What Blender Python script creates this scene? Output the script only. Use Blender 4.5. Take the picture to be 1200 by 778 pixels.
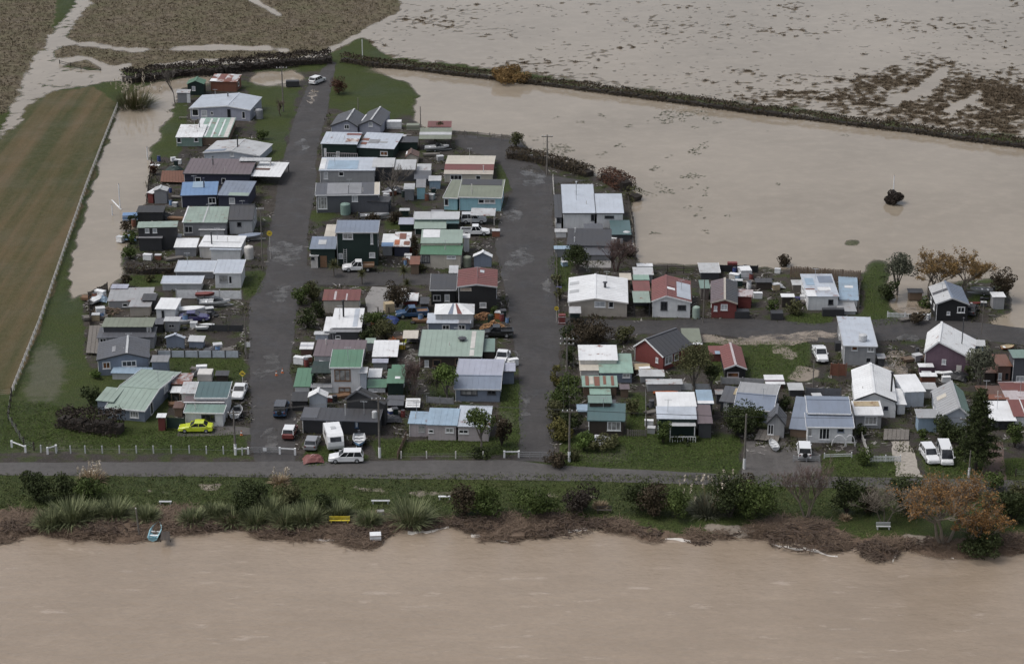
import bpy, bmesh, math, random
import numpy as np
from mathutils import Vector, Matrix
random.seed(7); RNG = np.random.default_rng(7)
S = bpy.context.scene; COL = S.collection
for o in list(bpy.data.objects): bpy.data.objects.remove(o)

# ---------------------------------------------------------------- camera, sky, sun, exposure
CAM_H = 122.0; PITCH = math.radians(21.0); F = 2580.0
cs, sn = math.cos(PITCH), math.sin(PITCH)
cd = bpy.data.cameras.new('camera'); cam = bpy.data.objects.new('camera', cd); COL.objects.link(cam)
cam.location = (0, 0, CAM_H); cam.rotation_euler = (math.pi/2-PITCH, 0, 0)
cd.sensor_fit = 'HORIZONTAL'; cd.sensor_width = 36.0; cd.lens = F/1200*36; cd.clip_start = 1; cd.clip_end = 20000
S.camera = cam
SUN_EL, SUN_AZ = math.radians(60), math.radians(262)      # azimuth clockwise from +Y: high on the left
W = bpy.data.worlds.new('World'); S.world = W; W.use_nodes = True
nt = W.node_tree; nt.nodes.clear()
sky = nt.nodes.new('ShaderNodeTexSky'); sky.sky_type = 'NISHITA'; sky.sun_disc = False
sky.sun_elevation = SUN_EL; sky.sun_rotation = SUN_AZ; sky.air_density = 1.0; sky.dust_density = 4.0; sky.ozone_density = 1.0
hs = nt.nodes.new('ShaderNodeHueSaturation'); hs.inputs['Saturation'].default_value = 0.42; hs.inputs['Value'].default_value = 1.0
bg = nt.nodes.new('ShaderNodeBackground'); bg.inputs['Strength'].default_value = 0.10
wo = nt.nodes.new('ShaderNodeOutputWorld')
nt.links.new(sky.outputs[0], hs.inputs['Color']); nt.links.new(hs.outputs[0], bg.inputs['Color']); nt.links.new(bg.outputs[0], wo.inputs['Surface'])
sl = bpy.data.lights.new('sun', 'SUN'); so = bpy.data.objects.new('sun', sl); COL.objects.link(so)
sl.energy = 0.9; sl.angle = math.radians(28); sl.color = (1.0, 0.97, 0.93)
so.rotation_euler = (math.pi/2-SUN_EL, 0, math.pi-SUN_AZ)
so.location = (0, 200, 200)
S.view_settings.view_transform = 'Standard'; S.view_settings.look = 'None'; S.view_settings.gamma = 1
S.view_settings.exposure = 0.56; S.view_settings.use_curve_mapping = False
S.render.engine = 'CYCLES'

# ---------------------------------------------------------------- pixel <-> world
def G(x, y, z=0.0):
    u, v = (x-600)/F, (y-389)/F
    t = (CAM_H-z)/(sn+v*cs)
    return Vector((u*t, (cs-v*sn)*t, z))
def PR(p):
    dx, dy, dz = p[0], p[1], p[2]-CAM_H
    zf = dy*cs-dz*sn; yu = dy*sn+dz*cs
    return (600+F*dx/zf, 389-F*yu/zf)
def scale_at(p): return F/(p[1]*cs-(p[2]-CAM_H)*sn)       # pixels per metre at a point
def solve(f, lo, hi, n=40):
    a = f(lo)
    for _ in range(n):
        m = (lo+hi)/2
        if (f(m) > 0) == (a > 0): lo = m
        else: hi = m
    return (lo+hi)/2

# ---------------------------------------------------------------- materials
MATS = {}
def lin(c):                                                # sRGB 0-255 -> linear
    return tuple(((v/255)/12.92 if v/255 <= 0.04045 else ((v/255+0.055)/1.055)**2.4) for v in c)
class NT:
    def __init__(s, name):
        s.m = bpy.data.materials.new(name); s.m.use_nodes = True; s.t = s.m.node_tree
        s.b = s.t.nodes['Principled BSDF']
    def n(s, typ, **kw):
        o = s.t.nodes.new('ShaderNode'+typ)
        for k, v in kw.items(): setattr(o, k, v)
        return o
    def l(s, a, b): s.t.links.new(a, b)
    def noise(s, scale, detail=3, vec=None, rough=0.55, stretch=None):
        o = s.n('TexNoise'); o.inputs['Scale'].default_value = scale; o.inputs['Detail'].default_value = detail; o.inputs['Roughness'].default_value = rough
        if vec is None:
            g = s.n('NewGeometry'); vec = g.outputs['Position']
        if stretch:
            mp = s.n('Mapping'); mp.inputs['Scale'].default_value = stretch; s.l(vec, mp.inputs['Vector']); vec = mp.outputs[0]
        s.l(vec, o.inputs['Vector']); return o.outputs['Fac']
    def ramp(s, fac, a, b, c0=(0,0,0,1), c1=(1,1,1,1)):
        r = s.n('ValToRGB'); e = r.color_ramp.elements
        e[0].position = a; e[0].color = c0; e[1].position = b; e[1].color = c1
        s.l(fac, r.inputs[0]); return r.outputs[0]
    def mix(s, fac, a, b, mode='MIX'):
        o = s.n('Mix', data_type='RGBA', blend_type=mode)
        for i, v in ((0, fac), (6, a), (7, b)):
            if hasattr(v, 'default_value') or hasattr(v, 'is_linked'): s.l(v, o.inputs[i])
            elif i == 0: o.inputs[0].default_value = v
            else: o.inputs[i].default_value = (*v[:3], 1)
        return o.outputs[2]
    def math(s, op, a, b=None):
        o = s.n('Math', operation=op)
        for i, v in ((0, a), (1, b)):
            if v is None: continue
            if hasattr(v, 'is_linked'): s.l(v, o.inputs[i])
            else: o.inputs[i].default_value = v
        return o.outputs[0]
    def bump(s, h, strength=0.3, dist=0.05):
        o = s.n('Bump'); o.inputs['Strength'].default_value = strength; o.inputs['Distance'].default_value = dist
        s.l(h, o.inputs['Height']); s.l(o.outputs[0], s.b.inputs['Normal'])
    def color(s, c):
        if hasattr(c, 'is_linked'): s.l(c, s.b.inputs['Base Color'])
        else: s.b.inputs['Base Color'].default_value = (*c[:3], 1)
    def rough(s, r):
        if hasattr(r, 'is_linked'): s.l(r, s.b.inputs['Roughness'])
        else: s.b.inputs['Roughness'].default_value = r
def dk(c, f): return tuple(v*f for v in c)

# surface colours (linear base colours)
CC = dict(
 white=(.72,.73,.74), offwhite=(.58,.56,.53), cream=(.54,.50,.43), beige=(.42,.38,.33), lilac=(.37,.385,.46), paleblue=(.46,.50,.56),
 bluegrey=(.20,.235,.30), midgrey=(.24,.245,.26), grey=(.33,.335,.345), palegrey=(.48,.49,.50), dark=(.035,.036,.04), charcoal=(.06,.062,.07), slate=(.10,.105,.12),
 navy=(.04,.045,.075), black=(.017,.018,.02), blue=(.15,.25,.42), skyblue=(.30,.40,.50), aqua=(.33,.57,.64), cobalt=(.035,.06,.19),
 green=(.095,.20,.13), seagreen=(.18,.26,.23), palegreen=(.28,.35,.305), darkgreen=(.011,.028,.024), mint=(.26,.38,.32), olive=(.20,.22,.17), teal=(.08,.135,.142),
 red=(.17,.042,.038), maroon=(.17,.06,.055), redroof=(.19,.07,.064), brown=(.13,.075,.06), purplebrown=(.145,.115,.125), plum=(.14,.09,.12), rust=(.20,.082,.052),
 wood=(.20,.115,.065), timber=(.17,.12,.085), greywood=(.16,.145,.13), darkwood=(.05,.04,.033), deck=(.16,.075,.05), tan=(.42,.34,.22), concrete=(.25,.24,.23),
 lime=(.52,.60,.045), yellow=(.60,.45,.05), orange=(.42,.13,.05), purple=(.05,.045,.13), silver=(.50,.52,.54), pinkwhite=(.47,.42,.43), carblue=(.035,.08,.16), hullblue=(.20,.36,.56))
def roofm(c, rust=0.0, grime=0.5):
    k = ('roof', c, rust, grime)
    if k in MATS: return MATS[k]
    t = NT('roof_'+c); base = CC[c]
    grime = .3+.8*grime; n1 = t.noise(0.35, 5, rough=.65); n2 = t.noise(1.0, 4, stretch=(2.6, 0.5, 0.5), rough=.65)
    col = t.mix(t.math('MULTIPLY', t.ramp(n1, .35, .75), grime), base, tuple(v*.5+.04*w for v, w in zip(base, (1, .85, .6))))
    col = t.mix(t.math('MULTIPLY', t.ramp(n2, .45, .75), .45*grime), col, dk(base, .62))
    n4 = t.noise(6.0, 2); col = t.mix(t.math('MULTIPLY', t.ramp(n4, .55, .7), .25*grime), col, dk(base, .7))
    if rust > 0:
        n3 = t.noise(0.7, 5, rough=.7)
        col = t.mix(t.ramp(n3, .62-.3*rust, .70-.2*rust), col, t.mix(t.noise(3, 3), (.24,.085,.05), (.13,.055,.04)))
    t.color(col); t.rough(.42); t.b.inputs['Specular IOR Level'].default_value = .4
    MATS[k] = t.m; return t.m
def wallm(c, board=True):
    k = ('wall', c, board)
    if k in MATS: return MATS[k]
    t = NT('wall_'+c); base = CC[c]
    n = t.noise(0.8, 4); n2 = t.noise(1.2, 3, stretch=(4, 4, .25))
    col = t.mix(t.math('MULTIPLY', t.ramp(n, .4, .75), .5), base, dk(base, .68))
    col = t.mix(t.math('MULTIPLY', t.ramp(n2, .5, .8), .4), col, dk(base, .55)); t.color(col); t.rough(.7)
    if board:
        g = t.n('NewGeometry'); sp = t.n('SeparateXYZ'); t.l(g.outputs['Position'], sp.inputs[0])
        fr = t.math('FRACT', t.math('MULTIPLY', sp.outputs[2], 5.0)); t.bump(fr, .6, .03)
    MATS[k] = t.m; return t.m
def flat(c, rough=.5, metal=0.0, var=.35):
    k = ('flat', c, rough, metal)
    if k in MATS: return MATS[k]
    base = CC[c] if isinstance(c, str) else c
    t = NT('paint_'+(c if isinstance(c, str) else 'mix')); n = t.noise(2.2, 4)
    t.color(t.mix(t.math('MULTIPLY', t.ramp(n, .4, .75), var), base, dk(base, .5))); t.rough(rough); t.b.inputs['Metallic'].default_value = metal
    MATS[k] = t.m; return t.m
def carpaint(c):
    k = ('car', c)
    if k in MATS: return MATS[k]
    t = NT('car_paint_'+c); n = t.noise(1.5, 3); t.color(t.mix(t.math('MULTIPLY', n, .2), CC[c], dk(CC[c], .6))); t.rough(.25)
    t.b.inputs['Coat Weight'].default_value = .5; MATS[k] = t.m; return t.m
def glassm(kind='dark'):
    k = ('glass', kind)
    if k in MATS: return MATS[k]
    t = NT('window_glass_'+kind); n = t.noise(1.3, 2)
    a, b = {'dark': ((.012,.014,.017), (.03,.033,.038)), 'curtain': ((.20,.20,.20), (.36,.36,.35)), 'warm': ((.05,.03,.02), (.22,.10,.05)), 'pale': ((.35,.37,.39), (.5,.52,.54))}[kind]
    t.color(t.mix(t.ramp(n, .42, .58), a, b)); t.rough(.08); MATS[k] = t.m; return t.m
def woodm(c): return flat(c, .8, 0, .6)

# ---------------------------------------------------------------- object helpers
def tag(o, label=None, cat=None, group=None, kind=None):
    if label: o['label'] = label
    if cat: o['category'] = cat
    if group: o['group'] = group
    if kind: o['kind'] = kind
    return o
def empty(name, loc, rz=0.0, label=None, cat=None, group=None):
    o = bpy.data.objects.new(name, None); COL.objects.link(o); o.location = loc; o.rotation_euler = (0, 0, rz); o.empty_display_size = .3
    return tag(o, label, cat, group)
class MB:
    """collects simple solids, then links them as one mesh object"""
    def __init__(s): s.v = []; s.f = []
    def poly(s, pts, faces):
        k = len(s.v); s.v += [tuple(p) for p in pts]; s.f += [tuple(i+k for i in f) for f in faces]; return s
    def box(s, x0, x1, y0, y1, z0, z1, M=None):
        p = [Vector(q) for q in ((x0,y0,z0),(x1,y0,z0),(x1,y1,z0),(x0,y1,z0),(x0,y0,z1),(x1,y0,z1),(x1,y1,z1),(x0,y1,z1))]
        if M is not None: p = [M @ q for q in p]
        return s.poly(p, [(0,3,2,1),(4,5,6,7),(0,1,5,4),(1,2,6,5),(2,3,7,6),(3,0,4,7)])
    def slab(s, pts, th):                                   # convex polygon (ccw seen from above) thickened downward along its normal
        pts = [Vector(p) for p in pts]; n = (pts[1]-pts[0]).cross(pts[2]-pts[1]).normalized()
        k = len(pts); q = [p-n*th for p in pts]
        return s.poly(pts+q, [tuple(range(k)), tuple(range(2*k-1, k-1, -1))]+[(i, k+i, k+(i+1) % k, (i+1) % k) for i in range(k)])
    def bar(s, a, b, w, h=None, up=(0,0,1)):
        a, b = Vector(a), Vector(b); h = h or w; d = (b-a)
        if d.length < 1e-6: return s
        d.normalize(); up = Vector(up)
        if abs(d.dot(up)) > .98: up = Vector((1,0,0))
        r = d.cross(up).normalized()*w/2; u = r.cross(d).normalized()*h/2
        return s.poly([a-r-u, a+r-u, a+r+u, a-r+u, b-r-u, b+r-u, b+r+u, b-r+u], [(0,1,2,3),(7,6,5,4),(0,4,5,1),(1,5,6,2),(2,6,7,3),(3,7,4,0)])
    def tube(s, pts, rad, n=6, cap=True):
        k = len(s.v); pts = [Vector(p) for p in pts]
        for i, p in enumerate(pts):
            d = (pts[min(i+1, len(pts)-1)]-pts[max(i-1, 0)]).normalized()
            up = Vector((0,0,1)) if abs(d.z) < .9 else Vector((1,0,0))
            r = d.cross(up).normalized(); u = r.cross(d); R = rad[i] if hasattr(rad, '__len__') else rad
            for j in range(n):
                a = 2*math.pi*j/n; s.v.append(tuple(p+(r*math.cos(a)+u*math.sin(a))*R))
        for i in range(len(pts)-1):
            for j in range(n): s.f.append((k+i*n+j, k+i*n+(j+1) % n, k+(i+1)*n+(j+1) % n, k+(i+1)*n+j))
        if cap: s.f.append(tuple(k+j for j in range(n-1, -1, -1))); s.f.append(tuple(k+(len(pts)-1)*n+j for j in range(n)))
        return s
    def lathe(s, prof, n=16, c=(0,0,0)):                    # profile of (r, z)
        k = len(s.v)
        for r, z in prof:
            for j in range(n):
                a = 2*math.pi*j/n; s.v.append((c[0]+r*math.cos(a), c[1]+r*math.sin(a), c[2]+z))
        for i in range(len(prof)-1):
            for j in range(n): s.f.append((k+i*n+j, k+i*n+(j+1) % n, k+(i+1)*n+(j+1) % n, k+(i+1)*n+j))
        s.f.append(tuple(k+j for j in range(n-1, -1, -1))); s.f.append(tuple(k+(len(prof)-1)*n+j for j in range(n)))
        return s
    def mesh(s, name, mat, smooth=False):
        m = bpy.data.meshes.new(name); m.from_pydata(s.v, [], s.f); m.materials.append(mat)
        if smooth: m.polygons.foreach_set('use_smooth', [True]*len(m.polygons))
        m.update(); return m
    def build(s, name, mat, parent=None, loc=None, smooth=False):
        return put(name, s.mesh(name, mat, smooth), parent, loc)
def put(name, mesh, parent=None, loc=None, rz=0.0, scale=None):
    o = bpy.data.objects.new(name, mesh); COL.objects.link(o)
    if parent is not None: o.parent = parent
    if loc is not None: o.location = loc
    if rz: o.rotation_euler = (0, 0, rz)
    if scale is not None: o.scale = scale
    return o
def quad_mesh(name, V, mat, tint=None):                     # V: (N,4,3) array -> N free quads, fast
    N = len(V); m = bpy.data.meshes.new(name); m.vertices.add(4*N); m.vertices.foreach_set('co', np.ascontiguousarray(V, dtype=np.float32).ravel())
    m.loops.add(4*N); m.loops.foreach_set('vertex_index', np.arange(4*N, dtype=np.int32))
    m.polygons.add(N); m.polygons.foreach_set('loop_start', np.arange(0, 4*N, 4, dtype=np.int32)); m.polygons.foreach_set('loop_total', np.full(N, 4, dtype=np.int32))
    if tint is not None:
        a = m.attributes.new('tint', 'FLOAT', 'POINT'); a.data.foreach_set('value', np.repeat(tint, 4).astype(np.float32))
    m.materials.append(mat); m.update(calc_edges=True); return m

# ---------------------------------------------------------------- numpy value noise
def vnoise(x, y, seed=0):
    xi = np.floor(x).astype(np.int64); yi = np.floor(y).astype(np.int64); fx = x-xi; fy = y-yi
    fx = fx*fx*(3-2*fx); fy = fy*fy*(3-2*fy)
    def h(a, b):
        n = (a*374761393+b*668265263+seed*974711) & 0xffffffff; n = ((n ^ (n >> 13))*1274126177) & 0xffffffff
        return ((n ^ (n >> 16)) & 0xffff)/65535.0
    return (h(xi, yi)*(1-fx)+h(xi+1, yi)*fx)*(1-fy)+(h(xi, yi+1)*(1-fx)+h(xi+1, yi+1)*fx)*fy
def fbm(x, y, seed=0, o=4):
    s = 0; a = .5; t = 0
    for i in range(o): s = s+a*vnoise(x*2**i+17*i, y*2**i-9*i, seed+i); t += a; a *= .5
    return s/t
# ================================================================ the ground, water and roads
# outlines below are photo pixels of things lying on the ground; they are turned into metres on the ground plane
FL_Z, RV_Z = -0.20, -0.75                                   # flood level behind the village, river level
PX0, PX1, PY0, PY1, ST = -320, 1520, -260, 1000, 2
gx, gy = np.meshgrid(np.arange(PX0, PX1, ST)+.5, np.arange(PY0, PY1, ST)+.5)
def fill(polys):
    m = np.zeros(gx.shape, bool)
    for p in polys:
        k = np.zeros(gx.shape, bool); n = len(p)
        for i in range(n):
            (x0, y0), (x1, y1) = p[i], p[(i+1) % n]
            if y0 == y1: continue
            c = ((gy >= y0) != (gy >= y1)) & (gx < (x1-x0)*(gy-y0)/(y1-y0)+x0); k ^= c
        m |= k
    return m.astype(float)
def blur(a, r):
    r = max(1, int(round(r/ST)))
    for _ in range(2):
        for ax in (0, 1):
            p = np.pad(a, [(r+1, r) if i == ax else (0, 0) for i in (0, 1)], mode='edge'); c = np.cumsum(p, axis=ax); n = a.shape[ax]
            hi = np.take(c, np.arange(2*r+1, 2*r+1+n), axis=ax); lo = np.take(c, np.arange(0, n), axis=ax); a = (hi-lo)/(2*r+1)
    return a
def line(pts, w):                                           # a thin strip along a polyline
    out = []
    for (x0, y0), (x1, y1) in zip(pts, pts[1:]):
        d = math.hypot(x1-x0, y1-y0); nx, ny = -(y1-y0)/d*w/2, (x1-x0)/d*w/2
        out.append([(x0+nx, y0+ny), (x1+nx, y1+ny), (x1-nx, y1-ny), (x0-nx, y0-ny)])
    return out
river = [(-320,627),(0,625),(47,619),(70,618),(110,622),(150,629),(175,626),(200,617),(240,619),(300,621),(360,623),(400,626),(438,633),(452,622),(466,613),(500,614),(530,610),(550,618),(590,629),(622,624),(660,612),(700,612),(735,620),(780,627),(800,622),(840,631),(880,629),(900,625),(925,632),(985,646),(992,630),(1012,629),(1022,642),(1044,655),(1050,632),(1080,640),(1130,648),(1160,640),(1200,640),(1520,640),(1520,1010),(-320,1010)]
flood_e = [(420,78),(445,84),(482,96),(492,112),(483,128),(496,150),(532,152),(612,160),(620,176),(693,205),(707,203),(742,222),(741,250),(745,306),(840,309),(1006,318),(1013,318),(1016,308),(1030,300),(1044,306),(1043,345),(1050,366),(1085,368),(1098,345),(1100,330),(1160,322),(1184,335),(1188,362),(1168,374),(1150,377),(1180,386),(1240,390),(1520,420),(1520,205),(1200,172),(1080,155),(950,139),(800,119),(700,105),(600,93),(480,78)]
flood_w = [(141,128),(165,100),(205,92),(240,86),(262,90),(210,105),(200,130),(198,142),(180,150),(192,158),(180,170),(170,185),(185,192),(176,210),(168,235),(160,255),(150,275),(140,300),(144,318),(136,332),(120,342),(98,343),(80,352),(84,320),(100,250),(122,180)]
flood_w2 = [(285,96),(300,84),(352,82),(352,98)]
track = [(-10,170),(8,135),(30,85),(52,45),(82,10),(95,-10),(118,-10),(86,32),(70,58),(62,75),(110,80),(150,84),(140,95),(108,101),(60,104),(38,120),(22,150)]
tus_e = [(455,64),(420,40),(470,15),(480,-260),(1520,-260),(1520,190),(1200,160),(1080,146),(950,128),(800,108),(700,96),(600,82),(520,70)]      # flooded field with tussocks
tus_dry = [(825,108),(900,104),(1000,92),(1045,78),(1120,84),(1200,80),(1520,90),(1520,185),(1200,155),(1080,140),(960,126)]
tus_w = [(100,-260),(480,-260),(470,15),(420,38),(400,58),(330,70),(150,84),(62,74),(92,20),(110,-20)]                                      # dry tussock paddock
tus_w2 = [(-320,-260),(100,-260),(60,40),(10,130),(-320,300)]
rills = line([(62,48),(110,52),(150,57),(220,56),(300,55),(340,58)], 3.6)+line([(340,72),(380,62),(402,50),(430,36),(470,14)], 4)+line([(290,-4),(316,10),(330,18)], 4)+line([(66,72),(100,66),(130,80),(155,76)], 4)+line([(118,86),(150,92)], 4)+line([(180,76),(240,72),(330,70)], 3.8)
crop = [(-320,330),(0,160),(30,120),(60,104),(110,102),(138,122),(118,180),(92,250),(66,330),(40,400),(14,462),(-320,470)]
village = [(186,98),(250,80),(345,85),(395,78),(500,140),(610,158),(700,205),(745,225),(748,306),(1010,318),(1050,372),(1100,330),(1185,330),(1190,380),(1520,430),(1520,580),(1200,560),(860,556),(640,542),(0,541),(0,528),(288,532),(286,505),(200,505),(195,420),(100,430),(98,345),(140,330),(150,280),(165,220),(190,180)]
lawns = [[(192,150),(208,118),(222,112),(222,150),(210,180),(205,190),(180,178),(186,165)],[(260,96),(352,92),(345,135),(328,190),(312,192),(300,150),(290,105)],[(382,80),(440,78),(490,96),(490,132),(440,143),(396,128),(378,128),(372,112)],
 [(147,321),(200,320),(192,334),(150,336)],[(286,318),(313,318),(308,340),(296,350),(284,350)],[(200,418),(288,420),(287,446),(270,448),(200,440)],[(110,500),(200,502),(286,507),(286,531),(-20,527),(-20,470),(60,470)],
 [(586,452),(612,440),(610,534),(470,534),(480,516),(585,512)],[(352,532),(372,520),(420,526),(440,538),(360,548)],[(440,512),(475,515),(470,536),(440,536)],[(660,512),(720,512),(760,505),(868,512),(870,553),(760,549),(652,546)],[(735,462),(757,462),(757,506),(735,506)],
 [(822,404),(845,398),(950,400),(942,444),(905,446),(880,442),(830,440)],[(925,366),(975,364),(975,382),(920,380)],[(1012,318),(1016,305),(1042,305),(1044,345),(1060,380),(1012,384)],[(962,530),(1054,534),(1056,558),(962,557)],[(1080,532),(1160,520),(1158,562),(1085,558)],[(1168,540),(1210,536),(1210,566),(1168,564)],
 [(580,188),(603,204),(600,228),(582,226)],[(392,256),(365,262),(358,248),(394,246)],[(450,255),(470,256),(466,270),(446,268)],[(455,374),(490,376),(488,388),(455,388)],[(1130,345),(1160,344),(1160,356),(1134,354)],[(640,300),(670,296),(668,345),(650,340)],[(505,440),(530,440),(530,468),(505,468)]]
shoulder = [(-320,527),(0,527),(290,532),(345,538),(440,540),(612,538),(612,545),(-320,545)]
bare = line([(350,348),(346,372)], 9)
wetlawn = [[(36,420),(62,395),(78,440),(66,470),(30,470)],[(668,532),(700,527),(745,530),(740,540),(690,543)],[(582,482),(604,480),(608,498),(588,502)],[(0,526),(60,520),(200,526),(190,532),(0,532)]]
bankmud = [(-320,604),(0,598),(60,602),(80,609),(170,598),(230,595),(300,604),(400,608),(440,606),(530,606),(600,603),(650,602),(720,609),(780,619),(860,622),(900,610),(925,605),(970,612),(1000,630),(1050,632),(1110,634),(1200,626),(1520,620),(1520,680),(-320,680)]
bankpale = line([(300,572),(330,573)], 3)+line([(410,574),(455,577)], 4)+line([(475,579),(545,577)], 4)+line([(600,578),(700,582)], 3)+line([(160,572),(200,576)], 3)+line([(830,615),(905,622)], 8)+line([(1060,628),(1115,640)], 9)+[[(228,565),(262,566),(252,573),(236,574)]]
dirt_e = line([(815,398),(880,399),(985,392)], 8)+[[(900,405),(925,405),(922,414),(905,414)],[(918,412),(934,412),(932,423),(918,422)],[(935,430),(960,432),(950,445),(925,444)]]

chan = line([(640,95),(800,114),(950,134),(1080,151),(1260,174)], 8)+line([(1040,118),(1075,108),(1095,96),(1110,84)], 7)+line([(1110,132),(1130,118),(1150,112)], 5)
island = [[(988,284),(994,279),(1006,279),(1010,284),(1002,288),(992,288)]]
mCh = blur(fill(chan), 2); mIs = blur(fill(island), 2)
mF = blur(fill([flood_e, flood_w, flood_w2]), 5); mT = blur(fill([track]), 3); mRi = blur(fill(rills), 1.2)
mTe = blur(fill([tus_e]), 4); mTd = blur(fill([tus_dry]), 10); mTw = blur(fill([tus_w, tus_w2]), 4)
mR = blur(fill([river]), 12); mCrop = blur(fill([crop]), 3)
mVil = blur(fill([village, shoulder]+bare), 3); mLawn = blur(fill(lawns), 3.5); mWet = blur(fill(wetlawn), 7); mMud = blur(fill([bankmud]), 6); mPale = blur(fill(bankpale+dirt_e), 2.5)
def samp(m, X, Y):
    a = np.clip((X-PX0)/ST-.25, 0, m.shape[1]-1.001); b = np.clip((Y-PY0)/ST-.25, 0, m.shape[0]-1.001)
    i = a.astype(int); j = b.astype(int); u = a-i; v = b-j
    return (m[j, i]*(1-u)+m[j, i+1]*u)*(1-v)+(m[j+1, i]*(1-u)+m[j+1, i+1]*u)*v
def grow(a, step, lim):
    out = []; x = a; s = step
    while abs(x) < lim: s *= 1.35; x += s; out.append(x)
    return out
DX = .62
xs = np.array(sorted([-160+v for v in []]+[160+abs(v) for v in grow(0, 1, 5000)]+[-160-abs(v) for v in grow(0, 1, 5000)]+list(np.arange(-160, 160.1, DX))))
ys = np.array(sorted([205-abs(v) for v in grow(0, 1, 1500)]+list(np.arange(205, 600, DX))+[600+abs(v) for v in grow(0, 1, 9000)]))
XX, YY = np.meshgrid(xs, ys)
zf = YY*cs+CAM_H*sn; pxx = 600+F*XX/np.maximum(zf, 1); pxy = 389-F*(YY*sn-CAM_H*cs)/np.maximum(zf, 1)
pxy = np.where(YY < 60, 1000, pxy)
w1 = (fbm(XX/5, YY/5, 3)-.5); w2 = (fbm(XX/1.7+9, YY/1.7, 8)-.5)
qx, qy = pxx+w1*14+w2*5, pxy+(fbm(XX/5+40, YY/5, 5)-.5)*9+w2*3
sF = samp(mF, qx, qy); sT = samp(mT, qx, qy); sRi = samp(mRi, pxx+w1*6, pxy+w1*4); sTe = samp(mTe, qx, qy); sTd = samp(mTd, qx, qy); sTw = samp(mTw, qx, qy)
w3 = fbm(XX/9+3, YY/9, 15)-.5; sR = samp(mR, pxx+w1*24, pxy+w1*13+w2*7+w3*16)
n1 = fbm(XX/3.0, YY/3.0, 21); n2 = fbm(XX/1.1, YY/1.1, 31, 3); n3 = fbm(XX/14, YY/14, 41)
ZZ = np.zeros_like(XX)
ZZ -= .62*sF
ZZ += (w1*.10+w2*.05)*np.clip(sF*4, 0, 1)*np.clip((1-sF)*4, 0, 1)
ZZ = ZZ*(1-sT)+sT*(-.44+.75*np.clip(n2-.52, 0, 1)+.3*(n1-.5))
ZZ -= np.clip(sRi*1.6, 0, 1)*(.50+.3*w1)
tz = FL_Z-.262+.62*(n2-.5)+.42*(fbm(XX/.9+50, YY/.9, 61, 2)-.5)+.44*(n3-.5); tz = np.maximum(tz, FL_Z-.5)
ZZ = ZZ*(1-sTe)+sTe*(tz+.27*sTd)
ZZ += sTw*(.10*(n2-.35)); ZZ -= .5*np.clip(samp(mCh, qx, qy)*1.5, 0, 1)*sTe; ZZ += .62*samp(mIs, pxx+w1*5, pxy+w1*3)
ZZ = ZZ*(1-np.clip(sR*2.2, 0, 1))+np.clip(sR*2.2, 0, 1)*(-1.55*sR**1.0+.35*(n1-.5)*np.clip((1-sR)*3, 0, 1))
bank = samp(mMud, qx, qy)
ZZ += bank*(1-sR)*(.16*(n2-.4))
zo = {}
zo['R'] = samp(mVil, qx, qy)*(1-samp(mLawn, qx, qy)); zo['G'] = bank; zo['B'] = np.clip(sTe+sTw, 0, 1)
zo['A'] = sTe
z2 = dict(R=samp(mCrop, qx, qy), G=samp(mWet, qx, qy)+.8*np.clip(sF*2.2, 0, 1), B=samp(mPale, qx, qy))
nx_, ny_ = len(xs), len(ys); idx = np.arange(nx_*ny_).reshape(ny_, nx_)
quads = np.stack([idx[:-1, :-1], idx[:-1, 1:], idx[1:, 1:], idx[1:, :-1]], -1).reshape(-1, 4)
gm = bpy.data.meshes.new('ground'); nv = nx_*ny_; nq = len(quads)
gm.vertices.add(nv); gm.vertices.foreach_set('co', np.stack([XX, YY, ZZ], -1).astype(np.float32).ravel())
gm.loops.add(4*nq); gm.loops.foreach_set('vertex_index', quads.astype(np.int32).ravel()); gm.polygons.add(nq)
gm.polygons.foreach_set('loop_start', np.arange(0, 4*nq, 4, dtype=np.int32)); gm.polygons.foreach_set('loop_total', np.full(nq, 4, dtype=np.int32))
gm.polygons.foreach_set('use_smooth', np.ones(nq, bool))
for nm, z in (('zone', zo), ('zone2', z2)):
    a = gm.attributes.new(nm, 'FLOAT_COLOR', 'POINT')
    a.data.foreach_set('color', np.stack([z['R'], z['G'], z['B'], z.get('A', np.ones_like(XX))], -1).astype(np.float32).ravel())
gm.update(calc_edges=True)
t = NT('ground_earth_and_grass')
def zone(nm):
    a = t.n('Attribute', attribute_name=nm); sp = t.n('SeparateColor'); t.l(a.outputs['Color'], sp.inputs[0]); return list(sp.outputs)+[a.outputs['Alpha']]
zA, zB = zone('zone'), zone('zone2')
nf = t.noise(.9, 6, rough=.65); nb = t.noise(.12, 4); nff = t.noise(5, 3)
def thr(w, k=.55, sharp=.10):                               # ragged border between two kinds of ground
    v = t.math('ADD', w, t.math('MULTIPLY', t.math('SUBTRACT', nf, .5), k)); return t.ramp(v, .5-sharp, .5+sharp)
grass = t.mix(t.ramp(nb, .35, .7), (.044,.070,.018), (.078,.104,.030)); grass = t.mix(t.ramp(nf, .4, .75), grass, (.082,.090,.036)); grass = t.mix(t.ramp(nff, .35, .7), dk((.036,.046,.015), .6), grass)
grav = t.mix(t.ramp(nb, .35, .68), (.030,.026,.024), (.060,.052,.045)); grav = t.mix(t.ramp(nff, .5, .8), grav, (.105,.098,.094)); grav = t.mix(t.ramp(nf, .5, .75), grav, (.030,.025,.020)); grav = t.mix(t.math('MULTIPLY', t.ramp(t.noise(.33, 5, rough=.62), .50, .60), .8), grav, grass)
mud = t.mix(nf, (.085,.058,.041), (.185,.135,.100)); mud = t.mix(t.ramp(nff, .5, .75), mud, (.060,.041,.030))
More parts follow.
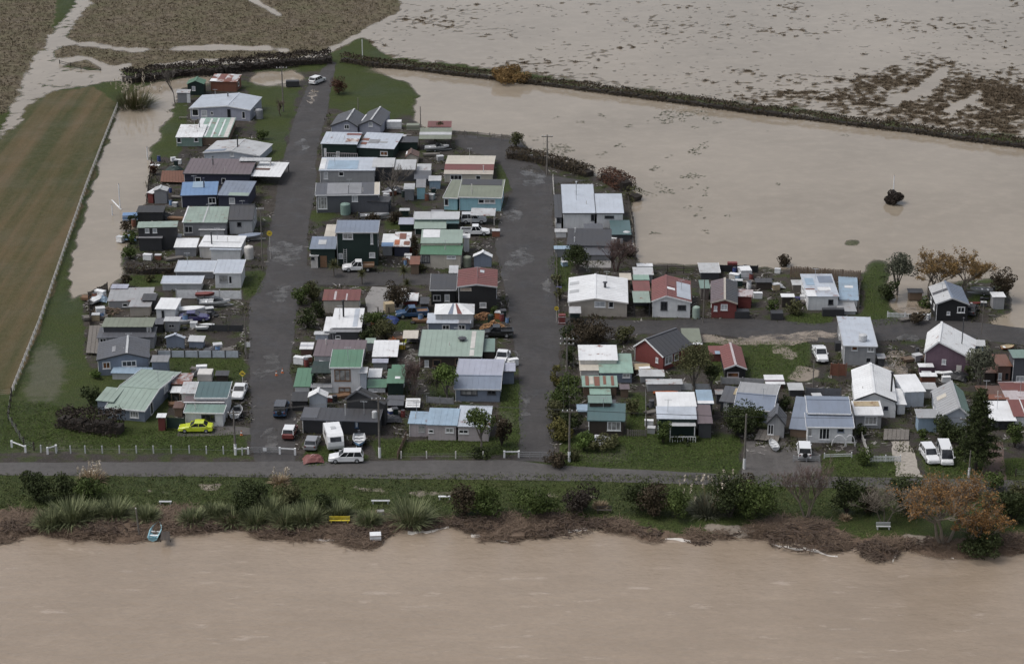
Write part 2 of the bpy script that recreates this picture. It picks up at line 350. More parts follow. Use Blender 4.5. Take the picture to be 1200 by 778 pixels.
tus = t.mix(t.ramp(nf, .35, .65), (.068,.054,.037), (.165,.135,.092)); tus = t.mix(t.ramp(nb, .42, .7), tus, (.108,.102,.062))
tus = t.mix(t.ramp(zA[-1], .4, .6), tus, t.mix(nf, (.066,.052,.036), (.125,.098,.066)))
stripe = t.noise(.22, 4, stretch=(1.6, .06, 1))
crp = t.mix(t.ramp(stripe, .35, .65), (.046,.052,.020), (.112,.082,.045)); crp = t.mix(t.math('MULTIPLY', t.ramp(nf, .4, .7), .6), crp, (.100,.086,.048))
wet = t.mix(nf, (.10,.095,.075), (.17,.155,.13)); pale = t.mix(nf, (.17,.145,.115), (.30,.26,.22))
c = t.mix(thr(zB[0], .4), grass, crp); c = t.mix(thr(zA[2], .6), c, tus); c = t.mix(thr(zA[0], .5), c, grav); c = t.mix(thr(zA[1], 1.3), c, mud)
c = t.mix(t.math('MULTIPLY', thr(zB[1], 1.2, .25), .45), c, wet); c = t.mix(thr(zB[2], .7), c, pale)
t.color(c); t.rough(t.ramp(nb, .35, .65, (.55,.55,.55,1), (.9,.9,.9,1))); t.bump(t.math('ADD', nf, t.math('MULTIPLY', nff, .4)), .8, .25)
t.b.inputs['Specular IOR Level'].default_value = .12
gm.materials.append(t.m)
tag(put('ground', gm), kind='structure')

# ---- water
def watermat(name, c0, c1, streak, rough, bump, foam=0.0, ripple_shade=0.0):
    t = NT(name); n = t.noise(.028, 6, rough=.6); s = t.noise(.35, 5, stretch=streak, rough=.65)
    col = t.mix(t.ramp(n, .3, .7), c0, c1); col = t.mix(t.math('MULTIPLY', t.ramp(s, .45, .75), .35), col, dk(c1, 1.22))
    if ripple_shade: col = t.mix(t.math('MULTIPLY', t.ramp(t.noise(1.7, 4, stretch=(.7, 1.1, 1), rough=.72), .40, .66), ripple_shade), col, dk(c0, .72))  # ripple shading painted into the water colour as darker mottling
    if foam: col = t.mix(t.math('MULTIPLY', t.ramp(t.noise(.5, 6, stretch=(.35, 1.1, 1), rough=.7), .61, .70), foam), col, (.50,.43,.37))
    t.color(col); t.rough(rough); t.b.inputs['IOR'].default_value = 1.33
    h = t.math('ADD', t.noise(.7, 5, stretch=(.7, 1.2, 1), rough=.62), t.math('MULTIPLY', t.noise(.12, 3), .8)); t.bump(h, bump, .16); return t.m
mriver = watermat('river_water', (.248,.196,.147), (.302,.243,.186), (.35, 1.2, 1), .11, 1.0, .35, .20)
mflood = watermat('flood_water', (.225,.190,.146), (.295,.252,.198), (.8, .9, 1), .055, .035, 0, .05)
def sheet(name, pts, mat, z):
    m = bpy.data.meshes.new(name); m.from_pydata([(x, y, z) for x, y in pts], [], [tuple(range(len(pts)))]); m.materials.append(mat)
    return tag(put(name, m), kind='structure')
def water_sheet(name, mat, level, keep, fade):
    """level sheet over every part of the ground that lies below it; muddy water thins out to clear over the last shallow centimetres"""
    dep = level-ZZ; q = quads[(np.max(np.stack([dep.ravel()[quads[:, k]] for k in range(4)]), 0) > 0) & keep.ravel()[quads[:, 0]]]
    used, inv = np.unique(q, return_inverse=True); m = bpy.data.meshes.new(name); m.vertices.add(len(used))
    m.vertices.foreach_set('co', np.stack([XX.ravel()[used], YY.ravel()[used], np.full(len(used), level)], -1).astype(np.float32).ravel()); n = len(q)
    m.loops.add(4*n); m.loops.foreach_set('vertex_index', inv.astype(np.int32).ravel()); m.polygons.add(n); m.polygons.foreach_set('loop_start', np.arange(0, 4*n, 4, dtype=np.int32)); m.polygons.foreach_set('loop_total', np.full(n, 4, dtype=np.int32))
    a = m.attributes.new('depth', 'FLOAT', 'POINT'); a.data.foreach_set('value', (dep.ravel()[used]/fade).astype(np.float32)); m.materials.append(mat); m.update(calc_edges=True)
    t = NT.__new__(NT); t.m = mat; t.t = mat.node_tree; t.b = mat.node_tree.nodes['Principled BSDF']; at_ = t.n('Attribute', attribute_name='depth'); t.l(t.ramp(at_.outputs['Fac'], 0, 1, (.10,.10,.10,1)), t.b.inputs['Alpha'])
    return tag(put(name, m), kind='structure')
water_sheet('flood_water', mflood, FL_Z, YY > G(600, 480).y, .12); water_sheet('river', mriver, RV_Z, YY < G(600, 585).y, .20)

# ---- roads and puddles: sheets just above the ground with worn, uneven edges
def outline(pts, step=1.0, amp=.5, z=0.0, seed=0, f=2.5):
    P = [G(x, y) for x, y in pts]; out = []
    for i in range(len(P)):
        a, b = P[i], P[(i+1) % len(P)]; d = (b-a); L = d.length; n = Vector((d.y, -d.x, 0)).normalized()
        k = max(1, min(400, int(L/step)))
        for j in range(k):
            p = a+d*(j/k); w = (fbm(np.array([p.x/f]), np.array([p.y/f]), seed, 5)[0]-.5)*2*amp
            if amp == 0: w = 0
            out.append((p.x+n.x*w, p.y+n.y*w, z))
    return out
def patch(name, pts, mat, z, amp=.5, seed=0, step=1.0, kind='structure', label=None, cat=None, group=None):
    pts = outline(pts, step, amp, z, seed); bm = bmesh.new(); vs = [bm.verts.new(p) for p in pts]; f = bm.faces.new(vs)
    if f.normal.z < 0: f.normal_flip()
    bm.normal_update(); bmesh.ops.triangulate(bm, faces=bm.faces[:]); m = bpy.data.meshes.new(name); bm.to_mesh(m); bm.free(); m.materials.append(mat)
    for p in m.polygons:
        if p.normal.z < 0: p.flip()
    return tag(put(name, m), label, cat, group, kind)
def asphalt(name, c0, c1, wetness=.5):
    t = NT(name); a = t.noise(.16, 5, rough=.6); b = t.noise(1.4, 4); d = t.noise(12, 2); s = t.noise(.5, 4, stretch=(1.6, .18, 1))
    c = t.mix(t.ramp(a, .35, .65), c0, c1); c = t.mix(t.math('MULTIPLY', t.ramp(b, .45, .75), .6), c, dk(c0, .6)); c = t.mix(t.math('MULTIPLY', t.ramp(d, .5, .8), .5), c, dk(c1, 1.7))
    c = t.mix(t.math('MULTIPLY', t.ramp(s, .55, .75), .4), c, dk(c1, 1.5))
    t.color(c); w_ = t.ramp(t.noise(.23, 7, rough=.72), .49, .68); c = t.mix(t.math('MULTIPLY', w_, .5*wetness), c, dk(c0, .8)); t.color(c); t.rough(t.ramp(w_, 0, 1, (.82,.82,.82,1), (.82-.68*wetness,)*3+(1,))); t.bump(t.math('ADD', b, d), .4, .05); return t.m
mroad = asphalt('road_asphalt', (.031,.029,.029), (.050,.046,.045), .6); mmain = asphalt('main_road_asphalt', (.060,.056,.054), (.080,.075,.072), .35)
main_road = [(-320,542),(0,542),(300,541),(600,539),(660,546),(860,556),(1200,563),(1520,570),(1520,592),(1200,578),(1000,572),(860,569),(700,564),(450,561),(300,559),(0,557),(-320,556)]
west_road = [(300,541),(294,525),(293,460),(291,395),(293,352),(310,326),(318,262),(325,222),(338,165),(350,125),(360,102),(372,88),(386,72),(394,74),(388,104),(384,130),(378,150),(371,180),(369,230),(360,270),(360,312),(440,319),(506,321),(506,334),(430,335),(362,334),(352,345),(347,372),(340,430),(345,470),(347,525),(345,541)]
east_road = [(608,540),(609,440),(601,400),(596,370),(590,330),(580,290),(588,250),(601,222),(586,190),(560,180),(532,170),(536,158),(608,164),(640,206),(692,212),(648,216),(648,260),(650,320),(653,372),(740,376),(870,373),(950,379),(1040,374),(1100,371),(1150,378),(1210,386),(1340,398),(1340,414),(1200,405),(1130,396),(1060,399),(975,402),(870,396),(800,389),(740,393),(656,402),(655,430),(650,470),(646,541)]
patch('road', main_road, mmain, .030, .22, 3); patch('road', west_road, mroad, .024, .45, 4); patch('road', east_road, mroad, .024, .45, 5)
mdrive = asphalt('driveway_gravel', (.060,.055,.052), (.105,.097,.092), .3); mshell = flat((.34,.31,.27), .9, 0, .7); mconc = flat('concrete', .7, 0, .5)
patch('driveway', [(872,516),(920,518),(962,532),(962,560),(868,558)], mdrive, .020, .3, 6); patch('driveway', [(1042,508),(1062,510),(1082,559),(1050,558)], mshell, .020, .5, 7)
patch('driveway', [(210,505),(262,498),(296,502),(296,509),(240,511),(208,511)], mdrive, .020, .4, 8); patch('driveway', [(1160,518),(1174,518),(1180,564),(1148,564)], flat((.11,.075,.062), .9, 0, .6), .020, .3, 9)
patch('concrete_yard', [(428,350),(436,336),(478,338),(470,366),(430,367)], mconc, .018, .05, 10); patch('concrete_yard', [(690,300),(716,300),(716,314),(690,314)], mconc, .018, .05, 11)
mpud = watermat('puddle_water', (.062,.058,.055), (.105,.098,.090), (1, 1, 1), .03, .01); mpudm = watermat('muddy_puddle_water', (.22,.18,.14), (.27,.225,.18), (1, 1, 1), .08, .03)
for pm_ in (mpud, mpudm):                                   # shallow water breaks up over the uneven surface
    t = NT.__new__(NT); t.m = pm_; t.t = pm_.node_tree; t.b = pm_.node_tree.nodes['Principled BSDF']; t.l(t.ramp(t.noise(.45, 6, rough=.66), .36, .60), t.b.inputs['Alpha'])
def chaikin(p, n=2):
    for _ in range(n): p = [q for i in range(len(p)) for q in ((p[i][0]*.75+p[(i+1) % len(p)][0]*.25, p[i][1]*.75+p[(i+1) % len(p)][1]*.25), (p[i][0]*.25+p[(i+1) % len(p)][0]*.75, p[i][1]*.25+p[(i+1) % len(p)][1]*.75))]
    return p
def puddle(pts, muddy=False, seed=0): patch('puddle', chaikin(pts), mpudm if muddy else mpud, .030+.001*(seed-20), 1.9, seed, .25)
for i, (p, m) in enumerate([([(318,285),(350,284),(353,300),(345,312),(322,312)],0),([(325,330),(350,338),(335,352),(312,356),(318,340)],0),([(588,310),(606,285),(622,300),(614,312),(590,318)],0),([(590,246),(608,244),(612,258),(596,262)],0),([(612,192),(640,195),(636,215),(616,220)],0),([(636,325),(648,322),(646,345),(638,350)],0),
  ([(604,408),(614,420),(610,424),(602,414)],0),([(352,160),(366,165),(362,180),(350,176)],0),([(360,118),(366,104),(370,106),(366,124)],1),([(700,386),(735,383),(738,390),(705,394)],0),([(1048,395),(1066,392),(1078,399),(1052,400)],0),
  ([(820,396),(870,398),(985,386),(986,394),(940,403),(880,404),(822,401)],1),([(1032,410),(1064,410),(1066,440),(1036,438)],1),([(1050,360),(1068,350),(1088,360),(1084,368),(1056,370)],1),([(338,418),(300,452),(302,430),(318,412)],0),([(310,500),(330,505),(325,530),(308,532)],0),([(612,470),(618,460),(622,480),(616,490)],0)]):
    puddle(p, bool(m), 20+i)

# ---- foam where the river breaks on the bank
mfoam = flat((.62,.58,.53), .6, 0, .3)
for i, f_ in enumerate([[(-20,627),(20,623)],[(50,622),(62,619),(80,621)],[(445,628),(455,620),(468,615)],[(478,618),(500,618),(528,613)],[(552,621),(575,625),(598,629)],[(665,616),(690,614)],[(780,629),(812,630)],[(905,634),(940,640),(985,649)],[(1046,654),(1052,638)],[(330,624),(360,626),(395,628)],[(1085,643),(1120,650)]]):
    L_ = [G(x, y+4, RV_Z+.02) for x, y in f_]; n_ = 14; top = []; bot = []
    for a, b in zip(L_, L_[1:]):
        for k in range(n_):
            p = a.lerp(b, k/n_); w = .12+.75*fbm(np.array([p.x/1.1]), np.array([p.y+i]), 7)[0]**2; sh = (fbm(np.array([p.x/2.5]), np.array([i*3.]), 9)[0]-.5)*2.2; top.append((p.x, p.y+w+sh, p.z)); bot.append((p.x, p.y-w+sh, p.z))
    m = bpy.data.meshes.new('foam'); N_ = len(top); m.from_pydata(top+bot, [], [(k, N_+k, N_+k+1, k+1) for k in range(N_-1)]); m.materials.append(mfoam); tag(put('foam', m), 'pale foam line where the river meets the bank', 'foam', None, 'stuff')
# ================================================================ buildings
def hsolve(A, ypx, lo=.3, hi=16):                           # height above ground point A whose top shows at pixel row ypx
    return solve(lambda h: PR((A.x, A.y, A.z+h))[1]-ypx, lo, hi)
def V(x0, y0, x1, y1, e, t, r='M', rc='palegrey', wc='grey', **k): return dict(x0=x0, y0=y0, x1=x1, y1=y1, e=e, t=t, r=r, rc=rc, wc=wc, **k)
def roof_plane(root, o, P, mat, ribs=True, th=.07, name='roof', along=None):
    """P: four corners (front-left, front-right, back-right, back-left); ribs run up the slope"""
    mb = MB(); mb.slab(P, th); P = [Vector(p) for p in P]
    n = (P[1]-P[0]).cross(P[2]-P[1]).normalized()
    if ribs:
        a, b, c, d = P if along is None else (P[1], P[2], P[3], P[0])
        k = max(2, int((b-a).length/.76))
        for i in range(1, k):
            f = i/k; mb.bar(a.lerp(b, f)+n*.012, d.lerp(c, f)+n*.012, .07, .03, n)
    return mb.build(name, mat, root)
def add_window(root, O, ux, un, uc, zc, w, h, style='dark', nm=2, frame='white', name='window', door=False):
    """window on the wall through O along ux; un points out of the wall"""
    R = Matrix((ux, un, Vector((0,0,1)))).transposed().to_4x4(); M = Matrix.Translation(O) @ R
    fw = max(.09, min(.14, .11*w)); mb = MB(); x0, x1, z0, z1 = uc-w/2, uc+w/2, zc-h/2, zc+h/2
    mb.box(x0, x0+fw, -.02, .06, z0, z1, M); mb.box(x1-fw, x1, -.02, .06, z0, z1, M); mb.box(x0+fw, x1-fw, -.02, .06, z1-fw, z1, M); mb.box(x0+fw, x1-fw, -.02, .06, z0, z0+fw, M)
    for i in range(1, nm): xm = x0+(x1-x0)*i/nm; mb.box(xm-.04, xm+.04, -.02, .055, z0+fw, z1-fw, M)
    if not door: mb.box(x0-.06, x1+.06, -.02, .10, z0-.06, z0, M)
    f = mb.build(name, flat(frame, .5), root)
    MB().box(x0+fw*.9, x1-fw*.9, -.015, .02, z0+fw*.9, z1-fw*.9, M).build('pane', glassm(style), f)
    return f
def volume(root, o, v):
    A, B = G(v['x0'], v['y0']), G(v['x1'], v['y1'])
    w = (B-A).length; ux = (B-A)/w; un = Vector((-ux.y, ux.x, 0)); zup = Vector((0,0,1)); z0 = v.get('z0', -.05)
    h = v['h'] if 'h' in v else hsolve(A, v['e'])
    r = v['r']; mid = (A+B)/2; t = v['t']; s = v.get('s', {'M': .08, 'S': .28, 'F': 0, 'H': .4}[r])
    ov = v.get('ov', .16); ins = v.get('ins', .2)
    rm = roofm(v['rc'], v.get('rust', .07 if (NB % 3 == 0 and v['rc'] in ('paleblue','palegrey','white','grey','palegreen','green','skyblue')) else 0), v.get('grime', .5)); rm2 = roofm(v['rc2'], v.get('rust2', 0), v.get('grime', .5)) if 'rc2' in v else rm
    wm = wallm(v['wc'], v.get('board', True)) if v['wc'] else None; ribs = v.get('ribs', True)
    def L(x, y, z): return A+ux*x+un*y+zup*z-o               # local -> root space
    if r == 'M':
        d = v['d'] if 'd' in v else solve(lambda d: PR(mid+un*d+zup*(h+s*d))[1]-t, .4, 45)
        H = lambda x, y: h+s*y
        pl = [[L(0,0,H(0,0)), L(w,0,H(0,0)), L(w,d,H(0,d)), L(0,d,H(0,d))]]
        roofs = [roof_plane(root, o, pl[0], rm, ribs)]; ring = None
    elif r == 'S':                                          # ridge runs along the front
        d1 = v['d']*.5 if 'd' in v else solve(lambda d: PR(mid+un*d+zup*(h+s*d))[1]-t, .3, 25)
        hr = h+s*d1; d2 = d1*v.get('bf', 1.0)
        s2 = v.get('s2', s)
        if 'bk' in v: d2 = min(12, max(.5, solve(lambda q: PR(mid+un*(d1+q)+zup*(hr-s2*q))[1]-v['bk'], .2, 30)))
        d = d1+d2; hb = hr-s2*d2
        pl = [[L(0,0,h), L(w,0,h), L(w,d1,hr), L(0,d1,hr)], [L(0,d1,hr), L(w,d1,hr), L(w,d,hb), L(0,d,hb)]]
        roofs = [roof_plane(root, o, pl[0], rm, ribs), roof_plane(root, o, pl[1], rm2, ribs)]
        MB().bar(L(-.03,d1,hr+.02), L(w+.03,d1,hr+.02), .32, .07).build('ridge_cap', roofm(v.get('cap', v['rc']), 0, .2), roofs[0])
    elif r == 'F':                                          # gable faces the front
        af = v.get('af', .5); xa = w*af; Pa = A+ux*xa
        hr = v['hr'] if 'hr' in v else solve(lambda q: PR(Pa+zup*q)[1]-v['a'], h*.8, h+9)
        d = v['d'] if 'd' in v else solve(lambda d: PR(Pa+un*d+zup*hr)[1]-t, .4, 45); d = d if d < 30 else 3
        hR = v.get('hR', h)
        pl = [[L(0,0,h), L(xa,0,hr), L(xa,d,hr), L(0,d,h)], [L(xa,0,hr), L(w,0,hR), L(w,d,hR), L(xa,d,hr)]]
        roofs = [roof_plane(root, o, pl[0], rm, ribs, along=1), roof_plane(root, o, pl[1], rm2, ribs, along=1)]
        MB().bar(L(xa,-.03,hr+.02), L(xa,d+.03,hr+.02), .34, .07).build('ridge_cap', roofm(v.get('cap', v['rc']), 0, .2), roofs[0])
    elif r == 'H':                                          # hipped
        d = v['d']; hr = h+s*d/2; q = min(d/2, w*.45)
        pl = [[L(0,0,h), L(w,0,h), L(w-q,d/2,hr), L(q,d/2,hr)]]
        roofs = [roof_plane(root, o, pl[0], rm, False)]
        mb = MB(); mb.slab([L(w,0,h), L(w,d,h), L(w-q,d/2,hr)], .07); mb.build('roof', rm2, root)
        mb = MB(); mb.slab([L(w,d,h), L(0,d,h), L(q,d/2,hr), L(w-q,d/2,hr)], .07); mb.build('roof', rm, root)
        mb = MB(); mb.slab([L(0,d,h), L(0,0,h), L(q,d/2,hr)], .07); mb.build('roof', rm2, root)
    # eave trim and gutter
    tr = v.get('trim')
    if tr:
        tm = flat(tr, .5)
        if r in 'MS': MB().bar(L(0,-.05,h-.06), L(w,-.05,h-.06), .09, .16).build('gutter', tm, roofs[0])
        if r in 'S':
            for x in (-.03, w+.03): MB().bar(L(x,0,h-.02), L(x,d1,hr-.02), .05, .2).bar(L(x,d1,hr-.02), L(x,d,hb-.02), .05, .2).build('barge_board', tm, roofs[0])
        if r == 'M':
            for x in (-.03, w+.03): MB().bar(L(x,0,h-.02), L(x,d,h+s*d-.02), .05, .18).build('barge_board', tm, roofs[0])
        if r == 'F': MB().bar(L(0,-.03,h-.02), L(xa,-.03,hr-.02), .05, .22).bar(L(xa,-.03,hr-.02), L(w,-.03,hR-.02), .05, .22).build('barge_board', tm, roofs[0])
    # walls
    i = ins; g = .085
    if wm is not None:
        if r == 'M':
            q = lambda y: h+s*y-g; fr = [(i,q(i)), (w-i,q(i))]; bk = [(i,q(d-i)), (w-i,q(d-i))]
        if r == 'M' or r == 'H':
            if r == 'H': fr = bk = [(i,h-g), (w-i,h-g)]
            P = [L(i,i,z0), L(w-i,i,z0), L(w-i,d-i,z0), L(i,d-i,z0), L(fr[0][0],i,fr[0][1]), L(fr[1][0],i,fr[1][1]), L(bk[1][0],d-i,bk[1][1]), L(bk[0][0],d-i,bk[0][1])]
            Fc = [(0,1,5,4), (1,2,6,5), (2,3,7,6), (3,0,4,7), (4,5,6,7)]
        elif r == 'S':
            P = [L(i,i,z0), L(w-i,i,z0), L(w-i,d-i,z0), L(i,d-i,z0), L(i,i,h+s*i-g), L(w-i,i,h+s*i-g), L(w-i,d-i,hb+s2*i-g), L(i,d-i,hb+s2*i-g), L(i,d1,hr-g), L(w-i,d1,hr-g)]
            Fc = [(0,1,5,4), (1,2,6,9,5), (2,3,7,6), (3,0,4,8,7), (4,5,9,8), (8,9,6,7)]
        else:
            sl_, sr_ = (hr-h)/xa, (hr-hR)/(w-xa)
            P = [L(i,i,z0), L(w-i,i,z0), L(w-i,d-i,z0), L(i,d-i,z0), L(i,i,h+sl_*i-g), L(w-i,i,hR+sr_*i-g), L(w-i,d-i,hR+sr_*i-g), L(i,d-i,h+sl_*i-g), L(xa,i,hr-g), L(xa,d-i,hr-g)]
            Fc = [(0,1,5,8,4), (1,2,6,5), (2,3,7,9,6), (3,0,4,7), (4,8,9,7), (8,5,6,9)]
        MB().poly(P, Fc).build('wall', wm, root)
        if v.get('base'): MB().box(i-.03, w-i+.03, i-.03, i+.05, 0, .35).build('plinth', flat(v['base']), root) if False else None
    else:                                                   # open carport: posts under the roof
        pw = v.get('post', 'offwhite'); hb_ = h+s*d if r == 'M' else h
        for x, y, z in ((.15,.15,h), (w-.15,.15,h), (.15,d-.15,hb_), (w-.15,d-.15,hb_)):
            MB().bar(L(x,y,-.05), L(x,y,z-.09), .12).build('post', flat(pw), root)
        if v.get('backwall'): MB().bar(L(.25,d-.1,hb_*.5), L(w-.25,d-.1,hb_*.5), .06, hb_-.3, (0,0,1)).build('wall', wallm(v['backwall']), root)
    # windows and doors on the front wall, placed by pixel centre
    FO = A+un*i-o
    for q in v.get('win', []):
        x, y, pw_, ph_ = q[:4]; st = q[4] if len(q) > 4 else 'dark'; nm = q[5] if len(q) > 5 else max(1, int(pw_/6)); fc = q[6] if len(q) > 6 else 'white'
        Aw = A+un*i
        uc = solve(lambda a: PR(Aw+ux*a+zup*(h*.5))[0]-x, -2, w+2); zc = solve(lambda z: PR(Aw+ux*uc+zup*z)[1]-y, -.5, h+6)
        sc = scale_at(Aw+ux*uc+zup*zc); ww, hh = pw_/sc, ph_/sc/.93
        zc = max(zc, hh/2+.05); zt = (h+s*i if r != 'F' else max(h, hr-.3))-.12
        if r != 'F' and zc+hh/2 > zt: zc = max(hh/2, zt-hh/2)
        add_window(root, FO, ux, -un, min(max(uc, i+ww/2+.05), w-i-ww/2-.05), zc, ww, hh, st, nm, fc, 'door' if st == 'door' else 'window', st == 'door') if st != 'door' else add_door(root, FO, ux, -un, uc, zc, ww, hh, fc)
    # windows on the side wall
    for q in v.get('side', []):
        sd, f, zc, ww, hh = q[:5]; st = q[5] if len(q) > 5 else 'dark'
        if sd == 'R': add_window(root, L(w-i,0,0), un, ux, d*f, zc, ww, hh, st, max(1, int(ww/.8)))
        else: add_window(root, L(i,0,0), -un, -ux, -d*f, zc, ww, hh, st, max(1, int(ww/.8)))
    # sheets of another colour laid on a roof plane: (plane, u0, v0, u1, v1, colour)
    for q in v.get('pat', []):
        k, u0, v0, u1, v1, c = q[:6]; Q = [Vector(p) for p in pl[k]]; n = (Q[1]-Q[0]).cross(Q[2]-Q[1]).normalized()
        bl = lambda u, vv: Q[0].lerp(Q[1], u).lerp(Q[3].lerp(Q[2], u), vv)+n*.05
        mat = glassm(c[1:]) if c[0] == '*' else roofm(c, q[6] if len(q) > 6 else 0)
        MB().slab([bl(u0,v0), bl(u1,v0), bl(u1,v1), bl(u0,v1)], .035).build('skylight' if c[0] == '*' else 'roof_sheet', mat, roofs[min(k, len(roofs)-1)])
    for q in v.get('flue', []):                             # (plane, u, v, height, radius, colour)
        k, u, vv, hh, rr, c = q; Q = [Vector(p) for p in pl[k]]; p = Q[0].lerp(Q[1], u).lerp(Q[3].lerp(Q[2], u), vv)
        MB().lathe([(rr, -.3), (rr, hh-.2), (rr*1.9, hh-.18), (rr*1.9, hh-.08), (rr*.3, hh)], 8, p).build('flue', flat(c, .5), root)
    v['_'] = dict(A=A, ux=ux, un=un, w=w, d=d, h=h)
    return v
def add_door(root, O, ux, un, uc, zc, w, h, col):
    R = Matrix((ux, un, Vector((0,0,1)))).transposed().to_4x4(); M = Matrix.Translation(O) @ R
    d = MB().box(uc-w/2, uc+w/2, -.02, .045, 0, zc+h/2, M).build('door', flat(col, .5), root)
    MB().box(uc+w*.3, uc+w*.38, .045, .10, zc-.06, zc+.02, M).build('handle', flat('silver', .3, .8), d); return d
NB = 0
def house(name, label, *vols, cat=None, group=None):
    global NB; NB += 1
    A = G(vols[0]['x0'], vols[0]['y0']); r = empty(name, A, 0, label, cat or name.split('_')[-1], group)
    for v in vols: volume(r, A, v)
    q = vols[0]['_']
    if q['d'] > 4 and q['h'] > 1.9 and 'side' not in vols[0] and vols[0]['wc']:   # windows on the visible end wall
        L = lambda x, y: q['A']-A+q['ux']*x+q['un']*y; zc = q['h']*.55; kinds = ['dark', 'curtain', 'dark', 'pale']
        for k, f in enumerate((.28, .68) if q['d'] > 7 else (.45,)):
            st = kinds[(NB+k) % 4]; ww = .8+.25*((NB+k) % 3)
            if vols[0]['x0'] < 560: add_window(r, L(q['w']-.2, 0), q['un'], q['ux'], q['d']*f, zc, ww, .85, st, 1+(NB+k) % 2)
            else: add_window(r, L(.2, 0), -q['un'], -q['ux'], -q['d']*f, zc, ww, .85, st, 1+(NB+k) % 2)
    if name == 'house':                                     # aerial mast and vent pipes on the main roof
        q = vols[0]['_']; L = lambda x, y, z: q['A']-A+q['ux']*x+q['un']*y+Vector((0,0,z)); rr = random.Random(NB); hb = q['h']+.15
        if NB % 3 != 0:
            x, y = q['w']*rr.uniform(.2,.8), q['d']*rr.uniform(.3,.8); m = MB().tube([L(x,y,hb-.6), L(x,y,hb+2.0)], .035, 5); m.bar(L(x-.5,y,hb+1.9), L(x+.5,y,hb+1.9), .03)
            for k in (-.4,-.2,0,.2,.4): m.bar(L(x+k,y-.3,hb+1.9), L(x+k,y+.3,hb+1.9), .025)
            m.build('aerial', flat('silver', .4, .5), r)
        if NB % 2: x, y = q['w']*rr.uniform(.15,.85), q['d']*rr.uniform(.15,.5); MB().tube([L(x,y,hb-.6), L(x,y,hb+.75)], .06, 6).build('vent_pipe', flat('offwhite'), r)
        MB().tube([L(.25,.12,.05), L(.25,.12,q['h']-.15)], .045, 6).build('downpipe', flat('white'), r)
    return r

# ---- west row, from the hedge down to the river road
house('house', 'lilac weatherboard house with broad pale metal roof on the lawn beside the red rusty shed', V(222,140,294,142.5,127,109,'F','paleblue','lilac',a=124.5,af=.62,trim='white',grime=.25,win=[(229,132,8,8),(239.5,133,7,7,'pale',1),(248.5,133,3,4,'dark',1),(268.5,133,4,9,'dark',1,'charcoal'),(285.5,135,4,8,'dark',1)],flue=[(0,.78,.75,.9,.13,'charcoal')],side=[('R',.4,1.4,1.0,.9)]))
house('shed', 'small dark green gabled shed under the dark hedge', V(219,112,240,112,99,90,'F','green','darkgreen',a=95,cap='green',win=[(227,104,4,5,'pale',1)],grime=.7))
house('shed', 'narrow grey tin shed beside the dark green gabled shed', V(207,121,223,121,109,105,'M','palegrey','midgrey',win=[(221,115.5,4,10,'door',1,'white')]))
house('shed', 'collapsing shed with red rusty patched roof beside the lilac house', V(246,107,278,108,95.5,87,'M','white','rust',s=.1,rust=.75,pat=[(0,.0,.0,.22,.35,'white'),(0,.25,.3,.5,.9,'maroon',.8),(0,.75,.35,.95,.95,'palegrey'),(0,.55,.05,.75,.5,'redroof',.5),(0,.05,.55,.22,.85,'palegrey',.4)]))
house('house', 'weathered shack with streaked green and white iron roof behind the white gabled house', V(206,172,238,172,161,146,'M','white','seagreen',s=.05,rust=.12,win=[(210,163,5,6,'dark',1),(230,163,5,5,'dark',1)]), V(226,171,268,171,161,138,'M','mint','timber',s=.02,rust=.1,pat=[(0,.0,.05,.14,.95,'white'),(0,.3,.05,.36,.95,'white',.1),(0,.5,.0,.55,.95,'white'),(0,.7,.05,.74,.9,'white'),(0,.86,.0,.98,.98,'offwhite',.2)],flue=[(0,.1,.4,2.4,.09,'midgrey')]))
house('house', 'white gabled house with plain pale grey iron roof north of the purple brown roof', V(238,187,305,191,179,163,'F','palegrey','paleblue',a=177,af=.5,trim='white',win=[(272,181,5,5,'pale',1),(286,186,7,4),(299,183,5,5,'pale',1)],pat=[(0,.02,.05,.75,.2,'bluegrey')],flue=[(1,.06,.35,2.4,.12,'black')]))
house('house', 'long dark house with purple brown roof and a white carport on its road end', V(215,217,294,218,203.5,186,'M','purplebrown','navy',s=.05,trim='charcoal',win=[(232,211,7,6),(262,212,5,6)],flue=[(0,.38,.6,1.7,.1,'charcoal')],grime=.3), V(294,217,329,218,206.5,190,'M','white',None,s=.02,post='dark',grime=.15,pat=[(0,0,.42,.5,.55,'brown')]), V(281,206,318,206,190.5,185,'M','palegrey',None,h=2.9))
house('house', 'dark navy house with sky blue and grey metal roof', V(212,244,255,243,229.5,213,'M','blue','navy',s=.07,trim='navy',grime=.25,win=[(249,235,9,7,'dark',2)],pat=[(0,.3,.55,.62,1.0,'skyblue')],flue=[(0,.62,.55,1.9,.11,'navy')]), V(255,243,292,244,229,212,'M','bluegrey','navy',s=.07,trim='navy',win=[(272,235.5,7,7,'pale',1)],pat=[(0,.35,.0,.98,.2,'palegreen')]))
house('shed', 'grey garden shed with red side panels at the edge of the floodwater', V(180,239,197,239,224,217,'F','palegrey','midgrey',a=221.5,af=.45), V(172,238,180,239,226,220,'M','white','red',s=.02))
house('house', 'long bach under streaked green white iron roof with a small white patio roof', V(214,277,267,277,261,242,'M','palegreen','midgrey',s=.06,rust=.05,pat=[(0,.0,.0,.03,1,'white'),(0,.45,.0,.48,1,'palegrey')],win=[(221,269,10,8,'dark',2,'palegrey')]), V(233,277.5,264,277.5,269.5,265,'M','white','palegrey',s=.04,grime=.2))
house('house', 'small charcoal roofed cottage with pale grey weatherboards beside the streaked green roof', V(268,275,297,275,258,240,'S','charcoal','palegrey',s=.4,trim='dark',win=[(280.5,263,5,5,'dark',1,'charcoal')],side=[('R',.5,1.5,.9,1.0)]))
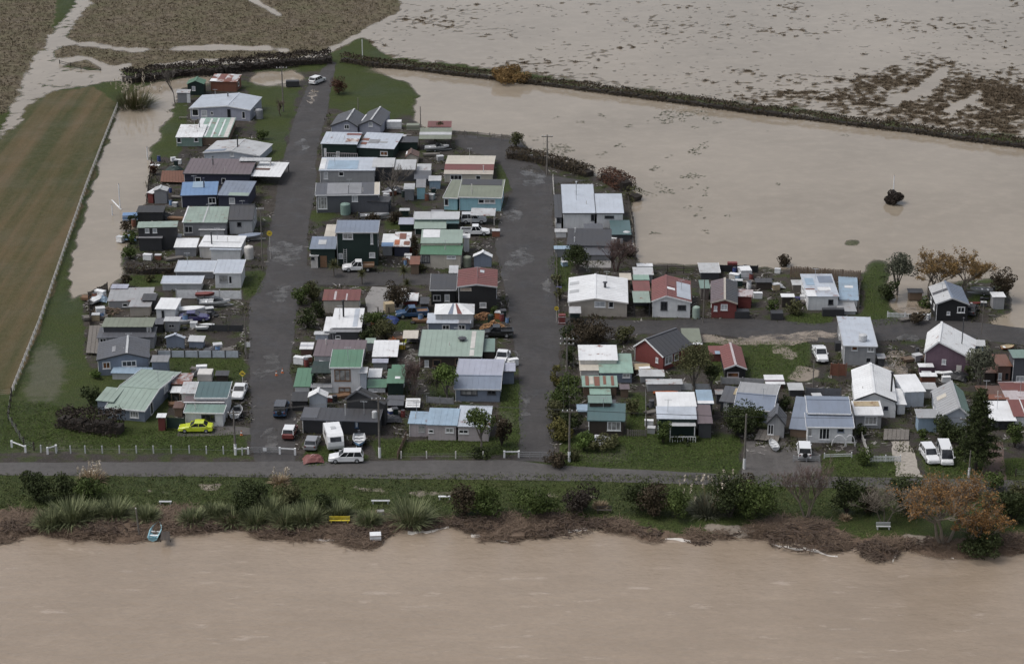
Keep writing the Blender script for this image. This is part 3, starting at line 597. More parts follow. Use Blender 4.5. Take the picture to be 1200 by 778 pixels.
house('shed', 'black two level shed with mossy grey roof beside the floodwater strip', V(162,294,209,293,267,259.5,'M','palegreen','dark',s=.03,rust=.05,win=[(173,270.5,5,5,'pale',1),(182,270.5,5,5,'pale',1)]), V(163,295,191,295,279,274,'M','midgrey','dark',s=.05))
house('house', 'white stepped flat roofed bach with bare shrubs in front and flue on roof', V(233,303,283,304,289,276,'M','white','offwhite',s=.02,grime=.3,pat=[(0,.05,.4,.95,.44,'palegrey')],flue=[(0,.28,.25,2.2,.12,'charcoal')]), V(204,301,231,301,290,279,'M','white','midgrey',s=.1,grime=.2), V(246,305,283,305.5,296,290,'M','paleblue','white',s=.0,h=1.9))
house('house', 'pale blue grey long bach with rounded barn roof end facing the lawn', V(205,327,251,327,318,305,'M','paleblue','midgrey',s=.05,grime=.25,trim='white'), V(251,338,284,338,320,304,'M','paleblue','white',s=.04,grime=.25,trim='white',win=[(262,327,10,8,'curtain',3,'grey'),(270,328,4,9,'dark',1)]), V(189,341,237,341,332,323,'M','paleblue','palegrey',s=.06,grime=.25,trim='white'))
house('house', 'grey bach with stepped pale grey roofs beside the fenced junk yard', V(126,362,178,361,353,337,'M','grey','grey',s=.03,grime=.35,win=[(146.5,357.5,6,4,'dark',1)]), V(151,371,177,371,359.5,343,'M','grey','beige',s=.03,grime=.25), V(130,349,150,349,338,333,'M','lilac','grey',s=.02))
house('shed', 'white box shed with dark door beside the parked speedboats', V(182,376.5,207,377,362,349,'M','white','white',s=.02,grime=.15,win=[(191,368,3,8,'dark',1,'charcoal')]))
house('shed', 'grey steel storage cabin with flat pale roof beside the white box shed', V(192,389,211,389,376.5,371,'M','palegrey','grey',s=.0,win=[(201,382,7,4,'dark',2,'grey')]))
house('house', 'long low house with grey green front roof behind the dark grey gabled house', V(120,404,180,404,383,372,'M','olive','charcoal',s=.03,grime=.4,win=[(175,377,5,8,'curtain',1)]), V(114,410,182,409,396,383,'M','slate','midgrey',s=.03,win=[(121,400,8,8,'dark',2),(140,401,20,7,'pale',1)]))
house('house', 'dark grey gabled house with blue grey weatherboards and white windows on the west lawn', V(114,441,176,438,422.5,393,'F','slate','bluegrey',a=414,af=.58,cap='palegrey',trim='charcoal',grime=.4,win=[(125,428,9,8,'warm',2),(151.5,426,17,7,'dark',3)],pat=[(0,.5,.25,.62,.55,'midgrey')]), V(177,441,198,441,424,416,'M','midgrey','bluegrey',s=.05), V(130,445,177,446,437,430,'M','skyblue','palegrey',s=.1,grime=.6))
house('house', 'blue grey house with pale sage green gabled roof beside the dark shrub hedge', V(124,491,171,495,477.5,454,'S','palegreen','bluegrey',s=.16,s2=.10,bk=434,trim='white',cap='palegreen',grime=.25,win=[(132.5,481.5,10,7,'curtain',3),(157.5,485.5,11,8,'curtain',3)],side=[('R',.2,1.0,1.0,2.0,'dark'),('R',.6,1.6,1.6,1.1,'pale'),('R',.8,1.7,.9,1.1)]), V(113,486,134,488,469,454,'M','palegreen','bluegrey',s=.10))
house('house', 'white bach with green iron roof behind the lime green car', V(216,499.5,263,500.5,483,473.5,'M','seagreen','white',s=.12,trim='white',win=[(244,489.5,16,8,'dark',3,'charcoal')],pat=[]), V(229,490,268,490,466,447,'M','teal','white',s=.06,trim='white'), V(212,484,233,484,461,447,'M','palegrey','offwhite',s=.04,rust=.1), V(216,492,264,492,472,464,'M','purplebrown','white',s=.02,pat=[(0,.45,.35,.95,.75,'white'),(0,0,.0,1,.12,'white')]))
house('shed', 'narrow red shed with white roof on the lawn beside the lime green car', V(184,505.5,195,505.5,489,484,'M','white','red',s=.03,grime=.2))
house('shed', 'rusty roofed lean-to behind the white bach with the green iron roof', V(201,462,224,462,450,437,'M','palegrey','timber',s=.03,rust=.75), V(200,471,212,471,460,452.5,'M','white',None,s=.02,post='timber'))
house('shed', 'silver gabled garden shed inside the panel fenced yard', V(193.5,408.5,217.5,409,396,390,'F','paleblue','bluegrey',a=393.5,af=.5,hr=2.3,grime=.2))
house('shed', 'small silver shed carrying a white boat canopy inside the panel fenced yard', V(220,408.5,239,409,400,393,'M','palegrey','bluegrey',s=.15,grime=.2))

# ---- middle block, west side
house('house', 'lilac twin gabled house with dark slate roofs and white windows', V(387,158,420,159,148,127.5,'F','slate','lilac',a=141,af=.6,cap='palegrey',trim='charcoal',win=[(406.5,149,6,5,'dark',2)]), V(420,158,447,159,147,125,'F','slate','lilac',a=141,af=.55,cap='palegrey',trim='charcoal',win=[(434.5,146,5,5,'pale',1)],pat=[(0,.0,.3,.12,.75,'white')]))
house('house', 'dark green bach with long pale roof patched in rusty orange and white balcony', V(376,184,419,185,168.5,155,'M','paleblue','darkgreen',s=.05,grime=.2,pat=[(0,.65,.2,1,.45,'offwhite',.7),(0,.6,.75,1,.9,'redroof',.3)],win=[(381,177,3,6,'door',1,'white'),(396,181,4,6,'pale',1)]), V(418,184,462,186,173,156,'M','paleblue','darkgreen',s=.05,grime=.2,pat=[(0,0,.45,.2,.6,'rust',.3),(0,.22,.3,.5,.55,'midgrey'),(0,.45,.35,.72,.45,'grey'),(0,.05,.2,.2,.35,'rust',.6)],win=[(450,180,9,5,'warm',2)]))
house('house', 'grey house with stepped white and pale blue roofs behind the bare grey tree', V(374,215,440,215,200,184.5,'M','paleblue','grey',s=.04,grime=.25,pat=[(0,.14,.1,.68,.75,'skyblue'),(0,0,.1,.1,.9,'white')],win=[(400,204,6,5,'dark',1),(382,206,5,8,'pale',1)]), V(436,212,462,212,196,185,'M','palegrey','dark',s=.03,grime=.4), V(462,213,487,213,199,187,'M','palegrey','charcoal',s=.03,grime=.4))
house('house', 'charcoal house with grey iron roof and white bay window beside the green tank', V(370,250,445,249,229,214,'M','slate','slate',s=.1,trim='white',win=[(378,238,11,14,'curtain',3),(416,233,7,7,'pale',2)],pat=[(0,.18,.05,.72,.95,'midgrey'),(0,.92,.0,1,.98,'cream')],flue=[(0,.52,.1,1.6,.07,'midgrey')]), V(430,249,456,250,236,230,'M','charcoal','slate',s=.0))
house('house', 'black two storey house with blue grey roof and ladder on its wall', V(394,312,444,312,272.5,258,'M','bluegrey','darkgreen',s=.08,trim='palegrey',grime=.2,win=[(408,277,12,7,'curtain',2),(436,280,3,12,'pale',1),(436,299,7,6,'pale',1),(399,300,5,6,'pale',1)]), V(363,314,394,314,292,277,'M','bluegrey','darkgreen',s=.05,trim='darkgreen',pat=[(0,.3,.35,.6,.7,'palegrey')],win=[(379,306,8,12,'door',1,'wood'),(367,301,4,4,'dark',1),]), V(380,300,393,300,279,263,'M','cream','rust',s=.03))
house('shed', 'white plywood lean-to with small window at the foot of the black two storey house', V(363,314.8,374,314.8,300,297.5,'M','palegrey','offwhite',s=.02,win=[(366.5,303,4,3,'dark',1,'charcoal')]))
house('shed', 'small shed with blue and white roof beside the rusty orange roof', V(447,300,461,300,289,274,'M','white','grey',s=.03,pat=[(0,0,0,1,.3,'blue')]))
house('shed', 'navy shed with rusty orange and white patched roof', V(461,301,481,301,289,272,'M','white','navy',s=.03,rust=.3,pat=[(0,.3,.5,.7,.9,'rust',.3),(0,.05,.1,.35,.45,'orange',.2),(0,.6,.1,.95,.35,'rust',.2)]))
house('house', 'sage green bach with white rear roof beside the silver four wheel drive', V(485,275,523,275,268,256,'M','palegreen','darkgreen',s=.06,grime=.2,win=[(503,270,12,3)]), V(485,268,538,268,256.5,248,'M','palegrey','seagreen',s=.05,grime=.2,trim='white'), V(523,271,538,271,262,256,'M','teal','darkgreen',s=.03))
house('shed', 'dark green hut with lavender roof beside the sage green bach', V(467,271,485,271,263,255,'M','lilac','darkgreen',s=.06,grime=.15))
house('shed', 'tiny dark green privy with pale roof behind the lavender roofed hut', V(468,254,480,254,247,244,'M','palegrey','darkgreen',s=.05))
house('house', 'cream house with bright green roof below a pale green rear section', V(492,314,541,315,298,285,'M','green','cream',s=.2,grime=.35,win=[(499,303.5,10,9,'curtain',3,'charcoal'),(529,301.5,11,4,'pale',2)]), V(493,308,542,308,285,269,'M','palegreen','cream',s=.04,grime=.3,pat=[(0,.04,.4,.45,.98,'white')]), V(542,296,551,296,279,274,'M','white','white',s=.03))
house('garage', 'grey garage with white gabled roof beside the east road', V(554,313,577,313.5,301,293,'F','white','bluegrey',a=299.5,hr=2.6,grime=.1))
house('house', 'aqua blue house with grey green roof and white barge board', V(537,247,588,248,231,210,'M','olive','aqua',s=.1,trim='white',grime=.3,win=[(564,236,7,5,'dark',1),(574,236,13,5,'curtain',2)],pat=[(0,.02,.66,.95,.98,'charcoal')],flue=[(0,.3,.15,2,.06,'offwhite')]), V(519,246,537,247,231.5,211,'M','olive','aqua',s=.1,trim='white',grime=.3,win=[(522,237,5,8,'dark',1)]), V(551,264,580,264.5,252.5,244,'M','palegrey',None,s=.08))
house('house', 'beige house with maroon and cream banded roof north of the aqua house', V(520,214,578,214.5,204,193,'S','beige','cream',s=.1,bk=182.5,rc2='cream',cap='maroon',grime=.15,win=[(534.5,208,14,6,'dark',3),(560.5,209,6,6,'dark',1)],pat=[(0,.0,.42,1,.98,'maroon')],flue=[(0,.8,.2,1.4,.06,'white')]))
house('carport', 'open carport with mossy grey roof over a white boat', V(491,176,529,176,163,150,'M','olive',None,s=.04,post='darkwood',pat=[(0,0,.35,1,.6,'palegrey')]), cat='carport')
house('shed', 'small shed with maroon roof at the floodwater edge behind the carport', V(501,158,529,158,149,142,'M','maroon','white',s=.05))
house('shed', 'little red and brown gabled shed in the yard behind the bare grey tree', V(475,192,491,192,184,174,'F','brown','cream',a=180,af=.4,rust=.2,pat=[(0,.1,.3,.35,.9,'white')]))
house('shed', 'dark grey shed with white rear roof beside the aqua privy', V(485,218,505,218,210,200,'M','slate','charcoal',s=.05), V(488,206,505,206,200,192,'M','palegrey','midgrey',s=.05,rust=.1))
house('shed', 'narrow aqua privy with grey sloping roof', V(487.5,234,499,234,220,210,'M','midgrey','aqua',s=.3))
house('shed', 'small shed with pale blue wall beside the aqua privy', V(502,222,517,222,212,206,'M','palegrey','skyblue',s=.04))
house('shed', 'grey privy with pale roof in front of the bare grey tree', V(473,235.5,486,235.5,222,215,'M','palegrey','midgrey',s=.05))

# ---- middle block, between the lane and the river road
house('shed', 'cream shed with streaked red rusty roof beside the concrete yard', V(378,367,422,367,352,339,'M','maroon','cream',s=.08,rust=.3,pat=[(0,.3,.05,.36,.8,'pinkwhite'),(0,.62,.0,.66,.6,'pinkwhite')]))
house('house', 'grey house with wide white roof and tall black flue below the red rusty shed', V(388,396,424,396,384,361,'M','white','slate',s=.03,grime=.2,pat=[(0,.7,.05,.85,.95,'paleblue')],flue=[(0,.35,.55,2.8,.14,'black')]), V(379,398,390,398,388,371,'M','white','palegrey',s=.02,grime=.2), V(368,399,386,399,392,388,'M','palegrey','paleblue',s=.02), V(386,399.5,424,399.5,389,385,'M','midgrey','charcoal',s=.0,win=[(396,395,6,4),]))
house('house', 'tall black house with faded red gabled roof and dark side wing', V(536,368,583,368,336.5,313,'F','maroon','black',a=333.5,af=.48,trim='palegrey',rust=.05,grime=.45,win=[(546,339,13,3,'warm',1,'beige'),(566,357.5,8,6,'pale',1)],pat=[(1,.15,.7,.35,.85,'*pale')]), V(504,358,535,358,340,321,'M','charcoal','black',s=.08,trim='palegrey',win=[(512,349,9,7,'dark',2,'grey'),(524,349,6,8,'pale',1)]), V(526,342,537,342,320,311,'M','palegrey','white',s=.0,win=[(531,324,8,6,'dark',2)]))
house('house', 'small grey house with striped hipped roof in blue white and red beside the firewood', V(500,388,552,388.5,378.5,367,'M','paleblue','bluegrey',s=.18,grime=.2,win=[(522.5,383.5,9,6,'dark',2),(541,383.5,9,6,'dark',2)],pat=[(0,.72,.0,.98,1,'midgrey')]), V(509,386,556,386,367,354,'H','white','palegrey',d=4.6,h=2.5,s=.42,grime=.15,pat=[(0,.34,0.02,.46,.95,'bluegrey'),(0,.58,.02,.70,.95,'redroof')]))
house('shed', 'tiny white roofed cabin with red base behind the blue pickup', V(471,358,490,358,352.5,343,'M','white','red',s=.03,rust=.1))
house('house', 'long sage green roofed house with dark open porch beside the black pickup', V(490,431,565,432,417,386.5,'M','palegreen','darkwood',s=.10,trim='charcoal',grime=.2,pat=[(0,.80,.3,.87,.95,'offwhite'),(0,.80,.02,.87,.25,'offwhite')],win=[(500,426,5,8,'pale',1),(512,425,10,8,'dark',1,'timber'),(540,424,14,8,'dark',2,'timber')],flue=[(0,.66,.6,.5,.35,'charcoal')]), V(566,424,580,424,412,396.5,'M','seagreen','darkwood',s=.04), V(472,410,490,410,396.5,387,'M','cream',None,s=.05,post='darkwood'))
house('house', 'blue grey house with lilac roof on the corner lawn beside the east road', V(532,470.5,587,471.5,455.5,440,'S','bluegrey','bluegrey',s=.24,s2=.06,bk=420.5,rc2='lilac',trim='palegrey',grime=.2,win=[(549.5,459.5,20,7,'curtain',3,'charcoal'),(576,458.5,10,6,'dark',2,'charcoal')]), V(587,450.5,604,450.5,435,425,'M','lilac','bluegrey',s=.05,trim='slate',grime=.2))
house('house', 'pinkish white bach with pale blue weathered roof behind the round lawn tree', V(478,512,509,513,496,482,'M','skyblue','pinkwhite',s=.12,rust=.05,win=[(494.5,502.5,8,8,'curtain',2,'grey')]), V(500,516,536,517,497.5,478,'M','skyblue','pinkwhite',s=.12,win=[(505,505,6,4,'dark',1),(527,504,10,6,'curtain',2)]), V(535,517,574,518,499.5,475,'M','paleblue','pinkwhite',s=.12,rust=.05,win=[(543,505.5,12,5,'dark',2)]))
house('house', 'black house with charcoal gabled roofs behind the white caravan', V(353,508,445,511,491,478,'M','charcoal','dark',s=.1,trim='slate',grime=.4,win=[(387,493,9,5,'curtain',1),(397,495,8,10,'door',1,'slate'),(418,497,4,8,'carblue' if 0 else 'pale',1,'carblue')],pat=[(0,0,.1,.2,.95,'slate')],flue=[(0,.55,.4,1.8,.06,'palegrey')]), V(405,494,452,500,479,453,'F','dark','dark',a=476,af=.3,h=3.4,hr=4.9,cap='midgrey',trim='slate'), V(341,482,361,482,470,459,'M','dark','dark',s=.02))
house('shed', 'white gabled tin shed behind the black house', V(361,479,384.5,479,465.5,454,'F','white','paleblue',a=463,hr=2.5,grime=.15))
house('house', 'white house with bright green roofs and brown framed windows', V(387,461,424,461,430.5,409.5,'M','green','white',s=.04,grime=.15,trim='white',win=[(401.5,439.5,19,14,'curtain',3,'wood'),(403.5,456.5,14,6,'curtain',2,'wood')]), V(344,459.5,364,459.5,453,431,'M','green','white',s=.02,grime=.2), V(430,460.5,453,460.5,454,444,'M','green','white',s=.05,grime=.2,win=[(440,457,5,4,'pale',1)]), V(365,458,390,458,437,423,'M','darkgreen',None,s=.0,post='darkgreen'), V(364,461,390,461,454,449,'M','midgrey','white',s=.0,win=[(369,457,8,4,'warm',2)]), V(421,461,431,461,437,430,'M','white','paleblue',s=.0), V(431,450,447,450,442,431.5,'M','white','white',s=.0))
house('house', 'long house with purple brown roof behind the bright green roofed house', V(367,428,426,429,417,398,'M','purplebrown','palegrey',s=.08,grime=.2,flue=[(0,.2,.7,.9,.06,'offwhite')]))
house('pergola', 'white roofed pergola with slatted end beside the purple brown roof', V(436,428,466,428,418,398.5,'M','white',None,s=.03,post='dark',grime=.1), cat='pergola')
house('shed', 'dark green shed with green iron roof beside the brown leafless shrub', V(453,464,474,464,449,432,'M','green','darkgreen',s=.02,grime=.5,pat=[(0,.45,.3,.75,.45,'white')]), V(459,446,474,446,432,427,'M','green','darkgreen',s=.02))
house('shed', 'dark grey shed with red items against its wall', V(453,482,473,482,475,463,'M','slate','dark',s=.03,win=[(462,478.5,7,4,'door',1,'red')]))
house('shed', 'white slatted flat roofed shelter between the dark shed and lawn tree', V(475,482,492,482,477,466.5,'M','white','charcoal',s=.03,grime=.1,pat=[(0,.1,.2,.9,.25,'grey'),(0,.1,.45,.9,.5,'grey'),(0,.1,.7,.9,.75,'grey')]))
house('shed', 'little white stepped shed at the road edge beside the purple brown roof', V(351,417,367,417,409,401,'M','white','brown',s=.03,pat=[(0,0,.45,1,.55,'lilac')]))

# ---- east block
house('house', 'large white house with wide pale blue metal roof at the floodwater edge', V(659,268,698,268,250,216,'M','paleblue','white',s=.06,trim='charcoal',grime=.15,win=[(697.5,255,4,7,'dark',1,'charcoal')],flue=[(0,.45,.62,2.6,.09,'silver')]), V(698,268,731,268,250,227,'M','paleblue','white',s=.06,trim='charcoal',grime=.15,win=[(714,254.5,11,3,'dark',2,'charcoal')]), V(650,268,659,268,255,228,'M','charcoal','white',s=.05,win=[(655,257.5,5,6,'dark',1,'charcoal')]))
house('house', 'dark grey roofed house with dormer facing the east road', V(664,299,716,300,287.5,268,'M','charcoal','midgrey',s=.18,grime=.25,win=[(673,292.5,8,7,'dark',1),(683,292,3,7,'dark',1,'black')],flue=[(0,.17,.2,.9,.06,'white'),(0,.17,.75,.9,.06,'white')]), V(685,285,707,285,273,262,'M','slate','white',s=.05,win=[(690,275,5,4,'pale',1),(701,275,5,4,'pale',1)]), V(682,306,716,306,299,289,'M','slate','midgrey',s=.12))
house('shed', 'shed with teal green roof backing onto the floodwater', V(716,284,740,284,275,258,'M','teal','charcoal',s=.03,grime=.2))
house('house', 'beige grey house with broad white gabled roof on the street corner', V(665,371,736,372,354.5,321,'F','white','beige',a=350,af=.45,trim='offwhite',grime=.25,win=[(703,356.5,13,7,'pale',2),(716,357,6,7,'dark',1)],pat=[(0,.05,.35,.4,.45,'palegrey'),(0,.05,.68,.4,.78,'palegrey')],flue=[(1,.3,.5,1.0,.2,'charcoal')]))
house('shed', 'small dark green shed with pale roof beside the red stall', V(667,380,681,380,367,359,'M','palegrey','darkgreen',s=.05))
house('house', 'white cottage with red gabled roof and silver sheet patch', V(763,372,810,373,353.5,322,'F','redroof','white',a=347,af=.36,trim='white',grime=.3,win=[(778,358.5,8,10,'dark',2,'charcoal'),(799,360.5,10,6,'dark',2,'charcoal')],pat=[(1,.42,.1,.97,.8,'paleblue'),(1,.02,.35,.35,.45,'white'),(1,.05,.5,.4,.9,'maroon',.3)]))
house('carport', 'lean-to carport with red and green roof beside the white cottage', V(742,371,762,371,354.5,341,'M','palegreen',None,s=.05,post='dark',rust=.05,backwall='charcoal'), V(742,359,762,359,341,329,'M','redroof','darkwood',s=.05), cat='carport')
house('shed', 'pale grey and green roofed shed backing onto the floodwater fence', V(742,332,766,332,322,313,'M','palegrey','grey',s=.03,grime=.2), V(742,338,761,338,328,322,'M','mint','grey',s=.03,grime=.3), V(746,322,765,322,312,308.5,'M','white','grey',s=.02))
house('shed', 'red brick coloured cottage with brown and charcoal gabled roof', V(832,373,864,374,355,325.5,'F','purplebrown','red',a=351,af=.52,rc2='charcoal',cap='beige',trim='beige',rust=.05,win=[(838.5,361.5,4,6,'pale',1),(848.5,360,8,7,'pale',2)]), cat='cottage')
house('shed', 'low red shed with pinkish roof beside the charcoal gabled cottage', V(863,361,881,362,347,339,'M','pinkwhite','red',s=.04,rust=.3))
house('shed', 'open fronted shed with pale corrugated roof beside the junk yard', V(820,328,844,328,319,308,'M','palegrey','charcoal',s=.04,trim='white'))
house('house', 'white house with patchwork blue and rusty roof in front of the paling fence', V(945,364,983,364,347.5,321,'M','paleblue','white',s=.05,rust=.12,win=[(973.5,354,6,6,'dark',1,'charcoal')],pat=[(0,.08,.5,.35,.8,'skyblue'),(0,.4,.25,.8,.4,'white',.4),(0,.0,.0,.3,.28,'white'),(0,.5,.6,.95,.9,'bluegrey',.1),(0,.02,.3,.3,.34,'rust',.3)]), V(983,360,1006,361,351,324,'M','skyblue','white',s=-.04,rust=.05,pat=[(0,.3,.5,.75,.6,'white')]), V(982,369,1004,369,365,352,'M','grey','palegrey',s=.1,rust=.1))
house('shed', 'dark shed with white roof beside the purple bin', V(915,361,931,361,348,344,'M','white','darkwood',s=.03,grime=.1))
house('house', 'grey two storey box house with flat pale roof and round roof tank', V(987,428,1027,429,405,371,'M','paleblue','grey',s=-.03,grime=.15,trim='palegrey',win=[(1001,407,7,5,'warm',1),(1020,406,8,6,'curtain',2),(1018,422,6,6,'dark',1,'grey')]))
house('house', 'black gabled cottage with pale grey roof beside the golden willows', V(1095,376.5,1135,377,356.5,329,'F','palegrey','black',a=349.5,af=.48,rc2='bluegrey',cap='bluegrey',grime=.1,trim='palegrey',win=[(1126,363,9,7,'dark',2),(1111.5,367,4,4,'pale',1)],pat=[(0,.05,.48,.98,.60,'slate')]))
house('shed', 'narrow grey shed with white lid roof at the flooded gravel edge', V(1162,363,1178,363,348,342,'M','white','grey',s=.0,grime=.1))
house('house', 'plum weatherboard house with white gabled roof beside the sandy puddle', V(1081,436,1140,441,416,377,'F','white','plum',a=407,af=.28,hr=5.0,h=3.1,hR=2.6,trim='white',grime=.1,win=[(1106,424,5,6,'pale',1),(1124,433,6,10,'door',1,'offwhite')],flue=[(1,.62,.45,4.2,.08,'charcoal')]))
house('shed', 'blue shed with pale lid beside the plum house', V(1138,415,1154,416,405,398,'M','palegrey','skyblue',s=.02,grime=.1))
house('house', 'large white house with white gabled roof and tall black flue', V(1000,488,1050,490,469,425,'F','white','white',a=460.5,af=.46,trim='charcoal',grime=.12,win=[(1038,478,5,4,'dark',1,'navy'),(1046.5,481,6,11,'door',1,'white')],flue=[(1,.8,.28,3.0,.14,'black')]), V(1050,486,1062,486,474,455,'M','white','white',s=.1,win=[(1056,480,5,11,'door',1,'white')]), V(1058,478,1084,477,459.5,438.5,'M','white','paleblue',s=.06,grime=.15), V(1001,503,1034,503,486,469.5,'M','white','grey',s=.15,trim='white',win=[(1020.5,492.5,15,10,'curtain',3)],pat=[(0,.05,.6,.95,.95,'tan',.2)]))
house('house', 'white house with blue grey roof and arched garden trellis', V(944,519,1000,520,500,484,'M','bluegrey','white',s=.22,trim='white',grime=.2,win=[(946,506,5,10,'curtain',1),(966,508,13,14,'dark',3),(985,504,8,5,'dark',1,'bluegrey')]), V(945,510,996,511,484,468,'S','bluegrey','white',s=.2,s2=.1,trim='white',bk=464,grime=.2), V(924,512,948,514,502,465,'M','bluegrey','timber',s=.04,grime=.2,pat=[(0,.62,.66,.98,.76,'offwhite'),(0,.66,.8,.95,.9,'offwhite')]))
house('cottage', 'tiny steep gabled sleepout with slate roof and tall white window', V(897,512.5,920,514,499.5,473,'F','slate','grey',a=493,hr=3.6,h=2.0,trim='charcoal',win=[(903,503,7,12,'dark',2)]), cat='cottage')
house('house', 'blue grey roofed house behind the tiny slate sleepout', V(859,493,906,497,478,462,'S','bluegrey','bluegrey',s=.25,s2=.08,bk=449,rc2='grey',trim='white',grime=.2,win=[(878,485.5,15,7,'dark',3,'grey'),(889,487,4,9,'pale',1)]), V(842,482,868,485,470,453,'M','slate','charcoal',s=.15,pat=[(0,.5,.5,.95,.9,'tan')],win=[(851,475,6,11,'pale',2)]))
house('garage', 'red roofed gabled garage with dark open end on the lawn', V(848,445,875,445,432.5,401.5,'F','redroof','black',a=427.5,af=.5,cap='pinkwhite',trim='white',grime=.25,win=[(859,439,14,6,'warm',1,'pinkwhite')]), V(831,424,848,424,415,405,'M','redroof','redroof',s=.05,pat=[(0,.4,.0,1,.35,'skyblue')]))
house('shed', 'low tin shed with white and brown striped roof behind the blue grey roofed house', V(897,456,920,456,450,439,'M','white','brown',s=.05,pat=[(0,0,.25,1,.42,'purplebrown')]))
house('shed', 'small tin shelter with pale roof beside the dark board fence', V(924,465,942,465,457,448.5,'M','palegrey','charcoal',s=.04))
house('house', 'pale blue grey house with skylight roof and blue front wing behind the pine', V(1099,505,1138,506,489,446,'F','grey','paleblue',a=477,af=.6,rc2='seagreen',grime=.15,trim='white',pat=[(0,.15,.55,.6,.68,'cream')]), V(1074,507,1099,507,489,479,'M','grey','skyblue',s=.12,grime=.15,trim='palegrey'))
house('house', 'black and rust flat roofed building behind the pine', V(1149,480,1182,480,468,451.5,'M','brown','charcoal',s=.02,grime=.2,pat=[(0,0,0,1,.35,'rust')]))
house('house', 'white roofed building with dark garage opening beside the pine', V(1160,504,1191,504,493,469.5,'M','white','charcoal',s=.04,grime=.12,win=[(1178,498,16,8,'dark',1,'black')]))
house('house', 'bright red roofed house beside the white roofed building with the dark garage', V(1187,500,1214,500,488,468,'M','redroof','white',s=.15,pat=[(0,.5,0,.55,1,'white')]))
house('house', 'weathered pink and white roofed house behind the bright red roof', V(1179,482,1216,482,470,447,'M','pinkwhite','grey',s=.05,rust=.15,pat=[(0,0,.55,.5,.95,'maroon',.2),(0,.5,.5,1,.92,'maroon',.4)]))
house('house', 'dark red house with timber balcony and slate wing at the flooded road end', V(1184,450,1225,450,419.5,409.5,'M','seagreen','slate',s=.03,trim='charcoal',win=[(1196,444,9,7,'pale',2)]), V(1167,450,1185,450,429,415,'M','deck','brown',s=.0,win=[(1172,441,4,8,'pale',1),(1180,441,5,9,'dark',1,'brown')]))
house('house', 'white roofed house with mossy green rear and blue wall beside the round hedges', V(702,449,742,449,437,414,'M','mint','cobalt' if 0 else 'bluegrey',s=.06,rust=.05,grime=.6,win=[(734,440,9,5,'curtain',2)]), V(678,440,724,440,422,404,'M','white','offwhite',s=.04,grime=.1), V(679,446,703,446,434,422,'M','cream','offwhite',s=.04,grime=.4), V(688,446,702,446,439,434,'M','palegrey','grey',s=.03))
house('shed', 'shack with rust and mint striped roof beside the round hedges', V(682,464,724,464,453,440,'M','mint','timber',s=.05,pat=[(0,.1,.1,.2,.95,'rust',.3),(0,.35,.05,.5,.9,'rust',.3),(0,.6,.2,.68,.95,'rust',.3),(0,.82,.1,.9,.95,'rust',.3),(0,.22,.2,.33,.9,'cream')]), V(691,470,716,470,462,453,'M','mint','timber',s=.05,rust=.1))
house('house', 'dark timber house with teal roof and white picture window on the front lawn', V(688,510,732,511,492,472,'M','teal','darkwood',s=.2,grime=.15,trim='teal',win=[(719.5,499,16,11,'curtain',3)]), V(689,500,717,500,472,463,'M','seagreen','darkwood',s=.0), V(676,488,690,488,482,473.5,'M','skyblue','greywood',s=.03))
house('house', 'red weatherboard house with dark roof set at an angle to the lane', V(742,422,777,435,406,380,'F','slate','red',h=2.2,hr=4.0,d=6.8,af=.38,trim='white',cap='slate',rc2='charcoal',grime=.2,win=[(770,422,4,6,'pale',1)],side=[('R',.2,1.4,1.6,1.3,'curtain'),('R',.45,1.4,1.0,1.1)]), V(801,412,823,412,404,384.5,'M','olive','red',s=.03,pat=[(0,.35,0,1,.12,'white')]))
house('house', 'white roofed bach with white balustrade porch on the front lawn', V(769,513,816,513.5,490.5,476,'M','paleblue','darkgreen',s=.12,grime=.3), V(770,500,816,500,476,459,'M','white','white',s=.02,grime=.1), V(784,516,815,516,499,489.5,'M','palegrey',None,s=.12,post='white'))
house('shed', 'slate shed with pale blue upper roof and brown lean-to beside the balustrade porch', V(817,514,835,514,496,474,'M','purplebrown','charcoal',s=.12,grime=.3), V(817,495,836,495,473,456.5,'M','skyblue','charcoal',s=.05,pat=[(0,0,0,1,.2,'white')]))

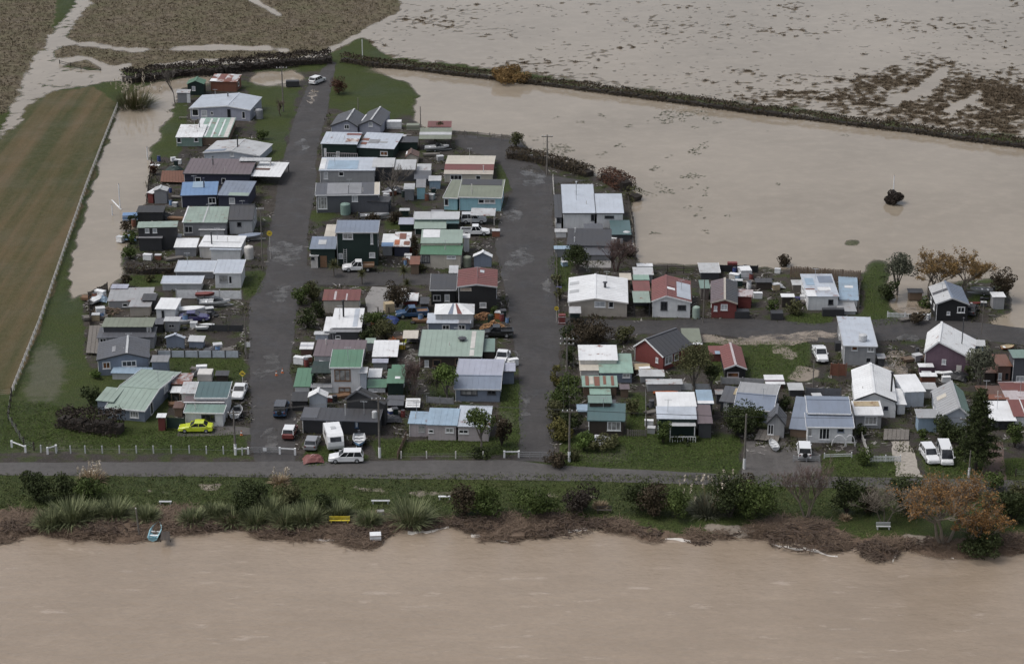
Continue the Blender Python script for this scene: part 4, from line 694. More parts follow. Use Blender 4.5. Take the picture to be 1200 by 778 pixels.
# ---- small lean-tos and shelters squeezed between the houses
for a in [('plain grey lean-to between the black shed and white stepped bach',(195,290,213,290,278,274,'midgrey','midgrey')),('black tar roofed lean-to beside the grey garden shed',(160,260,192,260,249,241,'dark','dark')),('dark netting shelter behind the pale patched roof',(463,177,490,177,167,160,'charcoal','darkgreen')),('long pale tin shed behind the white roofed bach',(757,459,800,459,450,444,'palegrey','grey')),('low tan tin shelter below the angled red house',(744,441,762,441,433,426,'tan','timber')),('low silver tin shelter below the angled red house',(749,449,779,449,441,433,'palegrey','grey')),('white roofed wood store behind the blue roofed white house',(962,482,986,482,474,467,'white','charcoal')),('white lid lean-to at the foot of the plum house',(1076,441,1094,441,430,425.5,'white','plum')),('rust and white shelter below the plum house',(1078,452,1098,452,441,436.5,'white','rust')),('pale plywood shed between the garage wing and skylight roof',(1081,467,1098,467,456,448,'palegrey','offwhite')),
 ('light blue tarpaulin roofed porch on the dark grey roofed house',(649,302,668,302,292,288,'skyblue','midgrey')),('pale low porch wall beside the dark grey roofed house',(650,279,665,279,272,268,'palegrey','white')),('beige lean-to behind the white corner house',(726,340,740,340,328,320,'cream','timber')),('grey green glasshouse between the red roofed cottage and the cottage with brown roof',(820,352,832,352,338,328,'seagreen','greywood')),('lilac roofed lean-to in front of the white pergola',(436,434,455,434,425,420,'lilac','grey')),('dark lean-to beside the steel storage cabin',(177,391,192,391,380,373,'slate','dark')),('added black block standing in for the dark gap between the grey bach and white box shed',(166,366,183,366,352,344,'charcoal','dark')),('brown stair shed beside the dark red house',(1152,449,1167,449,437,430,'brown','darkwood')),('charcoal lean-to behind the bare grey tree yard',(440,248,458,248,240,233,'charcoal','dark')),('small grey hut between the aqua house and the sage bach',(505,262,520,262,252,246,'midgrey','charcoal')),  # black block by the white box shed is added to stand for a dark gap
 ('rusty lean-to along the cream house side path',(480,322,492,322,310,300,'rust','timber')),('dark woodshed beside the blue pickup',(492,366,503,366,356,348,'charcoal','darkwood')),('pale plastic glasshouse in the overgrown garden',(428,412,440,412,402,396,'palegreen','palegrey')),('brown tool shed behind the dark green panel fence',(203,489,215,489,478,470,'brown','timber')),('dark wood store behind the white bach with green roof',(252,448,268,448,440,434,'charcoal','darkwood')),('low brown hut beside the rust and mint striped roof',(726,466,738,466,456,450,'purplebrown','timber')),('charcoal hut between the teal roofed house and the lawn strip',(712,482,722,482,474,468,'charcoal','darkwood')),('grey hut behind the slate shed',(838,474,848,474,462,456,'grey','charcoal')),('tin lean-to against the two storey box house',(1028,430,1038,430,420,414,'grey','charcoal')),('dark shelter in the eastern junk yard',(885,340,905,340,331,326,'charcoal','darkwood')),('grey hut behind the patchwork blue roof',(928,342,944,342,334,328,'palegrey','greywood')),('brown hut in the flooded garden',(1064,352,1082,352,343,338,'charcoal','timber'))]:
    q = a[1]; house('shed', a[0], V(*q[:6], 'M', q[6], q[7], s=.06, rust=.06 if q[6] in ('white','palegrey','grey') else 0))
# ================================================================ vegetation
def leafm(c0, c1, name='leaves'):
    k = ('leaf', c0, c1)
    if k in MATS: return MATS[k]
    t = NT(name); a = t.n('Attribute', attribute_name='tint'); n = t.noise(.8, 2)
    t.color(t.mix(t.math('ADD', t.math('MULTIPLY', a.outputs['Fac'], .75), t.math('MULTIPLY', n, .25)), c0, c1)); t.rough(.65)
    t.b.inputs['Specular IOR Level'].default_value = .12; MATS[k] = t.m; return t.m
LEAF = dict(dark=((.012,.018,.008),(.060,.075,.028)), green=((.022,.036,.010),(.095,.125,.038)), bright=((.03,.055,.012),(.13,.18,.05)), olive=((.03,.033,.014),(.125,.125,.058)), brown=((.020,.016,.010),(.082,.064,.042)),
 purple=((.016,.013,.011),(.060,.048,.040)), gold=((.09,.055,.022),(.29,.19,.08)), orange=((.10,.05,.018),(.33,.185,.07)), grey=((.035,.04,.028),(.15,.155,.11)), flax=((.030,.042,.018),(.25,.27,.145)), yellow=((.035,.036,.010),(.16,.145,.05)), tan=((.12,.085,.05),(.42,.33,.22)), red=((.035,.018,.012),(.125,.065,.045)))
BARK = dict(dark=(.035,.028,.023), grey=(.13,.115,.10), pale=(.17,.145,.115), red=(.10,.062,.055))
def frames(d):                                               # two unit vectors across each direction in d (N,3)
    up = np.where(np.abs(d[:, 2:3]) > .9, np.array([[1., 0, 0]]), np.array([[0, 0, 1.]])); r = np.cross(d, up); r /= np.linalg.norm(r, axis=1, keepdims=True)+1e-9
    return r, np.cross(r, d)
def leaf_quads(P, N, L, Wd):
    N = N/(np.linalg.norm(N, axis=1, keepdims=True)+1e-9); r, u = frames(N); a = RNG.random(len(P))*2*np.pi
    e1 = (r*np.cos(a)[:, None]+u*np.sin(a)[:, None])*(L*.5)[:, None]; e2 = np.cross(N, e1); e2 = e2/(np.linalg.norm(e2, axis=1, keepdims=True)+1e-9)*(Wd*.5)[:, None]
    return np.stack([P-e1, P+e2*.9, P+e1, P-e2*.9], 1)
def crown(w, h, z0=0.0, n=None, leaf=.24, nl=None, tight=.25, flat_=1.0):
    """leaf cards on many small lobes spread through an ellipsoid crown"""
    nl = nl or int(10+w*h*.9); rx, rz = w/2, h/2
    d = RNG.normal(size=(nl, 3)); d /= np.linalg.norm(d, axis=1, keepdims=True); d[:, 2] = np.abs(d[:, 2])*1.15-.35 if z0 > 0 else np.clip(d[:, 2]*1.1+.05, -.95, 1)
    rr = (RNG.random(nl)**.45)[:, None]*.78
    C = d*rr*np.array([rx, rx, rz])+np.array([0, 0, rz]); R = RNG.uniform(.20, .40, nl)*min(rx, rz*1.3)+.12
    n = n or int(min(7000, max(420, 44*(w*h*2.4+w*w))))
    k = RNG.choice(nl, n, p=R**2/np.sum(R**2)); e = RNG.normal(size=(n, 3)); e /= np.linalg.norm(e, axis=1, keepdims=True)
    P = C[k]+e*(R[k]*(1-tight*RNG.random(n)**2))[:, None]*np.array([1, 1, .85])
    P[:, 2] = np.maximum(P[:, 2], .03)+z0
    s = leaf*RNG.uniform(.6, 1.35, n); N = e+RNG.normal(size=(n, 3))*.7
    sx = rx/np.percentile(np.abs(P[:, :2]), 97); P[:, :2] *= sx; P[:, 2] = z0+.02+(P[:, 2]-z0)*h/np.percentile(P[:, 2]-z0, 98.5)
    tint = np.clip(RNG.random(nl)[k]*.55+RNG.random(n)*.45, 0, 1); return leaf_quads(P, N, s*1.3, s*.8), tint
def at(x, y):                                                # ground point with the terrain height there
    p = G(x, y); i = min(max(np.searchsorted(xs, p.x), 1), nx_-1); j = min(max(np.searchsorted(ys, p.y), 1), ny_-1)
    z = float(ZZ[j, i]); p = G(x, y, z); return p
def bush(x, y, w, h, kind, label, name='shrub', cat='shrub', trunk=None, leaf=.24, group=None, n=None):
    """w, h in photo pixels; trunk: share of the height that is bare stem"""
    p = at(x, y); sc = scale_at(p); W_, H_ = w/sc, h/sc/.95; tr = (trunk or 0)*H_
    r = empty(name, p, 0, label, cat, group); V_, ti = crown(W_, H_-tr, tr, n, leaf)
    put('crown' if trunk else 'foliage', quad_mesh(name+'_leaves', V_, leafm(*LEAF[kind]), ti), r)
    mb = MB(); b = .05+.02*W_
    if trunk: mb.tube([(0,0,-.2), (.04*W_,.02,tr*.5), (0,.03*W_,tr+(H_-tr)*.45)], [b*1.6, b*1.15, b*.6], 6)
    for i in range(5):
        a = 2*math.pi*i/5+random.random(); q = .28*W_; mb.tube([(0,0,tr*.8), (q*.5*math.cos(a), q*.5*math.sin(a), tr+(H_-tr)*.3), (q*math.cos(a), q*math.sin(a), tr+(H_-tr)*.62)], [b*.9, b*.6, b*.25], 4)
    mb.build('trunk' if trunk else 'stems', woodm(BARK['dark'] if not trunk else BARK['grey']), r); return r
def bare(x, y, w, h, label, bark='grey',  leaves=None, nleaf=0, seed=1, lean=0, stems=1, name='bare_tree', low=.22, twigs=900, twl=.8, twigc=None):
    p = at(x, y); sc = scale_at(p); W_, H_ = w/sc, h/sc/.95; rd = random.Random(seed); r = empty(name, p, 0, label, 'tree')
    mb = MB(); tips = []
    def grow_(a, d, L, R, lv):
        pts = [a]; q = a; dd = d.copy(); k = 3
        for i in range(k):
            dd = (dd+Vector((rd.uniform(-.2,.2), rd.uniform(-.2,.2), rd.uniform(-.05,.18)))).normalized(); q = q+dd*L/k; pts.append(q)
        mb.tube(pts, [R*(1-.45*i/k) for i in range(k+1)], 5 if lv < 2 else 3, False)
        if lv >= 4: tips.append((pts[0], pts[-1], dd)); return
        for i in range(rd.choice((2, 3, 3)) if lv else 5):
            f = rd.uniform(.35, 1.0); b = a.lerp(q, f) if lv else pts[2].lerp(pts[3], rd.random())
            az = rd.uniform(0, 2*math.pi); sp = rd.uniform(.35, .85)*(1.25 if lv == 0 else 1)
            nd = (dd+Vector((math.cos(az)*sp*W_/H_*1.1, math.sin(az)*sp*W_/H_*1.1, rd.uniform(-.1, .25)))).normalized()
            grow_(b, nd, L*rd.uniform(.55, .82), R*.55, lv+1)
    for s_ in range(stems):
        az = 2*math.pi*s_/max(1, stems)+.4; d0 = Vector((math.cos(az)*.35*(stems > 1)+lean, math.sin(az)*.25*(stems > 1), 1)).normalized()
        grow_(Vector((math.cos(az)*.2*(stems > 1), 0, -.25)), d0, H_*(low+.10), .019*H_/stems**.3, 0)
    # fit the branches into the wanted crown size
    zz = [v[2] for v in mb.v]; xw = [abs(v[0]) for v in mb.v]; fz = (H_*.93)/max(zz); fx = (W_*.47)/max(sorted(xw)[int(len(xw)*.985)], .1); fx = min(fx, 2.2)
    mb.v = [(v[0]*fx, v[1]*fx, v[2]*fz if v[2] > 0 else v[2]) for v in mb.v]
    S3 = lambda v: Vector((v.x*fx, v.y*fx, v.z*fz)); tips = [(S3(a), S3(b), d) for a, b, d in tips]
    mb.build('trunk', woodm(BARK[bark]), r)
    n = twigs; k = RNG.integers(0, len(tips), n); A_ = np.array([tuple(t_[0]) for t_ in tips])[k]; B_ = np.array([tuple(t_[1]) for t_ in tips])[k]
    st = A_+(B_-A_)*RNG.random((n, 1)); d = RNG.normal(size=(n, 3))*.6+(B_-A_)/(np.linalg.norm(B_-A_, axis=1, keepdims=True)+1e-9); d /= np.linalg.norm(d, axis=1, keepdims=True)
    ln = RNG.uniform(.4, 1.1, n)*twl; rr_, uu_ = frames(d); wv = rr_*.014; en = st+d*ln[:, None]; put('twigs', quad_mesh('twigs', np.stack([st-wv, st+wv, en+wv*.4, en-wv*.4], 1), woodm(BARK[twigc or bark])), r)
    if leaves:
        k = RNG.integers(0, n, nleaf); P = st[k]+(en[k]-st[k])*RNG.random((nleaf, 1))+RNG.normal(size=(nleaf, 3))*.10; P[:, 2] = np.maximum(P[:, 2], .1); s_ = RNG.uniform(.10, .24, nleaf)
        put('crown', quad_mesh('leaves', leaf_quads(P, RNG.normal(size=(nleaf, 3)), s_*1.5, s_*.8), leafm(*LEAF[leaves]), RNG.random(nleaf)), r)
    return r
def blades(n, R, L, wid, el=(30, 85), droop=.5, base=.35):
    az = RNG.random(n)*2*np.pi; e = np.radians(RNG.uniform(el[0], el[1], n)); ln = L*RNG.uniform(.6, 1.1, n)
    d = np.stack([np.cos(az)*np.cos(e), np.sin(az)*np.cos(e), np.sin(e)], 1); rr = R*base*np.sqrt(RNG.random(n)); p0 = np.stack([np.cos(az)*rr, np.sin(az)*rr, np.zeros(n)], 1)
    sd = np.stack([-np.sin(az), np.cos(az), np.zeros(n)], 1)*wid*.5; out = []; pts = [p0]
    for i in range(3):
        d = d.copy(); d[:, 2] -= droop*.33*(i > 0); d /= np.linalg.norm(d, axis=1, keepdims=True); pts.append(pts[-1]+d*(ln/3)[:, None])
    for i in range(3):
        f0, f1 = (1, 1, .8)[i], (1, .8, .15)[i]; out.append(np.stack([pts[i]-sd*f0, pts[i]+sd*f0, pts[i+1]+sd*f1, pts[i+1]-sd*f1], 1))
    return np.concatenate(out), np.tile(RNG.random(n), 3), pts[3]
def flax(x, y, w, h, label, plumes=0, kind='flax', name='flax_bush', cat='flax', n=190, group=None):
    p = at(x, y); sc = scale_at(p); W_, H_ = w/sc, h/sc/.95; r = empty(name, p, 0, label, cat, group)
    V_, ti, tip = blades(int(n*3), W_/2, min(H_, W_*.55)*1.12, .085, (12, 82), .55, .85); V_[:, :, 2] = np.maximum(V_[:, :, 2], .02); put('leaves', quad_mesh('strap_leaves', V_, leafm(*LEAF[kind]), ti), r)
    if plumes:
        Vs, t2, tip = blades(plumes, W_/2, H_*1.05, .03, (48, 86), .12, .5); put('stalks', quad_mesh('stalks', Vs, leafm(*LEAF['tan']), t2), r)
        k = np.repeat(np.arange(plumes), 16); P = tip[k]+np.stack([RNG.normal(size=len(k))*.06, RNG.normal(size=len(k))*.06, RNG.uniform(-.45, .25, len(k))], 1); s_ = RNG.uniform(.12, .24, len(k))
        put('plumes', quad_mesh('plumes', leaf_quads(P, RNG.normal(size=(len(k), 3)), s_*1.6, s_*.7), leafm((.30,.25,.19),(.62,.56,.47)), RNG.random(len(k))), r)
    return r
def hedge(pts, h, th, kind, label, name='hedge', dens=55, leaf=.26, ragged=.5):
    P = [at(*q) for q in pts]; r = empty(name, P[0], 0, label, 'hedge'); Q = []; N = []; core = MB(); o = P[0]; L_ = 0
    for a, b in zip(P, P[1:]):
        d = b-a; L = d.length; u = d/L; s_ = Vector((-u.y, u.x, 0)); n = int(L*(2*h+th)*dens/4)
        f = RNG.random(n)*L; c = RNG.random(n)*(2*h+th); top = .62+ragged*fbm((f+L_)/2.3, f*0+len(pts), 77); hh = h*top*1.15; jit = RNG.normal(size=(n, 3))*.14*np.array([1, 1, 1.2])
        fr = c < h; tp = (c >= h) & (c < h+th); off = np.where(fr, -th/2, np.where(tp, c-h-th/2, th/2)); z = np.where(fr, c/h*hh, np.where(tp, hh-np.abs(off/th)**2*h*.3, (c-h-th)/h*hh)); off = off*(1-.25*(z/np.maximum(hh, .1))**2)
        base = np.array(tuple(a-o)); q = base+np.outer(f, np.array(tuple(u)))+np.outer(off*(.8+.5*fbm((f+L_)/1.9, f*0+3, 5)), np.array(tuple(s_)))+np.outer(z, [0, 0, 1])+jit; Q.append(q); N.append(np.outer(np.sign(off+1e-6), np.array(tuple(s_)))*.6+np.array([0, 0, .6])+RNG.normal(size=(n, 3))*.7)
        k = max(2, int(L/1.2))
        for i in range(k): a0 = a-o+u*(L*i/k); a1 = a-o+u*(L*(i+1)/k+.05); hv = h*(.34+.24*random.random()); core.bar(a0+Vector((0,0,hv/2)), a1+Vector((0,0,hv/2)), th*.62, hv)
        L_ += L
    Q = np.concatenate(Q); N = np.concatenate(N); s_ = leaf*RNG.uniform(.6, 1.4, len(Q)); ti = np.clip(.6*fbm(Q[:, 0]/1.6, Q[:, 1]/1.6+Q[:, 2], 9)+.5*RNG.random(len(Q))-.05, 0, 1)
    put('foliage', quad_mesh('hedge_leaves', leaf_quads(Q, N, s_*1.4, s_*.75), leafm(*LEAF[kind]), ti), r); core.build('filler_core', woodm(BARK['dark']), r); return r  # dark boxes added inside the hedge so nothing shows through the leaves
def pine(x, y, w, h, label):
    p = at(x, y); sc = scale_at(p); W_, H_ = w/sc, h/sc/.95; r = empty('pine_tree', p, 0, label, 'tree'); mb = MB(); mb.tube([(0,0,-.2), (.1,0,H_*.5), (0,.05,H_*.97)], [.26, .17, .03], 7); Q = []; N = []
    for i in range(90):
        f = .16+.82*(i/90); z = H_*f; az = i*2.4+random.random()*.5; L = W_*.55*(1-f)**.75*(.65+.5*random.random())+.25; dr = -.05+.25*f
        tip = Vector((math.cos(az)*L, math.sin(az)*L, z+L*dr)); mb.tube([(0,0,z-.1), Vector((math.cos(az)*L*.5, math.sin(az)*L*.5, z+L*dr*.3)), tip], [.05, .035, .015], 3, False)
        n = int(30+55*L); f_ = .25+.75*RNG.random(n)**.7; q = np.array([math.cos(az), math.sin(az), dr])*L*f_[:, None]+np.array([0, 0, z])+RNG.normal(size=(n, 3))*np.array([.24, .24, .14]); Q.append(q); N.append(RNG.normal(size=(n, 3))+[0, 0, .5])
    mb.build('trunk', woodm(BARK['dark']), r); Q = np.concatenate(Q); N = np.concatenate(N); s_ = RNG.uniform(.16, .34, len(Q))
    put('crown', quad_mesh('needles', leaf_quads(Q, N, s_*1.6, s_*.5), leafm(*LEAF['dark']), RNG.random(len(Q))), r)
def palm(x, y, w, h, label):
    p = at(x, y); sc = scale_at(p); W_, H_ = w/sc, h/sc/.95; r = empty('cabbage_tree', p, 0, label, 'tree'); MB().tube([(0,0,-.2), (.05,0,H_*.3), (0,0,H_*.6)], [.14, .11, .10], 6).build('trunk', woodm(BARK['grey']), r)
    V_, ti, _ = blades(170, .2, W_*.55, .07, (-35, 88), .35, .6); V_[:, :, 2] += H_*.58; put('crown', quad_mesh('palm_leaves', V_, leafm(*LEAF['olive']), ti), r)

hedge([(146,97),(175,94),(215,88),(262,86),(300,80),(345,76),(388,73)], 2.6, 4.2, 'purple', 'long dark bramble hedge behind the west row above the flooded corner', dens=60, leaf=.34)
hedge([(402,72),(432,77),(480,82),(540,90),(600,97),(650,103),(700,109),(760,117),(800,122),(880,133),(950,142),(1020,150),(1080,158),(1140,166),(1210,175),(1320,190)], 1.7, 2.6, 'brown', 'straight dark hedgerow running between the flooded paddock and the tussock field', dens=60, leaf=.32)
hedge([(596,184),(618,187),(645,193),(670,200),(692,207)], 2.4, 2.8, 'brown', 'clipped brown hedge behind the power pole at the floodwater', ragged=.12, dens=95)
hedge([(709,210),(722,216),(735,224)], 3.0, 3.2, 'red', 'clipped reddish hedge block standing in the floodwater beside the large white house', ragged=.12, dens=95)
hedge([(736,232),(748,238)], 2.6, 3.0, 'olive', 'short olive green hedge at the floodwater corner', ragged=.3)
hedge([(148,319),(168,321),(204,320)], 1.7, .9, 'brown', 'brushwood hedge behind the little lawn on the west side', ragged=.3)
hedge([(72,497),(100,503),(143,507)], 2.6, 2.6, 'purple', 'dark purple brown hedge beside the blue grey house with the sage roof', ragged=.6, dens=130)
hedge([(250,292+45),(250,338)], .5, .5, 'olive', 'x') if 0 else None
def B(*a, **k): return bush(*a, **k)
flax(158,127,40,34,'big pampas clump with cream plumes in the flooded corner',70,'olive','pampas_grass','pampas',260)
bare(205,121,30,42,'bare grey tree beside the narrow grey tin shed',seed=3,low=.3); bare(329,136,12,22,'thin reddish bare sapling on the lawn beside the lilac house','red',seed=4,twigs=300)
B(397,110,20,18,'red','rounded rust red bush on the lawn above the twin gabled house',leaf=.2)
B(308,164,13,11,'green','small green bush on the lawn in front of the lilac house'); B(597,98,40,18,'gold','golden bush growing out of the long hedgerow',leaf=.28); B(1046,241,21,15,'purple','dark bush island with white marker pole in the floodwater',n=4200)
B(153,286,15,13,'green','green bush at the water edge beside the black two level shed'); B(152,304,17,14,'green','green bush between the black shed and the brushwood hedge'); B(148,345-8,11,14,'brown','brown twiggy bush at the end of the brushwood hedge')
B(107,476,22,22,'dark','tall dark green shrub beside the sage roofed house'); B(112,443,13,9,'bright','light green bush beside the dark grey gabled house'); B(180,205,10,14,'red','dark red shrub beside the timber deck')
bare(461,238,48,50,'bare grey tree in the yard in front of the stepped pale roofs',seed=11,low=.2,twigs=1500); B(466,360,28,28,'brown','dark brown bush between the concrete yard and the white cabin')
palm(391,324,17,22,'spiky cabbage tree beside the white flatbed pickup cab'); palm(424,333,14,20,'spiky cabbage tree beside the pickup tray'); palm(473,331,18,22,'spiky cabbage tree north of the lane near the rusty orange roof'); palm(477,341,14,14,'short cabbage tree on the concrete yard corner')
B(353,357,20,22,'green','green shrub at the corner of the lane and west road'); B(366,352,24,22,'olive','olive shrub beside the cream shed with the red roof'); B(361,384,22,22,'dark','dark green shrub beside the grey house with white roof'); B(372,372,16,18,'dark','dark shrub between the red rusty shed and the road')
B(440,388,30,22,'green','overgrown green garden bush beside the grey house with white roof'); B(452,398,26,22,'olive','olive garden bush beside the orange float pile'); B(433,400,20,14,'dark','low dark garden bush behind the white pergola')
bare(485,463,28,46,'reddish leafless shrub beside the dark green shed','red',seed=21,stems=4,twigs=2200,low=.25); bare(506,466,22,30,'thin bare shrub next to the round green tree','grey','olive',350,seed=22,stems=3)
B(523,468,28,40,'bright','round green tree beside the blue grey house with lilac roof',name='round_tree',cat='tree',trunk=.2); B(563,531,34,50,'green','lawn tree with open crown in front of the pinkish white bach',name='lawn_tree',cat='tree',trunk=.45); B(588,522,20,34,'brown','brown shrub at the road end of the pinkish white bach'); B(562,535,24,10,'dark','low dark shrub around the foot of the lawn tree')
B(676,318,32,28,'dark','round dark green tree beside the corner house',name='round_tree',cat='tree',trunk=.1); bare(722,318,44,42,'brown twiggy bare shrub behind the corner house','red',seed=31,stems=4,twigs=2200)
B(694,402,50,28,'brown','broad dark bush on the lane corner opposite the corner house'); B(666,404,18,22,'dark','dark shrub at the east road corner'); B(733,402,22,18,'olive','olive shrub beside the angled red house')
B(655,452,18,22,'yellow','yellow green shrub beside the east road'); B(668,458,24,20,'green','green shrub beside the rust and mint striped roof'); B(662,478,34,24,'green','large rounded green shrub along the east road'); B(652,492,24,22,'olive','olive fern like shrub along the east road'); B(655,514,30,22,'yellow','yellow flecked shrub along the east road'); B(668,505,26,24,'dark','dark shrub behind the yellow flecked shrub'); B(684,528,20,22,'bright','clipped round green bush on the front lawn'); B(704,524,38,14,'olive','low olive hedge plants in front of the teal roofed house'); B(652,546,26,14,'brown','brown shrub at the east road mouth'); B(672,538,20,12,'olive','trailing olive shrub under the power pole'); B(740,486,18,18,'olive','olive shrub beside the fenced strip of lawn'); B(666,428,16,22,'dark','dark leafy shrub under the double pole')
B(812,458,42,54,'olive','feathery olive tree behind the white roofed bach',name='feathery_tree',cat='tree',trunk=.15,leaf=.2); B(833,458,20,32,'dark','dark green tree beside the red roofed garage',name='dark_tree',cat='tree',trunk=.15); B(777,519,17,26,'green','ivy clad bush against the balustrade porch'); B(862,507,46,34,'dark','dark green shrub mass between the slate shed and driveway'); B(885,502,24,24,'green','green shrub in front of the blue grey roofed house'); B(800,516,34,6,'dark','low plants along the balustrade porch')
B(1013,544,18,20,'green','round green bush inside the picket fence'); B(1147,456,34,48,'grey','grey green tree between the plum house and the dark red house',name='grey_green_tree',cat='tree',trunk=.15); pine(1143,550,52,98,'tall dark pine beside the white van'); B(1108,512,34,24,'dark','dark shrub in front of the blue front wing'); B(1126,520,28,20,'dark','dark shrub between the van and the pine'); B(1189,524,20,28,'green','green shrub in front of the bright red roof')
bare(1090,350,66,58,'golden leaved willow on the flooded garden beside the black cottage','pale','gold',6500,seed=41,stems=3,name='willow_tree',twigs=1600); bare(1124,348,74,58,'spreading golden willow leaning over the black cottage roof','pale','gold',6000,seed=43,lean=.35,stems=2,name='willow_tree',twigs=1600)
B(1050,348,34,50,'grey','dusky grey tree at the flooded garden gate',name='grey_tree',cat='tree',trunk=.25); B(1041,352,22,24,'dark','dark bush at the foot of the dusky grey tree'); B(1074,378,20,12,'brown','brown bush on the lane beside the black cottage'); B(1173,352,26,36,'brown','dark brown shrub behind the narrow grey shed'); B(920,313,18,13,'brown','brown bush behind the paling fence'); B(1084,362,16,12,'green','green planting in the flooded garden'); B(932,368,20,16,'olive','olive shrub in front of the shed with the white roof'); B(578,372,10,12,'green','potted green shrub beside the firewood stack'); B(517,150+6,12,12,'dark','dark green shrub beside the wooden fence at the floodwater'); B(605,172,14,16,'olive','olive shrub at the end of the wooden fence'); B(652,335,12,12,'olive','olive shrub beside the blue bin')
for a in [(157,263,13,11,'dark','dark low bush at the flood edge behind the black shed'),(148,272,14,12,'brown','brown tangled bush at the flood edge'),(176,330,10,8,'olive','small olive bush on the little west lawn'),(436,262,16,12,'brown','brown bush beside the aluminium boat'),(462,262,16,14,'brown','brown bush beside the lavender roofed hut'),(486,300,9,24,'brown','brown climbing shrub on the cream house side path'),(493,316,16,7,'olive','low olive plants along the cream house wall'),(655,352,10,14,'olive','olive shrub at the kerb beside the corner house'),(738,300,16,14,'brown','brown shrub in the corner by the pale green roofed shed'),(905,366,14,14,'green','green shrub beside the junk yard planter'),(1070,448,14,14,'brown','brown shrub beside the plum house path'),(1008,512,12,14,'dark','dark shrub at the corner of the large white house'),(1080,520,12,18,'green','green shrub beside the shell driveway'),(1136,446,12,16,'dark','dark shrub under the grey green tree'),(920,480,10,16,'dark','dark shrub beside the tiny slate sleepout')]: B(*a)
# the river bank
for a in [(43,586,30,36,'dark','dark rounded shrub at the west end of the river bank'),(75,584,24,30,'dark','dark shrub between the rounded shrub and dry plume clump'),(108,583,34,24,'green','green shrub below the dry plume clump'),(297,592,36,28,'dark','dark shrub in the middle of the long flax bank'),(283,600,22,22,'dark','small dark shrub among the flax'),(340,590,30,24,'olive','olive shrub among the flax'),(378,598,26,22,'dark','dark shrub beside the yellow bench'),
  (546,603,34,36,'brown','brown half of the twin shrub on the debris bank'),(570,604,34,36,'green','green half of the twin shrub on the debris bank'),(628,602,46,30,'green','broad green shrub on the debris bank'),(680,600,36,30,'purple','dull purple shrub on the debris bank'),(748,598,34,34,'dark','dark shrub at the west end of the thick bank planting'),(768,605,32,40,'brown','brown shrub in the thick bank planting'),(792,606,32,32,'green','green shrub in the thick bank planting'),(855,606,44,52,'dark','tall dark shrub behind the plume grass on the bank'),(884,606,44,46,'green','tall green shrub beside the reddish bare tree'),(868,590,34,34,'brown','brown shrub in the thick bank planting under the driveway'),(992,602,38,42,'dark','dark evergreen shrub between the two bare bank trees'),(1062,602,40,44,'dark','dark evergreen shrub behind the spreading bare tree'),(1020,600,30,30,'brown','brown undergrowth shrub behind the bank bench'),(1163,572,24,20,'green','small green tree behind the orange willow'),(1186,612,40,40,'dark','dark shrub east of the orange willow'),(1150,650,50,34,'dark','dark shrub overhanging the river under the orange willow'),(1194,590,30,24,'olive','olive shrub at the road edge east of the orange willow'),(1075,585,26,22,'brown','brown shrub beside the orange willow trunk')]: B(a[0], a[1], a[2]*1.05, a[3]*.92, *a[4:])
for a in [(84,608,42,30,'spiky flax bush on the bank below the dark shrubs'),(107,604,28,24,'middle flax bush of the western bank group'),(134,603,32,26,'eastern flax bush of the western bank group'),(252,602,22,20,'flax bush at the west end of the long flax bank'),(272,610,32,26,'large flax bush leaning to the river in the long flax bank'),(318,600,30,24,'flax bush beside the dark bank shrub'),(360,609,34,26,'flax bush at the water side of the long flax bank'),(60,614,30,22,'flax bush at the river edge west of the western bank group'),(172,606,24,18,'small flax bush above the rowing boat'),(226,610,26,20,'flax bush alone on the debris bank east of the jetty'),(300,612,30,22,'low flax bush at the water side under the dark bank shrub'),(335,612,30,22,'low flax bush at the water side of the middle flax bank'),(432,612,24,18,'small flax bush beside the grey concrete block'),(395,604,30,28,'flax bush behind the yellow bench'),(482,609,42,30,'lone round flax bush on the debris bank')]: flax(*a)
flax(108,563,24,18,'dry brown plume clump at the roadside',24,'tan','pampas_grass','pampas',90); flax(328,566,18,16,'dry tan grass clump at the roadside above the flax',10,'tan','pampas_grass','pampas',70); flax(830,600,36,46,'tall plume grass with white heads on the bank',30,'grey','pampas_grass','pampas',240); flax(703,594,13,11,'small tan tussock beside the purple shrub',0,'tan','tussock_grass','tussock',90); flax(990,608,10,9,'small tan tussock beside the bank evergreen',0,'tan','tussock_grass','tussock',70)
bare(945,606,72,80,'reddish bare tree with spreading twigs on the root mound','pale',twigc='red',seed=51,stems=3,twigs=3000,low=.2); bare(1036,612,78,54,'spreading bare tree behind the bank bench','pale',seed=52,stems=3,twigs=1600,low=.25)
bare(1106,636,124,74,'orange leaved willow spreading over the river bank','pale','orange',8500,seed=53,stems=3,name='willow_tree',twigs=3200,low=.2,twl=1.5); bare(1142,644,76,52,'smaller orange willow leaning over the river','pale','orange',4200,seed=54,stems=2,lean=.2,name='willow_tree',twigs=1600)

def inpoly(p, x, y):
    k = np.zeros(x.shape, bool)
    for i in range(len(p)):
        (x0, y0), (x1, y1) = p[i], p[(i+1) % len(p)]
        if y0 != y1: k ^= ((y >= y0) != (y >= y1)) & (x < (x1-x0)*(y-y0)/(y1-y0)+x0)
    return k
def road_px(x, y): return inpoly(west_road, x, y) | inpoly(east_road, x, y) | inpoly(main_road, x, y)
